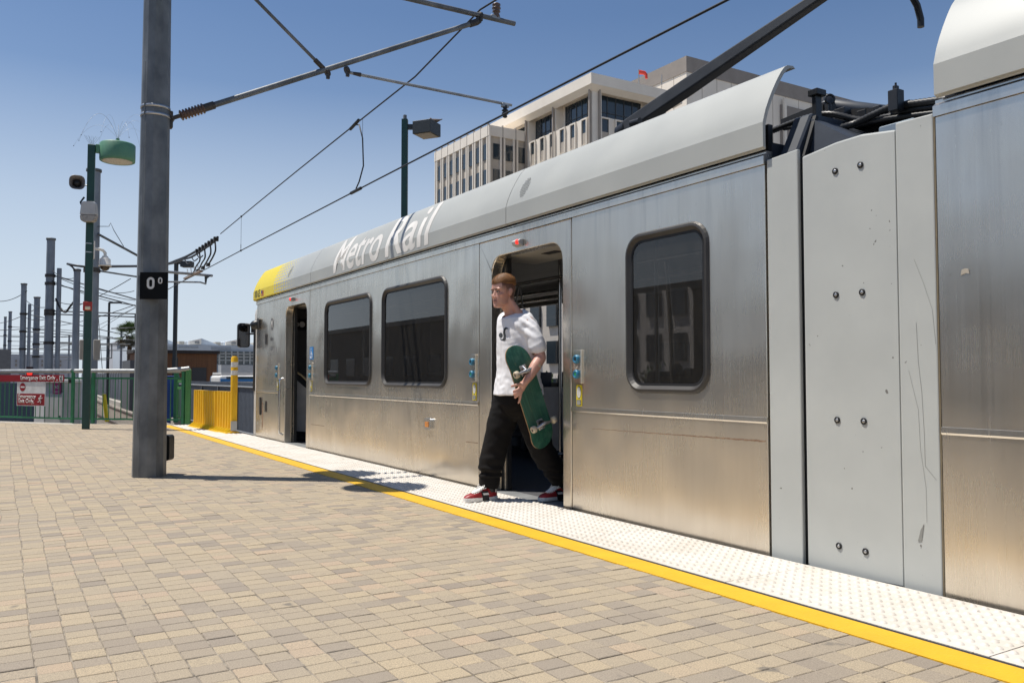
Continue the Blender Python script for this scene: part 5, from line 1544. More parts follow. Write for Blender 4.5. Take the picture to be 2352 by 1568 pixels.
while y < 140:
    x = 9.6 + 0.0001 * (y - 41) ** 2
    put(MB().b2((x, y + 0.03, -1.3), (x + 0.12, y + 2.37, 1.25)), 'panel', wm, wall)
    put(MB().b2((x - 0.06, y - 0.06, -1.3), (x + 0.1, y + 0.03, 1.32)), 'post', M['galv'], wall)
    y += 2.4
kb = MB().prism([(6.9, 41), (7.3, 41), (9.5, 121), (9.1, 121)], 2, -1.3, -0.98)
tag(kb.build('concrete_kerb', M['conc']), 'pale concrete kerb along the far side of the track bed', kind='structure')
gl_ = thing('board_fence', 'plain blue grey board fence behind the left end railing', 'fence', (0, 24, -1.3))
gm = mat('blue_grey_board', (0.085, 0.115, 0.15), 0.6, col2=(0.07, 0.095, 0.125), scale=1.2)
gx0, gx1 = U(-120, 900, d=20.5), U(79, 900, d=20.0)
for k in range(5):
    a, b_ = gx0 + (gx1 - gx0) * (k / 5), gx0 + (gx1 - gx0) * ((k + 1) / 5)
    dd = (b_ - a).normalized() * 0.006
    m_ = MB(); m_.bar(Vector((a.x, a.y, -0.15)) + dd, Vector((b_.x, b_.y, -0.15)) - dd, 0.03, 1.9)
    put(m_, 'board', gm, gl_)
c0, c1 = U(80, 900, d=22.3), U(147, 900, d=21.6)
cab = thing('equipment_cabinet', 'pale grey electrical cabinet behind the railing with its latch plates', 'cabinet', ((c0.x + c1.x) / 2, (c0.y + c1.y) / 2, -1.3))
cabm = mat('pale_cabinet_paint', (0.50, 0.49, 0.46), 0.5, scale=3)
dd = (c1 - c0); ang = math.atan2(dd.y, dd.x)
cx_, cy_ = (c0.x + c1.x) / 2, (c0.y + c1.y) / 2
rt_ = Matrix.Rotation(ang, 3, 'Z')
def cabp(name, c, s, m, bevel=0.0):
    o = MB().box((0, 0, 0), s).build(name, m, cab, bevel)
    o.location = rt_ @ Vector(c) + Vector((0, 0, 0)); o.rotation_euler = (0, 0, ang)
    return o
Lc = dd.length
cabp('body', (0, 0.3, 1.05), (Lc, 0.6, 2.1), cabm, 0.01)
cabp('door', (-0.30 * Lc, -0.015, 0.98), (0.36 * Lc, 0.03, 1.7), M['white'], 0.006)
cabp('door', (0.20 * Lc, -0.015, 0.98), (0.56 * Lc, 0.03, 1.7), cabm, 0.006)
cabp('roof', (0, 0.27, 2.14), (Lc * 1.05, 0.72, 0.08), M['white'], 0.01)
for k, (a, z) in enumerate(((-0.40, 0.6), (-0.22, 0.75), (-0.22, 0.5), (0.42, 0.7), (0.42, 1.2))): cabp('latch', (a * Lc, -0.04, z), (0.05, 0.02, 0.09), M['ink'])
pk = thing('poster', 'magenta safety poster fixed on the pale cabinet behind the railing', 'poster', (cx_, cy_, -1.3))
o = MB().box((0, 0, 0), (0.36, 0.004, 0.36)).build('sheet', M['signpink'], pk)
o.location = rt_ @ Vector((0.30 * Lc, -0.036, 1.98)); o.rotation_euler = (0, 0, ang)
t_ = text_obj('lettering', 'PACP', M['signwhite'], pk, (0, 0, 0), (1, 0, 0), (0, 0, 1), 0.10, 0.002, 'CENTER')
t_.location = rt_ @ Vector((0.30 * Lc, -0.040, 1.95)); t_.rotation_euler = (0, 0, ang)
for z in (2.10, 2.14, 1.86): 
    o = MB().box((0, 0, 0), (0.26, 0.003, 0.012)).build('text_line', M['signwhite'], pk)
    o.location = rt_ @ Vector((0.30 * Lc, -0.040, z)); o.rotation_euler = (0, 0, ang)
sg_ = thing('rail_signal', 'small rail signal showing a lit red light above the banner', 'signal', U(68, 856, d=30))
put(MB().box(U(68, 858, d=30), (0.22, 0.15, 0.5)), 'head', M['black'], sg_)
put(MB().sphere(U(68, 856.5, d=29.8), 0.09, 12, 8), 'lamp', M['redlamp'], sg_)
gw = MB().tube([U(239, 905, d=20), U(246, 968, d=20)], 0.045, 8)
tag(gw.build('guy_guard', M['stickyellow']), 'leaning yellow guy wire guard seen through the railing', 'guard')
tag(MB().tube([U(224, 700, d=20), U(239, 905, d=20)], 0.008, 5).build('guy_wire', M['galvlight']), 'thin pale guy wire above the yellow guard', 'wire')
# ------------------------------------------------------------------ the young man stepping out of the train
from mathutils.bvhtree import BVHTree
def remeshed(mb, voxel, smooth_it=3, fac=0.5):
    """one continuous skin over the collected volumes"""
    me = bpy.data.meshes.new('tmp')
    me.from_pydata(mb.v, [], mb.f)
    bm = bmesh.new(); bm.from_mesh(me)
    bmesh.ops.recalc_face_normals(bm, faces=bm.faces); bm.to_mesh(me); bm.free()
    o = bpy.data.objects.new('tmp', me); COL.objects.link(o)
    r_ = o.modifiers.new('r', 'REMESH'); r_.mode = 'VOXEL'; r_.voxel_size = voxel; r_.adaptivity = 0.0
    if smooth_it:
        s_ = o.modifiers.new('s', 'SMOOTH'); s_.factor = fac; s_.iterations = smooth_it
    dg = bpy.context.evaluated_depsgraph_get()
    out = bpy.data.meshes.new_from_object(o.evaluated_get(dg))
    bpy.data.objects.remove(o, do_unlink=True); bpy.data.meshes.remove(me)
    for p_ in out.polygons: p_.use_smooth = True
    return out
def ell_rings(mb, rows, n=28, p=2.0):
    """rows: (z, cx, cy, half depth, half width) stacked cross sections"""
    rings = []
    for row_ in rows:
        z, cx, cy, hd_, hw_ = row_[:5]; tilt = row_[5] if len(row_) > 5 else 0.0
        ring = []
        for k in range(n):
            t = 2 * math.pi * k / n
            c, s = math.cos(t), math.sin(t)
            ring.append((cx + hd_ * math.copysign(abs(c) ** (2 / p), c), cy + hw_ * math.copysign(abs(s) ** (2 / p), s), z + tilt * hd_ * c))
        rings.append(ring)
    return mb.rings(rings)
def limb(mb, pts, rs, n=16):
    """tapering limb through joints, with rounded ends"""
    P = [Vector(p_) for p_ in pts]
    out, ro = [], []
    for i in range(len(P) - 1):
        p0, p1, p2, p3 = P[max(i - 1, 0)], P[i], P[i + 1], P[min(i + 2, len(P) - 1)]
        for k in range(6):
            t = k / 6
            out.append(0.5 * ((2 * p1) + (p2 - p0) * t + (2 * p0 - 5 * p1 + 4 * p2 - p3) * t * t + (3 * p1 - p0 - 3 * p2 + p3) * t ** 3))
            ro.append(rs[i] + (rs[i + 1] - rs[i]) * t)
    out.append(P[-1]); ro.append(rs[-1])
    mb.tube(out, ro, n)
    mb.sphere(P[0], rs[0] * 0.99, n, 8); mb.sphere(P[-1], rs[-1] * 0.99, n, 8)
    return mb

man = thing('person', 'person in white t-shirt and black baggy trousers stepping off the train with a skateboard', 'person', (3.40, 5.50, 0))
# head frame: forward, left, up
HY = R(7)
HF = Vector((-math.cos(HY), -math.sin(HY), -0.04)).normalized()
HL = Vector((0, 0, 1)).cross(HF).normalized()
HU = HF.cross(HL)
HC = Vector((3.303, 5.515, 1.604))
def hp(f, l, u): return HC + HF * f + HL * l + HU * u
skin = MB()
def hell(f, l, u, rf, rl, ru, n=18, m=12):
    rings = []
    for i in range(1, m):
        t = math.pi * i / m
        rings.append([hp(f + rf * math.sin(t) * math.cos(q_), l + rl * math.sin(t) * math.sin(q_), u - ru * math.cos(t)) for q_ in [2 * math.pi * k / n for k in range(n)]])
    skin.rings(rings)
hell(-0.012, 0, 0.035, 0.094, 0.074, 0.090, 26, 18)
face = [(-0.118, 0.062, 0.035, 0.016), (-0.110, 0.082, 0.02, 0.030), (-0.092, 0.090, 0.0, 0.044), (-0.070, 0.0895, -0.02, 0.053), (-0.045, 0.089, -0.03, 0.058), (-0.018, 0.086, -0.03, 0.0635), (0.004, 0.0800, -0.03, 0.0655), (0.018, 0.0835, -0.03, 0.067), (0.034, 0.0895, -0.03, 0.068), (0.06, 0.086, -0.03, 0.068), (0.09, 0.070, -0.02, 0.058), (0.108, 0.048, -0.01, 0.04)]
rings = []
for u_, fr__, bk, hw_ in face:
    ring = []
    for k in range(32):
        t = 2 * math.pi * k / 32
        c, s = math.cos(t), math.sin(t)
        cx_, hd_ = (fr__ + bk) / 2, (fr__ - bk) / 2
        e = 0.80
        ring.append(hp(cx_ + hd_ * math.copysign(abs(c) ** e, c), hw_ * math.copysign(abs(s) ** 0.9, s), u_))
    rings.append(ring)
skin.rings(rings)
nose_ = [(0.020, 0.084, 0.0, 0.0075), (0.006, 0.091, 0.0, 0.0082), (-0.010, 0.099, 0, 0.0098), (-0.024, 0.1065, 0, 0.0125), (-0.033, 0.108, 0, 0.0135), (-0.041, 0.101, 0, 0.0125), (-0.046, 0.090, 0, 0.009)]
skin.rings([[hp(f - 0.012 + 0.013 * math.cos(t), w * math.sin(t), u_) for t in [2 * math.pi * k / 14 for k in range(14)]] for u_, f, l, w in nose_])
for s in (-1, 1):
    hell(0.094, s * 0.0125, -0.037, 0.011, 0.0085, 0.0085)
    hell(0.078, s * 0.032, 0.026, 0.013, 0.026, 0.0085)
    hell(0.054, s * 0.047, -0.020, 0.026, 0.018, 0.018)
    hell(0.030, s * 0.046, -0.072, 0.036, 0.008, 0.026)
    hell(-0.008, s * 0.0745, 0.000, 0.0165, 0.0085, 0.031)
    hell(-0.016, s * 0.080, 0.010, 0.012, 0.006, 0.020)
    hell(0.0735, s * 0.0315, 0.004, 0.0115, 0.0150, 0.0095)       # lids
hell(0.086, 0, -0.0600, 0.0095, 0.0235, 0.0055)
hell(0.0845, 0, -0.0715, 0.0095, 0.0205, 0.0070)
hell(0.080, 0, -0.104, 0.014, 0.019, 0.014)
limb(skin, [hp(-0.035, 0, -0.02), hp(-0.030, 0, -0.08), (3.368, 5.515, 1.478), (3.40, 5.51, 1.40)], [0.056, 0.055, 0.057, 0.075])
for s in (-1, 1):   # neck cords and trapezius
    limb(skin, [hp(-0.03, s * 0.045, -0.06), (3.385, 5.515 + s * -0.07, 1.46), (3.43, 5.515 - s * 0.12, 1.385)], [0.022, 0.028, 0.035])
ell_rings(skin, [(1.40, 3.41, 5.515, 0.07, 0.12), (1.36, 3.42, 5.515, 0.095, 0.145), (1.2, 3.43, 5.51, 0.11, 0.16), (1.0, 3.42, 5.5, 0.10, 0.14), (0.9, 3.42, 5.5, 0.11, 0.15), (0.8, 3.42, 5.5, 0.10, 0.15)])
# arms
SHL, ELB, WRL = Vector((3.425, 5.36, 1.375)), Vector((3.462, 5.235, 1.100)), Vector((3.310, 5.203, 0.925))
limb(skin, [SHL, (3.440, 5.290, 1.25), ELB], [0.048, 0.047, 0.041])
limb(skin, [ELB, (3.402, 5.220, 1.035), (3.347, 5.208, 0.965), WRL], [0.041, 0.0425, 0.033, 0.0255])
limb(skin, [(3.42, 5.675, 1.375), (3.48, 5.735, 1.13)], [0.048, 0.042])
limb(skin, [(3.48, 5.735, 1.13), (3.465, 5.74, 1.02), (3.43, 5.73, 0.90)], [0.042, 0.041, 0.027])
limb(skin, [(3.43, 5.73, 0.90), (3.42, 5.73, 0.84)], [0.026, 0.034])
for k in range(4): limb(skin, [(3.40 + k * 0.017, 5.73, 0.835), (3.395 + k * 0.017, 5.735, 0.79), (3.40 + k * 0.017, 5.725, 0.755)], [0.010, 0.0095, 0.008], 8)
limb(skin, [(3.39, 5.72, 0.87), (3.37, 5.715, 0.83), (3.372, 5.715, 0.80)], [0.012, 0.011, 0.009], 8)
# left hand on the board: palm against the deck, fingers round its edge, thumb forward
skin.sphere((3.285, 5.220, 0.884), 0.034, 14, 10, (0.92, 0.50, 1.15))
skin.sphere((3.271, 5.221, 0.858), 0.030, 14, 10, (0.85, 0.50, 1.10))
limb(skin, [WRL, (3.290, 5.213, 0.893)], [0.026, 0.026])
limb(skin, [(3.266, 5.217, 0.872), (3.240, 5.225, 0.859), (3.234, 5.249, 0.850), (3.254, 5.274, 0.846)], [0.0115, 0.0102, 0.0096, 0.0082], 10)
limb(skin, [(3.264, 5.217, 0.856), (3.241, 5.223, 0.838), (3.236, 5.249, 0.828), (3.256, 5.275, 0.824)], [0.0115, 0.0102, 0.0096, 0.0082], 10)
limb(skin, [(3.267, 5.218, 0.841), (3.248, 5.224, 0.818), (3.244, 5.249, 0.807), (3.264, 5.275, 0.803)], [0.011, 0.0098, 0.0092, 0.008], 10)
limb(skin, [(3.276, 5.220, 0.836), (3.271, 5.219, 0.806), (3.266, 5.225, 0.781), (3.264, 5.235, 0.765)], [0.0105, 0.0092, 0.0085, 0.0072], 10)
limb(skin, [(3.288, 5.216, 0.897), (3.256, 5.207, 0.902), (3.224, 5.208, 0.896), (3.192, 5.213, 0.888)], [0.015, 0.0118, 0.0105, 0.0082], 10)
skm = remeshed(skin, 0.0038, 2, 0.5)
col = skm.color_attributes.new('pigment_and_shade', 'FLOAT_COLOR', 'POINT')
base_s, red_s = Vector((0.60, 0.36, 0.275)), Vector((0.56, 0.27, 0.205))
dat = []
for v in skm.vertices:
    q = v.co - HC
    f, l, u_ = q.dot(HF), q.dot(HL), q.dot(HU)
    c = base_s.lerp(red_s, 0.5 + 0.5 * mnoise.noise(v.co * 14))
    if q.length < 0.2:
        if f > 0.078 and abs(l) < 0.025 and -0.079 < u_ < -0.053: c = c.lerp(Vector((0.42, 0.17, 0.14)), 0.75)
        if f > 0.086 and abs(l) < 0.022 and abs(u_ + 0.0655) < 0.0026: c = Vector((0.16, 0.07, 0.06))
        ek = math.exp(-(((abs(l) - 0.047) / 0.018) ** 2 + ((u_ + 0.025) / 0.02) ** 2)) if f > 0.02 else 0
        c = c.lerp(Vector((0.56, 0.24, 0.18)), 0.2 * ek)
        if f > 0.0: c = c.lerp(Vector((0.44, 0.27, 0.21)), 0.24 * max(0, min(1, (-0.042 - u_) / 0.03)) * max(0, min(1, f / 0.04)))          # stubble
        if f > 0.07 and abs(abs(l) - 0.0315) < 0.018 and abs(u_ - 0.004) < 0.010: c = c.lerp(Vector((0.26, 0.12, 0.09)), 0.75)  # eye socket shade painted into the skin colour
        edge = 0.060 if f > 0.045 else 0.038
        if f < 0.060 and abs(l) < 0.0815 and u_ > -0.075:
            lim = 0.032 if f > 0.025 else 0.002 if f > -0.02 else -0.058
            k = max(0, min(1, (u_ - lim + 0.02) / 0.045))
            if abs(l) < 0.076 or u_ > 0.036: c = c.lerp(Vector((0.085, 0.038, 0.02)), 0.9 * k)
    dat += [c.x, c.y, c.z, 1]
col.data.foreach_set('color', dat)
def skin_mat():
    m, nt, b, L = base_mat('skin')
    a = nt.nodes.new('ShaderNodeAttribute'); a.attribute_name = 'pigment_and_shade'
    n = nz(nt, wpos(nt), 160, 3)
    L.new(mixc(nt, mth(nt, 'MULTIPLY', n, 0.18), a.outputs['Color'], (0.42, 0.2, 0.14)), b.inputs['Base Color'])
    b.inputs['Roughness'].default_value = 0.5
    b.inputs['Subsurface Weight'].default_value = 0.12
    b.inputs['Subsurface Radius'].default_value = (1.0, 0.35, 0.2)
    b.inputs['Subsurface Scale'].default_value = 0.006
    return m
skm.materials.append(skin_mat())
MINV = Matrix.Translation((-3.40, -5.50, 0))
def mp(o):
    o.parent = man; o.matrix_parent_inverse = MINV
    return o
skm.name = 'body'
body = mp(link(bpy.data.objects.new('body', skm)))
def MBm(mb, name, m, bevel=0.0, seg=1): return mp(mb.build(name, m, None, bevel, seg))
# eyes, brows
for s in (-1, 1):
    e = MB(); c = hp(0.0765, s * 0.0315, 0.0035)
    e.sphere(c, 0.0098, 12, 8)
    eo = MBm(e, 'eye', mat('eye_white', (0.5, 0.45, 0.42), 0.25))
    ir = MB().sphere(hp(0.0830, s * 0.0315 + 0.001, 0.0030), 0.0056, 10, 8)
    o = ir.build('iris', mat('dark_iris', (0.03, 0.025, 0.02), 0.2), None); o.parent = eo
    bw_ = MB()
    pts = [hp(0.0855, s * 0.014, 0.0205), hp(0.0905, s * 0.024, 0.0245), hp(0.0855, s * 0.038, 0.0265), hp(0.073, s * 0.050, 0.0215)]
    bw_.tube(pts, [0.0040, 0.0052, 0.0048, 0.0024], 6)
    MBm(bw_, 'eyebrow', mat('brown_brow', (0.06, 0.028, 0.016), 0.8))
# hair: cropped top combed forward over a faded side
rgh = random.Random(11)
hair = MB()
def scalp(a, b_):
    """point and normal on the cranium: a azimuth from front, b elevation"""
    f, l, u_ = -0.012 + 0.096 * math.cos(b_) * math.cos(a), 0.0755 * math.cos(b_) * math.sin(a), 0.035 + 0.092 * math.sin(b_)
    n_ = Vector((math.cos(b_) * math.cos(a) / 0.096, math.cos(b_) * math.sin(a) / 0.0755, math.sin(b_) / 0.092)).normalized()
    return (f, l, u_), n_
def in_hair(a, b_):
    lim = R(20) if abs(a) < R(45) else R(20) + (abs(a) - R(45)) * 0.05 if abs(a) < R(110) else R(14)
    return b_ > lim
NA, NBh = 44, 12
grid = []
for j in range(NBh + 1):
    row_ = []
    for i in range(NA):
        a = -math.pi + 2 * math.pi * i / NA
        lim = R(21) if abs(a) < R(45) else R(21) if abs(a) < R(110) else R(13)
        b_ = lim + (R(89.5) - lim) * j / NBh
        (f, l, u_), n_ = scalp(a, b_)
        tq = min(1, (b_ - lim) / R(30)); th = 0.0015 + 0.0145 * (1 - (1 - tq) ** 2) * (0.9 + 0.4 * mnoise.noise((a * 3, b_ * 4, 2.0))) + (0.004 if abs(a) < R(40) else 0)
        row_.append(hp(f + n_.x * th, l + n_.y * th, u_ + n_.z * th))
    grid.append(row_)
inner_ = []
for i in range(NA):
    a = -math.pi + 2 * math.pi * i / NA
    lim = R(18) if abs(a) < R(110) else R(10)
    (f, l, u_), n_ = scalp(a, lim)
    inner_.append(hp(f - n_.x * 0.004, l - n_.y * 0.004, u_ - n_.z * 0.004))
hair.rings([inner_] + grid)
for k in range(7500):
    a = rgh.uniform(-math.pi, math.pi); b_ = math.asin(rgh.uniform(math.sin(R(14)), 1))
    if not in_hair(a, b_): continue
    (f, l, u_), n_ = scalp(a, b_)
    r0 = 0.002 + 0.012 * min(1, (b_ - R(13)) / R(28))
    p0 = Vector((f + n_.x * r0, l + n_.y * r0, u_ + n_.z * r0))
    comb = Vector((0.9, math.sin(a) * 0.25 + rgh.gauss(0, 0.35), -0.05 + rgh.gauss(0, 0.15)))
    comb = (comb - n_ * comb.dot(n_)).normalized()
    L_ = rgh.uniform(0.016, 0.034) if b_ > R(30) else rgh.uniform(0.008, 0.015)
    p1 = p0 + comb * L_ * 0.5 + n_ * L_ * rgh.uniform(0.15, 0.40)
    p2 = p0 + comb * L_ + n_ * L_ * rgh.uniform(0.0, 0.25)
    w_ = comb.cross(n_).normalized() * rgh.uniform(0.0009, 0.0019)
    tv = lambda q_: hp(q_.x, q_.y, q_.z)
    hair.add([tv(p0 - w_), tv(p0 + w_), tv(p1 + w_ * 0.8), tv(p2), tv(p1 - w_ * 0.8)], [(0, 1, 2, 4), (4, 2, 3)])
MBm(hair, 'hair', mat('auburn_hair', (0.42, 0.20, 0.065), 0.5, col2=(0.16, 0.068, 0.026), scale=170, detail=3, lo=0.35, hi=0.62))

# t-shirt: torso and sleeves, with soft folds
sh_ = MB()
ell_rings(sh_, [(1.452, 3.385, 5.515, 0.082, 0.082, 0.42), (1.440, 3.392, 5.515, 0.098, 0.118, 0.36), (1.428, 3.403, 5.515, 0.112, 0.160, 0.24), (1.405, 3.415, 5.515, 0.122, 0.178, 0.12), (1.36, 3.425, 5.515, 0.136, 0.214), (1.28, 3.428, 5.512, 0.147, 0.208), (1.15, 3.428, 5.51, 0.146, 0.205), (1.02, 3.428, 5.505, 0.148, 0.203), (0.93, 3.428, 5.505, 0.160, 0.208), (0.865, 3.430, 5.505, 0.176, 0.216), (0.812, 3.432, 5.505, 0.186, 0.220)], 40)
limb(sh_, [(3.425, 5.395, 1.375), (3.437, 5.300, 1.275), (3.447, 5.258, 1.175)], [0.070, 0.064, 0.064], 20)
limb(sh_, [(3.42, 5.66, 1.395), (3.455, 5.725, 1.285), (3.475, 5.745, 1.185)], [0.078, 0.066, 0.064], 20)
shm = remeshed(sh_, 0.0075, 5, 0.5)
def wrinkle(me_, fn):
    me_.update()
    ns_ = [v.normal.copy() for v in me_.vertices]
    for v, n_ in zip(me_.vertices, ns_): v.co += n_ * fn(v.co, n_)
def ridge(x): return 1 - 2 * abs(x)
def shirt_fold(p_, n_):
    a = math.atan2(p_.y - 5.51, p_.x - 3.43)
    d = 0.0
    hang = max(0, min(1, (1.42 - p_.z) / 0.45))
    d += 0.0075 * hang * mnoise.noise((a * 3.2 + p_.z * 1.5, p_.z * 2.0, 1.0))
    d += 0.003 * mnoise.noise((p_.x * 9 + p_.z * 11, p_.y * 10 - p_.z * 9, p_.z * 5))
    d += 0.0022 * ridge(mnoise.noise((p_.x * 13 - p_.z * 16, p_.y * 9, p_.z * 12 + 4)))
    arm = math.exp(-(((p_.y - 5.30) / 0.07) ** 2 + ((p_.z - 1.34) / 0.1) ** 2))
    d += 0.007 * arm * math.sin((p_.x * 0.8 + p_.z * 0.6) * 120)
    low = math.exp(-((p_.z - 0.92) / 0.08) ** 2)
    d += 0.009 * low * mnoise.noise((a * 4, p_.z * 22, 7))
    return d
wrinkle(shm, shirt_fold)
shm.materials.append(mat('white_cotton', (0.80, 0.79, 0.80), 0.85, col2=(0.76, 0.75, 0.76), scale=5, bump=0.06, bscale=420))
shm.name = 't_shirt'
# open the neck, hem and sleeve ends so the cloth ends cleanly
bm = bmesh.new(); bm.from_mesh(shm)
kill = [f for f in bm.faces if (((f.calc_center_median().x - 3.385) / 0.086) ** 2 + ((f.calc_center_median().y - 5.515) / 0.080) ** 2 < 1 and f.calc_center_median().z > 1.40) or (f.calc_center_median().z < 0.83 and f.normal.z < -0.6) or (f.calc_center_median().z < 1.135 and f.normal.z < -0.70 and abs(f.calc_center_median().y - 5.51) > 0.21)]
bmesh.ops.delete(bm, geom=kill, context='FACES')
bm.to_mesh(shm); bm.free()
shirt = mp(link(bpy.data.objects.new('t_shirt', shm)))
sol = shirt.modifiers.new('thick', 'SOLIDIFY'); sol.thickness = 0.004; sol.offset = -1
col_ring = MB()
# printed mark on the chest, laid on the cloth
bvh = BVHTree.FromPolygons([v.co for v in shm.vertices], [tuple(p_.vertices) for p_ in shm.polygons])
def decal(outline, name, m, parent):
    cx_ = sum(p_[0] for p_ in outline) / len(outline); cy_ = sum(p_[1] for p_ in outline) / len(outline)
    me_ = bpy.data.meshes.new(name)
    bm = bmesh.new()
    vs = [bm.verts.new((p_[0], p_[1], 0)) for p_ in outline]
    bm.faces.new(vs)
    bmesh.ops.triangulate(bm, faces=bm.faces[:])
    bmesh.ops.subdivide_edges(bm, edges=bm.edges[:], cuts=3, use_grid_fill=True)
    for v in bm.verts:
        r_ = (U(v.co.x, v.co.y, d=1.0) - CAM_POS).normalized()
        h = bvh.ray_cast(CAM_POS, r_)
        v.co = h[0] - r_ * 0.003 if h[0] is not None else U(v.co.x, v.co.y, d=6.35)
    bm.to_mesh(me_); bm.free()
    me_.materials.append(m)
    o = link(bpy.data.objects.new(name, me_)); o.parent = parent
    return o
cr = lambda x, y: ((1150 + x / 6.03) / 1.06293, (640 + y / 6.03) / 1.06293)
inkm = mat('charcoal_print', (0.045, 0.05, 0.055), 0.8)
decal([cr(438 + 29 * math.cos(t), 1075 + 38 * math.sin(t)) for t in [2 * math.pi * k / 14 for k in range(14)]], 'shirt_print', inkm, shirt)
decal([cr(x, y) for x, y in ((556, 978), (525, 958), (495, 960), (476, 990), (470, 1040), (478, 1090), (472, 1122), (452, 1136), (420, 1118), (440, 1146), (488, 1160), (512, 1132), (513, 1084), (502, 1042), (502, 1008), (516, 985))], 'shirt_print', inkm, shirt)

# trousers
tr2 = MB()
ell_rings(tr2, [(0.955, 3.425, 5.505, 0.135, 0.172), (0.90, 3.425, 5.505, 0.150, 0.185), (0.82, 3.425, 5.505, 0.160, 0.195), (0.74, 3.422, 5.505, 0.152, 0.195), (0.66, 3.42, 5.505, 0.10, 0.16), (0.62, 3.42, 5.505, 0.05, 0.08)], 32)
limb(tr2, [(3.415, 5.59, 0.84), (3.355, 5.605, 0.64), (3.298, 5.62, 0.44), (3.268, 5.632, 0.30), (3.250, 5.64, 0.195)], [0.128, 0.114, 0.100, 0.094, 0.080], 22)
limb(tr2, [(3.44, 5.42, 0.84), (3.50, 5.418, 0.62), (3.58, 5.415, 0.42), (3.66, 5.412, 0.29), (3.735, 5.41, 0.20)], [0.128, 0.110, 0.096, 0.090, 0.078], 22)
trm = remeshed(tr2, 0.009, 4, 0.5)
def trouser_fold(p_, n_):
    low = max(0, min(1, (0.42 - p_.z) / 0.25))
    kn = math.exp(-((p_.z - 0.48) / 0.12) ** 2)
    d = 0.010 * (0.4 + low) * ridge(mnoise.noise((p_.x * 5 + p_.z * 7, p_.y * 5, p_.z * 9)))
    d += 0.006 * (0.5 + kn) * mnoise.noise((p_.x * 10 - p_.z * 10, p_.y * 10 + p_.z * 7, p_.z * 11 + 3))
    d += 0.010 * math.exp(-((p_.z - 0.21) / 0.05) ** 2) * math.sin(p_.z * 105 + 2.2 * mnoise.noise((p_.x * 12, p_.y * 12, 0)))
    d += 0.008 * math.exp(-((p_.z - 0.70) / 0.06) ** 2) * mnoise.noise((p_.x * 12, p_.y * 12, p_.z * 34))
    return d
wrinkle(trm, trouser_fold)
trm.materials.append(mat('black_twill', (0.0095, 0.0082, 0.0078), 0.85, col2=(0.006, 0.0055, 0.0055), scale=7, bump=0.3, bscale=350, spec=0.2))
trm.name = 'trousers'
mp(link(bpy.data.objects.new('trousers', trm)))
# cuffs
for c, r_, tl in (((3.252, 5.64, 0.128), 0.074, 0.0), ((3.765, 5.41, 0.130), 0.072, 0.0)):
    cf = MB()
    cf.rings([[(c[0] + (rr2 + 0.004 * math.sin(3 * t + z * 60)) * math.cos(t), c[1] + (rr2 + 0.004 * math.cos(2 * t)) * math.sin(t), c[2] + z + 0.006 * math.sin(2 * t + 1)) for t in [2 * math.pi * k / 24 for k in range(24)]] for rr2, z in ((r_ - 0.012, -0.020), (r_ - 0.004, -0.026), (r_ + 0.003, 0.0), (r_ + 0.006, 0.04), (r_, 0.08))], cap=False)
    MBm(cf, 'cuff', trm.materials[0])

for a_, b_ in (((3.262, 5.64, 0.07), (3.258, 5.64, 0.22)), ((3.79, 5.41, 0.07), (3.745, 5.41, 0.22))):
    MBm(MB().tube([a_, b_], [0.040, 0.042], 14), 'sock', M['black'])
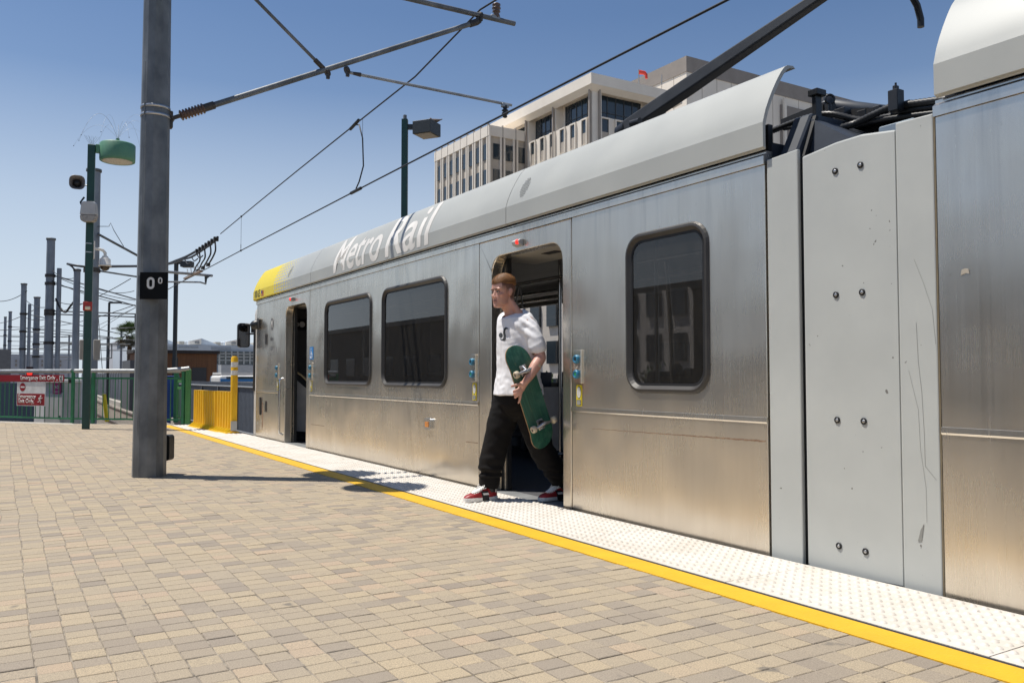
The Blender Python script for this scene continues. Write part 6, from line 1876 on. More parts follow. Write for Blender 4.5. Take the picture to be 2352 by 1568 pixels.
# shoes
def shoe(heel, fwd, name):
    heel = Vector(heel); F_ = Vector(fwd).normalized(); S_ = Vector((0, 0, 1)).cross(F_).normalized()
    def sp(s, w, z): return heel + F_ * s + S_ * w + Vector((0, 0, z))
    prof = [(0.0, 0.024), (0.012, 0.031), (0.04, 0.036), (0.09, 0.036), (0.14, 0.039), (0.19, 0.046), (0.23, 0.046), (0.262, 0.039), (0.282, 0.027), (0.290, 0.014)]
    so_ = MB()
    left = [(s, w) for s, w in prof]; loop = left + [(s, -w) for s, w in reversed(prof)]
    so_.rings([[sp(s, w * k, z) for s, w in loop] for k, z in ((0.97, 0.002), (1.06, 0.006), (1.07, 0.027), (1.02, 0.031))], smooth=False)
    so = MBm(so_, 'sole', M['white'])
    up_ = MB()
    tops = [(0.004, 0.085, 0.022), (0.02, 0.105, 0.033), (0.06, 0.104, 0.038), (0.10, 0.103, 0.038), (0.14, 0.093, 0.040), (0.175, 0.078, 0.044), (0.21, 0.066, 0.046), (0.245, 0.058, 0.042), (0.27, 0.048, 0.031), (0.284, 0.036, 0.016)]
    rings = []
    for s, h, w in tops:
        rings.append([sp(s, w * math.copysign(abs(math.cos(t)) ** 0.75, math.cos(t)), 0.026 + (h - 0.026) * abs(math.sin(t)) ** (0.85)) for t in [math.pi * k / 16 for k in range(17)]])
    up_.rings(rings, smooth=True)
    uo = MBm(up_, 'shoe_upper', mat('red_leather', (0.33, 0.022, 0.025), 0.45, scale=20))
    # black side panel with white patch, heel tab, tongue and laces
    for sd_ in (-1, 1):
        bp_ = MB()
        def side_pt(s, z, k=1.0):
            for (a, c) in zip(tops, tops[1:]):
                if a[0] <= s <= c[0]:
                    t = (s - a[0]) / (c[0] - a[0]); h = a[1] + (c[1] - a[1]) * t; w = a[2] + (c[2] - a[2]) * t
            q_ = max(0.0, min(1.0, (z - 0.026) / (h - 0.026))) ** (1 / 0.85)
            return sp(s, sd_ * (w * (max(0, 1 - q_ * q_)) ** 0.375 + 0.0022 * k), z)
        def patch(s0, s1, z0, z1, k, sl=0.0):
            m_ = MB(); n1, n2 = 6, 5
            vs = [side_pt(s0 + (s1 - s0) * i / n1 + sl * (j / n2), z0 + (z1 - z0) * j / n2, k) for j in range(n2 + 1) for i in range(n1 + 1)]
            m_.add(vs, [(j * (n1 + 1) + i, j * (n1 + 1) + i + 1, (j + 1) * (n1 + 1) + i + 1, (j + 1) * (n1 + 1) + i) for j in range(n2) for i in range(n1)], True)
            return m_
        MBm(patch(0.085, 0.145, 0.006, 0.078, 1.6, 0.012), 'side_panel', M['black'])
        MBm(patch(0.09, 0.14, 0.048, 0.064, 3.0, 0.006), 'side_mark', M['white'])
        MBm(patch(0.008, 0.03, 0.062, 0.090, 1.2), 'heel_patch', M['white'])
    tg = MB()
    tg.rings([[sp(s, w * x_, z + 0.004 * (1 - x_ * x_)) for x_ in (-1, -0.5, 0, 0.5, 1)] + [sp(s - 0.004, w * x_, z - 0.006) for x_ in (1, 0.5, 0, -0.5, -1)] for s, z, w in ((0.105, 0.128, 0.030), (0.125, 0.110, 0.030), (0.16, 0.090, 0.028), (0.20, 0.073, 0.026), (0.225, 0.065, 0.018))])
    MBm(tg, 'tongue', M['white'])
    lc = MB()
    for k in range(6):
        s = 0.125 + 0.015 * k; z = 0.112 - 0.0088 * k
        lc.tube([sp(s - 0.006, -0.031, z - 0.013), sp(s, -0.014, z + 0.004), sp(s + 0.004, 0.014, z + 0.004), sp(s + 0.009, 0.031, z - 0.014)], 0.0042, 6)
        lc.tube([sp(s - 0.006, 0.031, z - 0.013), sp(s, 0.014, z + 0.005), sp(s + 0.004, -0.014, z + 0.005), sp(s + 0.009, -0.031, z - 0.014)], 0.0042, 6)
    lc.tube([sp(0.118, 0.01, 0.122), sp(0.13, 0.04, 0.118), sp(0.145, 0.05, 0.095), sp(0.12, 0.045, 0.10)], 0.0035, 6)
    lc.tube([sp(0.118, -0.01, 0.122), sp(0.13, -0.04, 0.12), sp(0.14, -0.052, 0.098), sp(0.15, -0.056, 0.08)], 0.0035, 6)
    MBm(lc, 'laces', M['white'])
shoe((3.312, 5.642, 0.006), (-1, -0.03, 0), 'shoe')
shoe((3.845, 5.412, 0.0), (-1, -0.02, 0), 'shoe')

# ------------------------------------------------------------------ skateboard under his arm
BT, BBm = Vector((3.249, 5.255, 1.187)), Vector((3.535, 5.255, 0.418))
bc = (BT + BBm) / 2
BAx = (BBm - BT).normalized()                 # along the deck, nose to tail
BN = Vector((0.02, -1, 0)); BN = (BN - BAx * BN.dot(BAx)).normalized()   # wheel side
BWd = BN.cross(BAx).normalized()              # across the deck
skate = thing('skateboard', 'green stained skateboard held under the arm with its wheels outwards', 'skateboard', tuple(bc))
def kp(a, w, n_): return bc + BAx * a + BWd * w + BN * n_
HLn, HWd = 0.408, 0.104
def curve_n(a):
    e = max(0, abs(a) - 0.255)
    return -0.25 * e - 0.5 * e * e
def half_w(a):
    e = max(0, abs(a) - 0.285) / (HLn - 0.285)
    return HWd * math.sqrt(max(0.0, 1 - e ** 2.3)) if e < 1 else 0.0
dk_ = {}
def deck_layer(n0, n1, k, name, m, parent=None):
    mb = MB(); A_ = []
    N = 48
    for i in range(N + 1):
        a = -HLn + 2 * HLn * (0.5 - 0.5 * math.cos(math.pi * i / N)) 
        w = max(half_w(a) * k, 0.002)
        ring = []
        for (x_, t) in ((-1, n0), (-0.5, n0 - 0.000), (0, n0), (0.5, n0), (1, n0), (1, n1), (0.5, n1), (0, n1), (-0.5, n1), (-1, n1)):
            conc = -0.004 * x_ * x_
            ring.append(kp(a, w * x_, curve_n(a) + t + conc))
        A_.append(ring)
    mb.rings(A_, smooth=False)
    o = put(mb, name, m, skate)
    return o
def deck_mat():
    m, nt, b, L = base_mat('green_stained_maple')
    tc = nt.nodes.new('ShaderNodeNewGeometry')
    mpn = nt.nodes.new('ShaderNodeMapping'); mpn.vector_type = 'POINT'
    mpn.inputs['Rotation'].default_value = (0, math.atan2(BAx.x, -BAx.z), 0)
    L.new(tc.outputs['Position'], mpn.inputs['Vector'])
    mp2 = nt.nodes.new('ShaderNodeMapping'); mp2.inputs['Scale'].default_value = (60, 60, 3.0)
    L.new(mpn.outputs[0], mp2.inputs['Vector'])
    g1 = nz(nt, mp2.outputs[0], 1.0, 5, 0.6)
    mp3 = nt.nodes.new('ShaderNodeMapping'); mp3.inputs['Scale'].default_value = (90, 90, 5.0)
    L.new(mpn.outputs[0], mp3.inputs['Vector'])
    g2 = nz(nt, mp3.outputs[0], 1.0, 3, 0.5)
    c = ramp(nt, g1, [(0.32, (0.012, 0.062, 0.045)), (0.55, (0.022, 0.105, 0.07)), (0.72, (0.04, 0.15, 0.09))])
    c = mixc(nt, ramp(nt, g2, [(0.66, (0, 0, 0)), (0.76, (0.7, 0.7, 0.7))]), c, (0.20, 0.25, 0.10))
    wear = nz(nt, wpos(nt), 9, 4)
    c = mixc(nt, ramp(nt, wear, [(0.55, (0, 0, 0)), (0.75, (0.45, 0.45, 0.45))]), c, (0.10, 0.20, 0.15))
    L.new(c, b.inputs['Base Color'])
    b.inputs['Roughness'].default_value = 0.42
    return m
deck_layer(0.0010, 0.0, 0.985, 'deck', deck_mat())
deck_layer(-0.0001, -0.0095, 1.0, 'deck_plies', mat('maple_plies', (0.42, 0.27, 0.14), 0.6, col2=(0.25, 0.14, 0.07), scale=30))
deck_layer(-0.0096, -0.0106, 0.99, 'grip_tape', M['black'])
metal_ = mat('truck_aluminium', (0.55, 0.55, 0.56), 0.3, 0.9, col2=(0.4, 0.4, 0.41), scale=30)
wheelm = mat('cream_urethane', (0.66, 0.56, 0.40), 0.5, col2=(0.45, 0.38, 0.28), scale=25)
for s in (-1, 1):
    a0 = s * 0.215
    b0 = MB()
    vs = [kp(a0 + i * 0.04, j * 0.028, n_) for n_ in (0.001, 0.012) for i, j in ((-1, -1), (1, -1), (1, 1), (-1, 1))]
    b0.add(vs, [(0, 1, 2, 3), (7, 6, 5, 4), (0, 4, 5, 1), (1, 5, 6, 2), (2, 6, 7, 3), (3, 7, 4, 0)])
    tb = put(b0, 'truck_baseplate', metal_, skate, 0.003)
    hg = MB()
    ring = []
    for w, r_, d_ in ((-0.072, 0.009, 0.0), (-0.05, 0.011, 0.0), (-0.02, 0.016, 0.004), (0, 0.018, 0.006), (0.02, 0.016, 0.004), (0.05, 0.011, 0.0), (0.072, 0.009, 0.0)):
        ring.append([kp(a0 - s * d_ + r_ * math.cos(t), w, 0.052 + r_ * math.sin(t)) for t in [2 * math.pi * k / 10 for k in range(10)]])
    hg.rings(ring)
    hg.tube([kp(a0, -0.122, 0.052), kp(a0, 0.122, 0.052)], 0.0042, 8)
    hg.tube([kp(a0 - s * 0.004, 0, 0.05), kp(a0 + s * 0.03, 0, 0.012)], [0.014, 0.010], 8)
    put(hg, 'truck_hanger', metal_, skate)
    put(MB().tube([kp(a0 - s * 0.012, 0, 0.012), kp(a0 - s * 0.022, 0, 0.046)], [0.017, 0.014], 12), 'bushing', M['black'], skate)
    put(MB().tube([kp(a0 - s * 0.022, 0, 0.046), kp(a0 - s * 0.026, 0, 0.060)], 0.0075, 6), 'kingpin_nut', M['iron'], skate)
    for w in (-1, 1):
        c0, c1 = kp(a0, w * 0.080, 0.052), kp(a0, w * 0.114, 0.052)
        ax2 = (c1 - c0).normalized()
        wo = put(MB().lathe([(0.012, 0), (0.022, 0.0), (0.0262, 0.005), (0.027, 0.017), (0.0262, 0.028), (0.022, 0.034), (0.012, 0.034), (0.010, 0.028)], c0, ax2, 22), 'wheel', wheelm, skate)
        put(MB().lathe([(0.0105, 0.025), (0.0105, 0.0315), (0.004, 0.032), (0.004, 0.036)], c0, ax2, 14), 'bearing', M['iron'], skate, parent=wo)
    for i in (-1, 1):
        for j in (-1, 1):
            put(MB().lathe([(0.005, 0.012), (0.005, 0.016)], kp(a0 + i * 0.027, j * 0.021, 0), BN, 8), 'bolt', M['band'], skate)
# ------------------------------------------------------------------ big pale building beyond the train
M['bconc'] = mat('cream_precast_concrete', (0.84, 0.77, 0.67), 0.85, col2=(0.77, 0.70, 0.605), scale=0.35, bump=0.2, bscale=8)
M['bfin'] = mat('grey_brown_fin', (0.36, 0.315, 0.27), 0.8, col2=(0.31, 0.27, 0.235), scale=0.6)
M['bspan'] = mat('tan_louvre', (0.50, 0.44, 0.37), 0.8, col2=(0.43, 0.38, 0.32), scale=0.8)
M['bdark'] = mat('dark_parapet_band', (0.30, 0.265, 0.235), 0.8, col2=(0.26, 0.23, 0.205), scale=0.5)
M['bglass'] = mat('dark_window_glass', (0.035, 0.05, 0.06), 0.08, col2=(0.025, 0.035, 0.045), scale=0.5, spec=0.8)
M['bmull'] = mat('dark_mullion', (0.06, 0.065, 0.07), 0.5)
BZ = -1.3
def bp(o_root, mb, name, m, parent=None): return put(mb, name, m, o_root, parent=parent)

# left wing with vertical fins
X0, YA, YB = 60.0, U(1121.4, 285, x=60.0).y, U(994, 337, x=60.0).y
ZTOP = U(1121.4, 285, x=60.0).z
XW = 66.8
wing = thing('finned_building', 'pale concrete office wing with tall vertical fins left of the tower', 'building', (X0, YA, BZ))
bp(wing, MB().b2((X0 + 0.55, YA + 0.55, BZ), (XW + 14, YB - 0.0, ZTOP - 1.2)), 'wall', M['bspan'])
bp(wing, MB().b2((X0 + 0.25, YA + 0.25, ZTOP - 1.55), (XW + 13.9, YB - 0.05, ZTOP)), 'parapet', M['bconc'])
NB = 8
pitch = (YB - YA - 1.2) / NB
zr = [U(1007, v, x=60.0).z for v in (377, 430)]
st = abs(zr[0] - zr[1])
rows = [zr[0] - 1.35 - st * k for k in range(10)]
rows = [z for z in rows if z > BZ + 1]
def fin_pair(x, y, face):
    """two slim uprights with a dark fin between, on one of the two faces"""
    for s in (-1, 1):
        c = (x, y + s * 0.30) if face == 'x' else (x + s * 0.30, y)
        w = (0.26, 0.30) if face == 'x' else (0.30, 0.26)
        bp(wing, MB().b2((c[0] - w[0] / 2, c[1] - w[1] / 2, BZ), (c[0] + w[0] / 2, c[1] + w[1] / 2, ZTOP - 1.6 if s > 0 else ZTOP - 0.3)), 'upright', M['bconc'])
    w = (0.38, 0.12) if face == 'x' else (0.12, 0.38)
    bp(wing, MB().b2((x - w[0] / 2, y - w[1] / 2, ZTOP - 9.5), (x + w[0] / 2, y + w[1] / 2, ZTOP + 0.25)), 'fin', M['bfin'])
for k in range(NB + 1): fin_pair(X0 + 0.42, YA + 0.6 + pitch * k, 'x')
for k in range(1, 4): fin_pair(X0 + 0.4 + 2.25 * k, YA + 0.42, 'y')
def bwin(root, a, b_, m=None, mull=None):
    o = bp(root, MB().b2(a, b_), 'window', m or M['bglass'])
    if mull is not None: bp(root, mull, 'mullion', M['bmull'], parent=o)
    return o
for z in rows:
    for k in range(NB):
        y0 = YA + 0.6 + pitch * k + 0.50; y1 = YA + 0.6 + pitch * (k + 1) - 0.50
        bwin(wing, (X0 + 0.42, y0, z - 1.15), (X0 + 0.6, y1, z + 1.15))
    for k in range(3):
        x0 = X0 + 0.4 + 2.25 * k + (0.75 if k == 0 else 0.5); x1 = X0 + 0.4 + 2.25 * (k + 1) - 0.45
        bwin(wing, (x0, YA + 0.42, z - 1.15), (x1, YA + 0.6, z + 1.15))

# tower with a deep parapet and large top floor windows
YT = U(1361, 174, x=XW).y
ZP1, ZP0 = U(1361, 174, x=XW).z, U(1361, 203, x=XW).z
XT = U(1546, 204, y=YT).x
tower = thing('tower_building', 'cream concrete tower with deep parapet and dark top floor windows', 'building', (XW, YT, BZ))
bp(tower, MB().b2((XW - 0.9, YT - 0.9, ZP0 + 0.25), (XT + 0.9, YA + 19, ZP1)), 'parapet', M['bconc'])
bp(tower, MB().add([(XW - 0.85, YT - 0.85, ZP0 + 0.25), (XT + 0.85, YT - 0.85, ZP0 + 0.25), (XT, YT, ZP0 - 0.35), (XW, YT, ZP0 - 0.35), (XW - 0.85, YA + 19, ZP0 + 0.25), (XW, YA + 19, ZP0 - 0.35)], [(0, 1, 2, 3), (0, 3, 5, 4)]), 'parapet_soffit', M['bconc'])
ZS = U(1361, 264, x=XW).z     # floor line under the big windows
bp(tower, MB().b2((XW + 1.3, YT + 1.3, ZS - 0.5), (XT - 0.2, YA + 18, ZP0 + 0.5)), 'top_floor_core', M['bconc'])
bp(tower, MB().b2((XW, YT, BZ), (XT, YA + 18, ZS)), 'wall', M['bconc'])
def big_window(face, a0, a1, z0, z1, nm):
    mull = MB()
    if face == 'x':
        o = MB().b2((XW + 1.18, a0, z0), (XW + 1.32, a1, z1))
        for k in range(nm + 1): mull.b2((XW + 1.10, a0 + (a1 - a0) * k / nm - 0.06, z0), (XW + 1.2, a0 + (a1 - a0) * k / nm + 0.06, z1))
        mull.b2((XW + 1.10, a0, z0 + (z1 - z0) * 0.28), (XW + 1.2, a1, z0 + (z1 - z0) * 0.28 + 0.1))
    else:
        o = MB().b2((a0, YT + 1.18, z0), (a1, YT + 1.32, z1))
        for k in range(nm + 1): mull.b2((a0 + (a1 - a0) * k / nm - 0.06, YT + 1.10, z0), (a0 + (a1 - a0) * k / nm + 0.06, YT + 1.2, z1))
        mull.b2((a0, YT + 1.10, z0 + (z1 - z0) * 0.28), (a1, YT + 1.2, z0 + (z1 - z0) * 0.28 + 0.1))
    w = bp(tower, o, 'window', M['bglass'])
    bp(tower, mull, 'mullion', M['bmull'], parent=w)
YL = (YA - YT)
zb0, zb1 = ZS + 0.1, ZP0 - 0.2
wy = lambda u: U(u, 250, x=XW + 1.2).y
big_window('x', wy(1350), wy(1300), zb0, zb1, 4)
big_window('x', wy(1276), wy(1232), zb0, zb1, 4)
big_window('x', wy(1214), wy(1180), zb0, zb1, 3)
big_window('y', XW + 1.9, XW + 9.2, zb0, zb1, 5)
big_window('y', XW + 11.2, XT - 0.5, zb0, zb1, 2)
for y in (YT + 0.0, wy(1288) - 0.5, wy(1225) - 0.5):
    bp(tower, MB().b2((XW + 0.0, y + 0.02, ZS), (XW + 1.3, y + 1.0, ZP0 + 0.4)), 'pier', M['bconc'])
    bp(tower, MB().b2((XW - 0.35, y + 0.25, ZS - 6.5), (XW - 0.02, y + 0.5, ZP0 + 0.5)), 'fin', M['bfin'])
for x in (XW + 1.0, XW + 10.2):
    bp(tower, MB().b2((x - 0.5, YT + 0.0, ZS), (x + 0.5, YT + 1.3, ZP0 + 0.4)), 'pier', M['bconc'])
    bp(tower, MB().b2((x - 0.12, YT - 0.35, ZS - 6.5), (x + 0.12, YT - 0.02, ZP0 + 0.5)), 'fin', M['bfin'])
zw = U(1344, 291, x=XW).z
def rec_window(face, a, z, w=1.0, h=1.75):
    """window in a moulded surround with a louvre below"""
    if face == 'x':
        sur = plate(MB(), [(a - w / 2 - 0.18, z - h / 2 - 1.7), (a + w / 2 + 0.18, z - h / 2 - 1.7), (a + w / 2 + 0.18, z + h / 2 + 0.2), (a - w / 2 - 0.18, z + h / 2 + 0.2)], [[(a - w / 2, z - h / 2 - 1.65), (a + w / 2, z - h / 2 - 1.65), (a + w / 2, z + h / 2), (a - w / 2, z + h / 2)]], XW - 0.28, XW - 0.0)
        bp(tower, sur, 'surround', M['bconc'])
        bp(tower, MB().b2((XW - 0.10, a - w / 2, z - h / 2), (XW + 0.02, a + w / 2, z + h / 2)), 'window', M['bglass'])
        bp(tower, MB().b2((XW - 0.12, a - w / 2, z - h / 2 - 1.65), (XW + 0.02, a + w / 2, z - h / 2 - 0.02)), 'louvre', M['bspan'])
    else:
        sur = plate(MB(), [(a - w / 2 - 0.18, z - h / 2 - 1.7), (a + w / 2 + 0.18, z - h / 2 - 1.7), (a + w / 2 + 0.18, z + h / 2 + 0.2), (a - w / 2 - 0.18, z + h / 2 + 0.2)], [[(a - w / 2, z - h / 2 - 1.65), (a + w / 2, z - h / 2 - 1.65), (a + w / 2, z + h / 2), (a - w / 2, z + h / 2)]], YT - 0.28, YT, 1)
        bp(tower, sur, 'surround', M['bconc'])
        bp(tower, MB().b2((a - w / 2, YT - 0.10, z - h / 2), (a + w / 2, YT + 0.02, z + h / 2)), 'window', M['bglass'])
        bp(tower, MB().b2((a - w / 2, YT - 0.12, z - h / 2 - 1.65), (a + w / 2, YT + 0.02, z - h / 2 - 0.02)), 'louvre', M['bspan'])
for k in range(10):
    zz = zw - 3.7 * k
    for u in (1344, 1318, 1294, 1270.5, 1248, 1226): rec_window('x', U(u, 300, x=XW).y, zz)
    for j in range(5): rec_window('y', U(1388, 300, y=YT).x + 2.5 * j, zz, 1.2)

# high plain block behind
XH = 95.0
YH = U(1576.4, 129, x=XH).y; ZH = U(1576.4, 129, x=XH).z
XH1 = U(2025, 214, y=YH).x
hb_ = thing('high_block', 'high windowless concrete block with a dark band along its roof edge', 'building', (XH, YH, BZ))
bp(hb_, MB().b2((XH, YH, BZ), (XH1 - 0.6, YH + 38, ZH - 2.6)), 'wall', M['bconc'])
bp(hb_, MB().b2((XH - 0.12, YH - 0.12, ZH - 2.6), (XH1, YH + 38, ZH)), 'roof_band', M['bdark'])
for k in range(1, 13):
    bp(hb_, MB().b2((XH - 0.03, YH + 3 * k, BZ), (XH + 0.02, YH + 3 * k + 0.10, ZH - 2.6)), 'panel_joint', M['bspan'])
for k in range(1, 14):
    bp(hb_, MB().b2((XH + 3.4 * k, YH - 0.03, BZ), (XH + 3.4 * k + 0.10, YH + 0.02, ZH - 2.6)), 'panel_joint', M['bspan'])
xa, xb = U(1790, 170, y=YH).x, U(1985, 200, y=YH).x
bp(hb_, MB().b2((xa, YH - 0.35, BZ), (xb - 4, YH - 0.05, ZH - 4.3)), 'dark_bay', M['bdark'])
for x in (xa + 0.3, xa + 11.5, xa + 13.2): bp(hb_, MB().b2((x, YH - 0.8, BZ), (x + 0.6, YH - 0.36, ZH - 3.2)), 'pilaster', M['bconc'])
wsk = thing('windsock', 'small red windsock on a mast above the tower roof', 'windsock', U(1466, 200, d=118))
c = U(1467, 187, d=118)
put(MB().tube([c + Vector((0, 0, -3)), U(1467, 160, d=118)], 0.08, 6), 'mast', M['galvlight'], wsk)
put(MB().tube([U(1468, 166, d=118), U(1480, 168, d=118), U(1484, 172, d=118), U(1485, 181, d=118)], [0.32, 0.28, 0.22, 0.17], 10), 'sock', mat('red_fabric', (0.7, 0.06, 0.04), 0.7), wsk)
rm = MB().tube([U(1520, 195, d=116), U(1520, 172, d=116)], 0.06, 6)
tag(rm.build('roof_mast', M['galvlight']), 'thin pale mast on the tower roof', 'mast')

# tree tops and low planting on the ground behind the train, seen through its windows
def leafball(name, c, rad, nleaf, m, label, cat, trunk=True, seed=1, sq=(1, 1, 0.8)):
    rg = random.Random(seed)
    t = thing(name, label, cat, (c[0], c[1], BZ))
    mb = MB()
    cl_ = [(Vector((rg.gauss(0, .45) * sq[0], rg.gauss(0, .45) * sq[1], rg.gauss(0, .4) * sq[2])) * rad, rg.uniform(.3, .55) * rad) for _ in range(9)]
    for i in range(nleaf):
        cc, rr2 = cl_[i % 9]
        d = Vector((rg.gauss(0, 1), rg.gauss(0, 1), rg.gauss(0, 1))).normalized()
        p_ = Vector(c) + cc + d * rr2 * rg.uniform(.6, 1.0)
        a = Vector((rg.gauss(0, 1), rg.gauss(0, 1), rg.gauss(0, 1))).normalized(); b2_ = a.cross(d).normalized()
        s = rad * rg.uniform(.05, .10)
        mb.add([p_ - a * s, p_ + b2_ * s * .5, p_ + a * s, p_ - b2_ * s * .5], [(0, 1, 2, 3)])
    tag(put(mb, 'crown', m, t), kind='stuff')
    if trunk: put(MB().tube([(c[0], c[1], BZ), (c[0] + .1, c[1], c[2] * .5), (c[0], c[1], c[2] + .3)], [rad * .09, rad * .07, rad * .03], 8), 'trunk', mat('bark', (.12, .09, .065), .9), t)
    return t
M['leaf'] = mat('green_leaf', (0.075, 0.13, 0.03), 0.6, col2=(0.045, 0.085, 0.02), scale=1.0)
for k, (x, y, z, r_) in enumerate(((14.5, 18.0, 0.2, 1.3), (16, 21, 0.0, 1.2), (13, 14.5, -0.1, 1.0), (15, 25, 0.3, 1.4))):
    leafball('shrub', (x, y, z), r_, 1500, M['leaf'], ['bushy green shrub seen through the open doorway', 'green shrub left of the one in the doorway', 'low green shrub close behind the train', 'larger green shrub further behind the train'][k], 'shrub', seed=k + 3)
near_b = thing('white_annex', 'white concrete annex with paired dark windows behind the train', 'building', (24, 30, BZ))
put(MB().b2((24, 12, BZ), (34, 48, 9)), 'wall', M['bconc'], near_b)
for r_ in range(5):
    for k in range(22):
        put(MB().b2((23.85, 13 + k * 1.55, -0.3 + r_ * 1.9), (24.05, 13.85 + k * 1.55, 0.85 + r_ * 1.9)), 'window', M['bglass'], near_b)

# ------------------------------------------------------------------ lamp behind the train with a pigeon on it
LXX, LYY = 10.2, 22.6
st_l = U(930, 275, d=24.0)
sl2 = thing('street_lamp', 'dark square street lamp with a box head rising behind the train', 'lamp', (st_l.x, st_l.y, BZ))
LXX, LYY = st_l.x, st_l.y
put(MB().box((LXX, LYY, (st_l.z + BZ) / 2), (0.17, 0.17, st_l.z - BZ), Matrix.Rotation(-YAW, 3, 'Z')), 'post', M['dgreen'], sl2)
h0 = U(980, 297, d=24.0)
hm = mat('dark_lamp_head', (0.03, 0.036, 0.04), 0.5)
def rbox(c, s, name, m, root, rot, bevel=0.0):
    return put(MB().box(c, s, rot), name, m, root, bevel)
rot_l = Matrix.Rotation(-YAW + R(-24), 3, 'Z')
rbox(h0, (0.58, 0.62, 0.37), 'lamp_head', hm, sl2, rot_l, 0.01)
rbox(h0 + Vector((0, 0, -0.19)), (0.50, 0.54, 0.02), 'lens', mat('amber_grey_lens', (0.30, 0.24, 0.16), 0.4), sl2, rot_l)
put(MB().bar(Vector((LXX, LYY, h0.z + 0.06)), h0 + Vector((0, 0, 0.06)), 0.10, 0.14), 'arm', hm, sl2)
put(MB().box((LXX, LYY, st_l.z + 0.06), (0.08, 0.08, 0.14)), 'photocell', M['galv'], sl2)
pg = thing('pigeon', 'small brown pigeon resting on the street lamp head', 'pigeon', h0 + Vector((0.1, 0, 0.19)))
pc_ = h0 + _RT * 0.24 + Vector((0, 0, 0.24))
pm = mat('brown_feather', (0.16, 0.12, 0.10), 0.8, col2=(0.09, 0.07, 0.06), scale=30)
rgs = []
for t, (a, z, r_) in enumerate(((-0.16, 0.06, 0.006), (-0.145, 0.065, 0.028), (-0.115, 0.055, 0.034), (-0.08, 0.02, 0.042), (0.0, 0.0, 0.06), (0.08, 0.01, 0.045), (0.15, 0.03, 0.02), (0.21, 0.05, 0.012))):
    rgs.append([pc_ + _RT * a + Vector((0, 0, z)) + _FW * r_ * math.cos(q_) + Vector((0, 0, 1)) * r_ * math.sin(q_) for q_ in [2 * math.pi * k / 10 for k in range(10)]])
put(MB().rings(rgs), 'body', pm, pg)

# lamp right of the foreground pole
l2 = U(405, 601, d=44)
sl3 = thing('street_lamp', 'slim dark street lamp right of the foreground pole with a box head', 'lamp', (l2.x, l2.y, BZ))
put(MB().box((l2.x, l2.y, (l2.z + BZ) / 2), (0.17, 0.17, l2.z - BZ), Matrix.Rotation(-YAW, 3, 'Z')), 'post', hm, sl3)
rbox(U(430, 607, d=44), (0.55, 0.5, 0.30), 'lamp_head', hm, sl3, Matrix.Rotation(-YAW, 3, 'Z'))
put(MB().bar(U(405, 604, d=44), U(425, 605, d=44), 0.1, 0.12), 'arm', hm, sl3)
for (u, v, d, lab) in ((251, 695, 62, 'slim dark street lamp between the lamp post and the pole'), (279, 752, 90, 'small distant street lamp beside the palm')):
    p_ = U(u, v, d=d)
    t = thing('street_lamp', lab, 'lamp', (p_.x, p_.y, BZ))
    put(MB().tube([(p_.x, p_.y, BZ), p_], 0.09, 6), 'post', hm, t)
    put(MB().bar(p_, p_ + _RT * 0.9, 0.2, 0.12), 'lamp_head', hm, t)

# ------------------------------------------------------------------ low buildings at the end of the line
brown = thing('brown_shed', 'low brown board shed with a dark door behind the fence', 'building', (13, 78, BZ))
yb_ = 78.0
xb0, xb1 = U(312, 840, y=yb_).x, U(498, 840, y=yb_).x
zt_ = U(450, 812, y=yb_).z
bm_ = mat('brown_board', (0.19, 0.085, 0.036), 0.8, col2=(0.15, 0.066, 0.03), scale=0.8, stretch=(6, 6, 0.3))
put(MB().b2((xb0, yb_, BZ), (xb1, yb_ + 4, zt_)), 'wall', bm_, brown)
put(MB().b2((xb0 - 0.25, yb_ - 0.3, zt_), (xb1 + 0.2, yb_ + 4.2, zt_ + 0.28)), 'roof', mat('dark_brown_roof', (0.03, 0.02, 0.017), 0.7), brown)
for k in range(int((xb1 - xb0) / 0.45)):
    put(MB().b2((xb0 + 0.45 * k, yb_ - 0.015, BZ), (xb0 + 0.45 * k + 0.02, yb_ + 0.01, zt_)), 'batten', mat('dark_batten', (0.13, 0.07, 0.04), 0.8) if k == 0 else bpy.data.materials['dark_batten'], brown)
x0, x1 = U(441, 850, y=yb_).x, U(474, 850, y=yb_).x
put(MB().b2((x0, yb_ - 0.05, BZ), (x1, yb_ + 0.02, U(450, 844, y=yb_).z)), 'door', M['innerdark'], brown)
x0, x1 = U(395, 850, y=yb_).x, U(408, 850, y=yb_).x
put(MB().b2((x0, yb_ - 0.05, U(400, 846, y=yb_).z), (x1, yb_ + 0.02, U(400, 821, y=yb_).z)), 'window', M['innerdark'], brown)
dk = MB().b2((U(264, 850, d=60).x, 58, BZ), (U(318, 850, d=60).x, 62, U(290, 831, d=60).z))
tag(dk.build('dark_shed', mat('dark_grey_sheet', (0.09, 0.095, 0.105), 0.6)), 'low dark grey shed left of the foreground pole', 'building')

fac = thing('sawtooth_factory', 'pale blue grey industrial hall with two sawtooth skylights', 'building', U(480, 860, d=130))
yF = U(480, 840, d=130).y
fm = mat('pale_blue_cladding', (0.56, 0.61, 0.66), 0.6, col2=(0.50, 0.55, 0.60), scale=0.12)
fx = lambda u: U(u, 840, y=yF).x
fz = lambda v: U(480, v, y=yF).z
put(MB().b2((fx(330), yF, BZ), (fx(660), yF + 40, fz(792))), 'wall', fm, fac)
put(MB().b2((fx(498), yF - 0.4, fz(835)), (fx(660), yF - 0.02, fz(806))), 'window_band', M['bglass'], fac)
mm = MB()
for k in range(8): mm.b2((fx(500 + k * 14), yF - 0.6, fz(836)), (fx(500 + k * 14) + 0.25, yF - 0.41, fz(806)))
for v in (813, 820, 828): mm.b2((fx(498), yF - 0.75, fz(v)), (fx(660), yF - 0.62, fz(v) + 0.15))
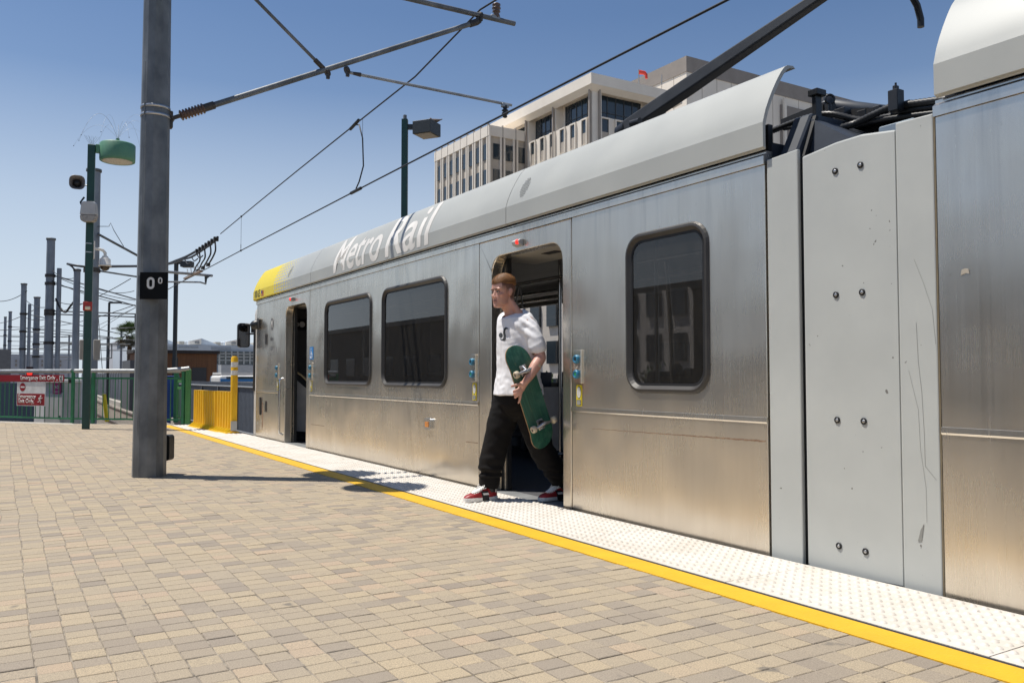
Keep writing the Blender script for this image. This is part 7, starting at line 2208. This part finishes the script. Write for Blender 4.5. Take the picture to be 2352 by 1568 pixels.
put(mm, 'glazing_bars', M['galvlight'], fac)
put(MB().b2((fx(498), yF - 3, BZ), (fx(660), yF - 0.5, fz(838))), 'canopy', mat('pale_canopy', (0.5, 0.52, 0.54), 0.6), fac)
for a in (345, 437, 522, 610):
    pts = [(fx(a), fz(783)), (fx(a + 31), fz(776)), (fx(a + 75), fz(792)), (fx(a), fz(792))]
    o = put(MB().prism(pts, 1, yF + 2, yF + 30), 'sawtooth_roof', fm, fac)
    put(MB().prism([(fx(a + 1), fz(784)), (fx(a + 29), fz(778)), (fx(a + 29), fz(790)), (fx(a + 1), fz(791))], 1, yF + 1.5, yF + 1.98), 'sawtooth_front', M['bconc'], fac)
    put(MB().b2((fx(a + 14), yF + 1.3, fz(788)), (fx(a + 24), yF + 1.49, fz(783))), 'skylight', mat('grey_skylight', (0.25, 0.25, 0.25), 0.4), fac)
    put(MB().b2((fx(a - 18), yF + 3, fz(793)), (fx(a - 6), yF + 9, fz(783))), 'roof_unit', mat('cream_roof_unit', (0.5, 0.45, 0.37), 0.7), fac)
for (a, b_, c0, c1) in ((330, 400, 806, 797), (410, 455, 800, 795), (485, 530, 803, 796)):
    put(MB().b2((fx(a), yF - 0.06, fz(c0)), (fx(b_), yF - 0.01, fz(c1))), 'cladding_panel', mat('lighter_cladding', (0.40, 0.44, 0.48), 0.6), fac)
wf = thing('far_white_building', 'long white building with small dark windows on the left horizon', 'building', U(110, 860, d=150))
yW = U(110, 840, d=150).y
wx = lambda u: U(u, 840, y=yW).x
wz = lambda v: U(110, v, y=yW).z
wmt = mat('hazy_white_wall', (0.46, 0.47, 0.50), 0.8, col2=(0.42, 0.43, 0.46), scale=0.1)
put(MB().b2((wx(18), yW, BZ), (wx(168), yW + 20, wz(814))), 'wall', wmt, wf)
put(MB().b2((wx(100), yW + 1, wz(816)), (wx(185), yW + 22, wz(812))), 'roof', mat('blue_grey_roof', (0.22, 0.27, 0.33), 0.7), wf)
for u in (35, 65, 95, 125, 131, 137, 48, 80):
    for v in (829, 838):
        put(MB().b2((wx(u), yW - 0.2, wz(v + 3)), (wx(u + 3.5), yW + 0.05, wz(v - 2.5))), 'window', M['bdark'], wf)
w2 = thing('far_pale_block', 'small pale block with grey windows beside the palm tree', 'building', U(292, 850, d=170))
yV = U(292, 840, d=170).y
vx = lambda u: U(u, 840, y=yV).x
vz = lambda v: U(292, v, y=yV).z
put(MB().b2((vx(268), yV, BZ), (vx(330), yV + 14, vz(783))), 'wall', wmt, w2)
for v in (786, 795, 804, 813): put(MB().b2((vx(270), yV - 0.2, vz(v + 4)), (vx(328), yV, vz(v))), 'window_strip', mat('grey_blue_strip', (0.28, 0.32, 0.36), 0.4) if v == 786 else bpy.data.materials['grey_blue_strip'], w2)
sh2 = MB().b2((U(-60, 850, d=70).x, 62, BZ), (U(18, 850, d=70).x, 70, U(10, 817, d=70).z))
tag(sh2.build('grey_hall', mat('grey_sheet_hall', (0.20, 0.20, 0.20), 0.7)), 'plain grey hall at the left edge of the horizon', 'building')
# palm tree
pt = U(298, 768, d=78)
palm = thing('palm_tree', 'fan palm with shaggy trunk beside the foreground pole', 'palm tree', (pt.x, pt.y, BZ))
put(MB().tube([(pt.x, pt.y, BZ), (pt.x, pt.y, pt.z - 1.2), (pt.x, pt.y, pt.z - 0.2)], [0.22, 0.2, 0.35], 10), 'trunk', mat('palm_bark', (0.14, 0.10, 0.07), 0.9), palm)
rg = random.Random(5)
fr1, fr2 = MB(), MB()
for k in range(70):
    az = rg.uniform(0, 6.283); el = rg.uniform(-1.0, 1.35)
    d0 = Vector((math.cos(az) * math.cos(el), math.sin(az) * math.cos(el), math.sin(el)))
    L_ = rg.uniform(1.1, 1.5)
    b0 = Vector(pt) + d0 * 0.15
    b1 = Vector(pt) + d0 * 0.62 * L_ + Vector((0, 0, -0.06))
    tgt = fr1 if el > -0.4 else fr2
    sd_ = d0.cross(Vector((0, 0, 1)));  sd_ = sd_.normalized() if sd_.length > 0.01 else Vector((1, 0, 0))
    up_ = sd_.cross(d0)
    tgt.tube([b0, b1], 0.015, 4)
    for j in range(13):
        a = R(-78 + 13 * j)
        e = b1 + (d0 * math.cos(a) + sd_ * math.sin(a)) * L_ * 0.62 + Vector((0, 0, -0.16 - 0.1 * abs(math.sin(a))))
        m_ = (b1 + e) / 2 + up_ * 0.05
        w_ = up_.cross(e - b1).normalized() * 0.035
        tgt.add([b1, m_ - w_, e, m_ + w_], [(0, 1, 2, 3)])
tag(put(fr1, 'crown', mat('palm_leaf', (0.10, 0.15, 0.04), 0.6, col2=(0.06, 0.10, 0.025), scale=2), palm), kind='stuff')
tag(put(fr2, 'dry_skirt', mat('dry_palm_leaf', (0.14, 0.11, 0.06), 0.8), palm), kind='stuff')
# parked bus and a vehicle behind the fence
bus = thing('parked_bus', 'white bus with a blue stripe parked behind the fence by the train nose', 'bus', U(560, 880, d=42))
yv = U(545, 872, d=42).y
bx_ = lambda u: U(u, 870, y=yv).x
bz_ = lambda v: U(545, v, y=yv).z
put(MB().b2((bx_(505), yv, BZ), (bx_(640), yv + 2.4, bz_(862))), 'body', M['white'], bus, 0.12, 2)
put(MB().b2((bx_(506), yv - 0.03, bz_(876)), (bx_(640), yv, bz_(870))), 'stripe', M['stickblue'], bus)
put(MB().b2((bx_(520), yv - 0.02, bz_(870)), (bx_(640), yv + 0.01, bz_(865))), 'window', M['bglass'], bus)
red = thing('red_trailer', 'pale red trailer body standing behind the white bus', 'trailer', U(560, 862, d=52))
yr = U(545, 862, d=52).y
put(MB().b2((U(508, 862, y=yr).x, yr, BZ), (U(640, 862, y=yr).x, yr + 2.4, U(545, 857, y=yr).z)), 'body', mat('faded_red_side', (0.42, 0.15, 0.13), 0.6), red, 0.08)
put(MB().b2((U(508, 862, y=yr).x, yr - 0.05, U(545, 857, y=yr).z - 0.15), (U(640, 862, y=yr).x, yr + 2.42, U(545, 857, y=yr).z + 0.05)), 'roof_rail', M['white'], red)
bin_ = thing('blue_container', 'blue bin standing behind the railing by the gate post', 'bin', U(399, 866, d=40))
c = U(392, 873, d=40)
put(MB().b2((c.x - 0.3, c.y - 0.5, BZ), (c.x + 0.3, c.y + 0.5, c.z + 0.15)), 'body', mat('blue_plastic', (0.02, 0.08, 0.30), 0.5), bin_, 0.05)
put(MB().b2((c.x - 0.33, c.y - 0.54, c.z + 0.15), (c.x + 0.33, c.y + 0.54, c.z + 0.22)), 'lid', mat('dark_blue_plastic', (0.015, 0.05, 0.2), 0.5), bin_, 0.03)

# building opposite the train, seen mirrored in its steel and glass
opp = thing('opposite_building', 'long brown grey two storey building across from the platform', 'building', (-32, 40, BZ))
om = mat('brown_grey_render', (0.17, 0.145, 0.125), 0.85, col2=(0.13, 0.112, 0.097), scale=0.2)
put(MB().b2((-50, -12, BZ), (-31, 190, 6.6)), 'wall', om, opp)
put(MB().b2((-50.3, -12.3, 6.6), (-30.7, 190.3, 7.1)), 'parapet', mat('pale_parapet', (0.36, 0.33, 0.29), 0.85), opp)
for k in range(26):
    put(MB().b2((-31.1, 4 + k * 6, 1.0), (-30.94, 7 + k * 6, 3.2)), 'window', M['bglass'], opp)

rd = MB().add([(-29.5, -120, -1.292), (-4.9, -120, -1.292), (-4.9, 190, -1.292), (-29.5, 190, -1.292)], [(0, 1, 2, 3)])  # unseen dark sheet, added so the train side reflects darker
tag(rd.build('added_dark_ground', mat('dark_ground_sheet', (0.055, 0.054, 0.052), 0.85, col2=(0.04, 0.04, 0.039), scale=0.8), fix=False), 'unseen dark ground added to darken reflections in the train', kind='structure')
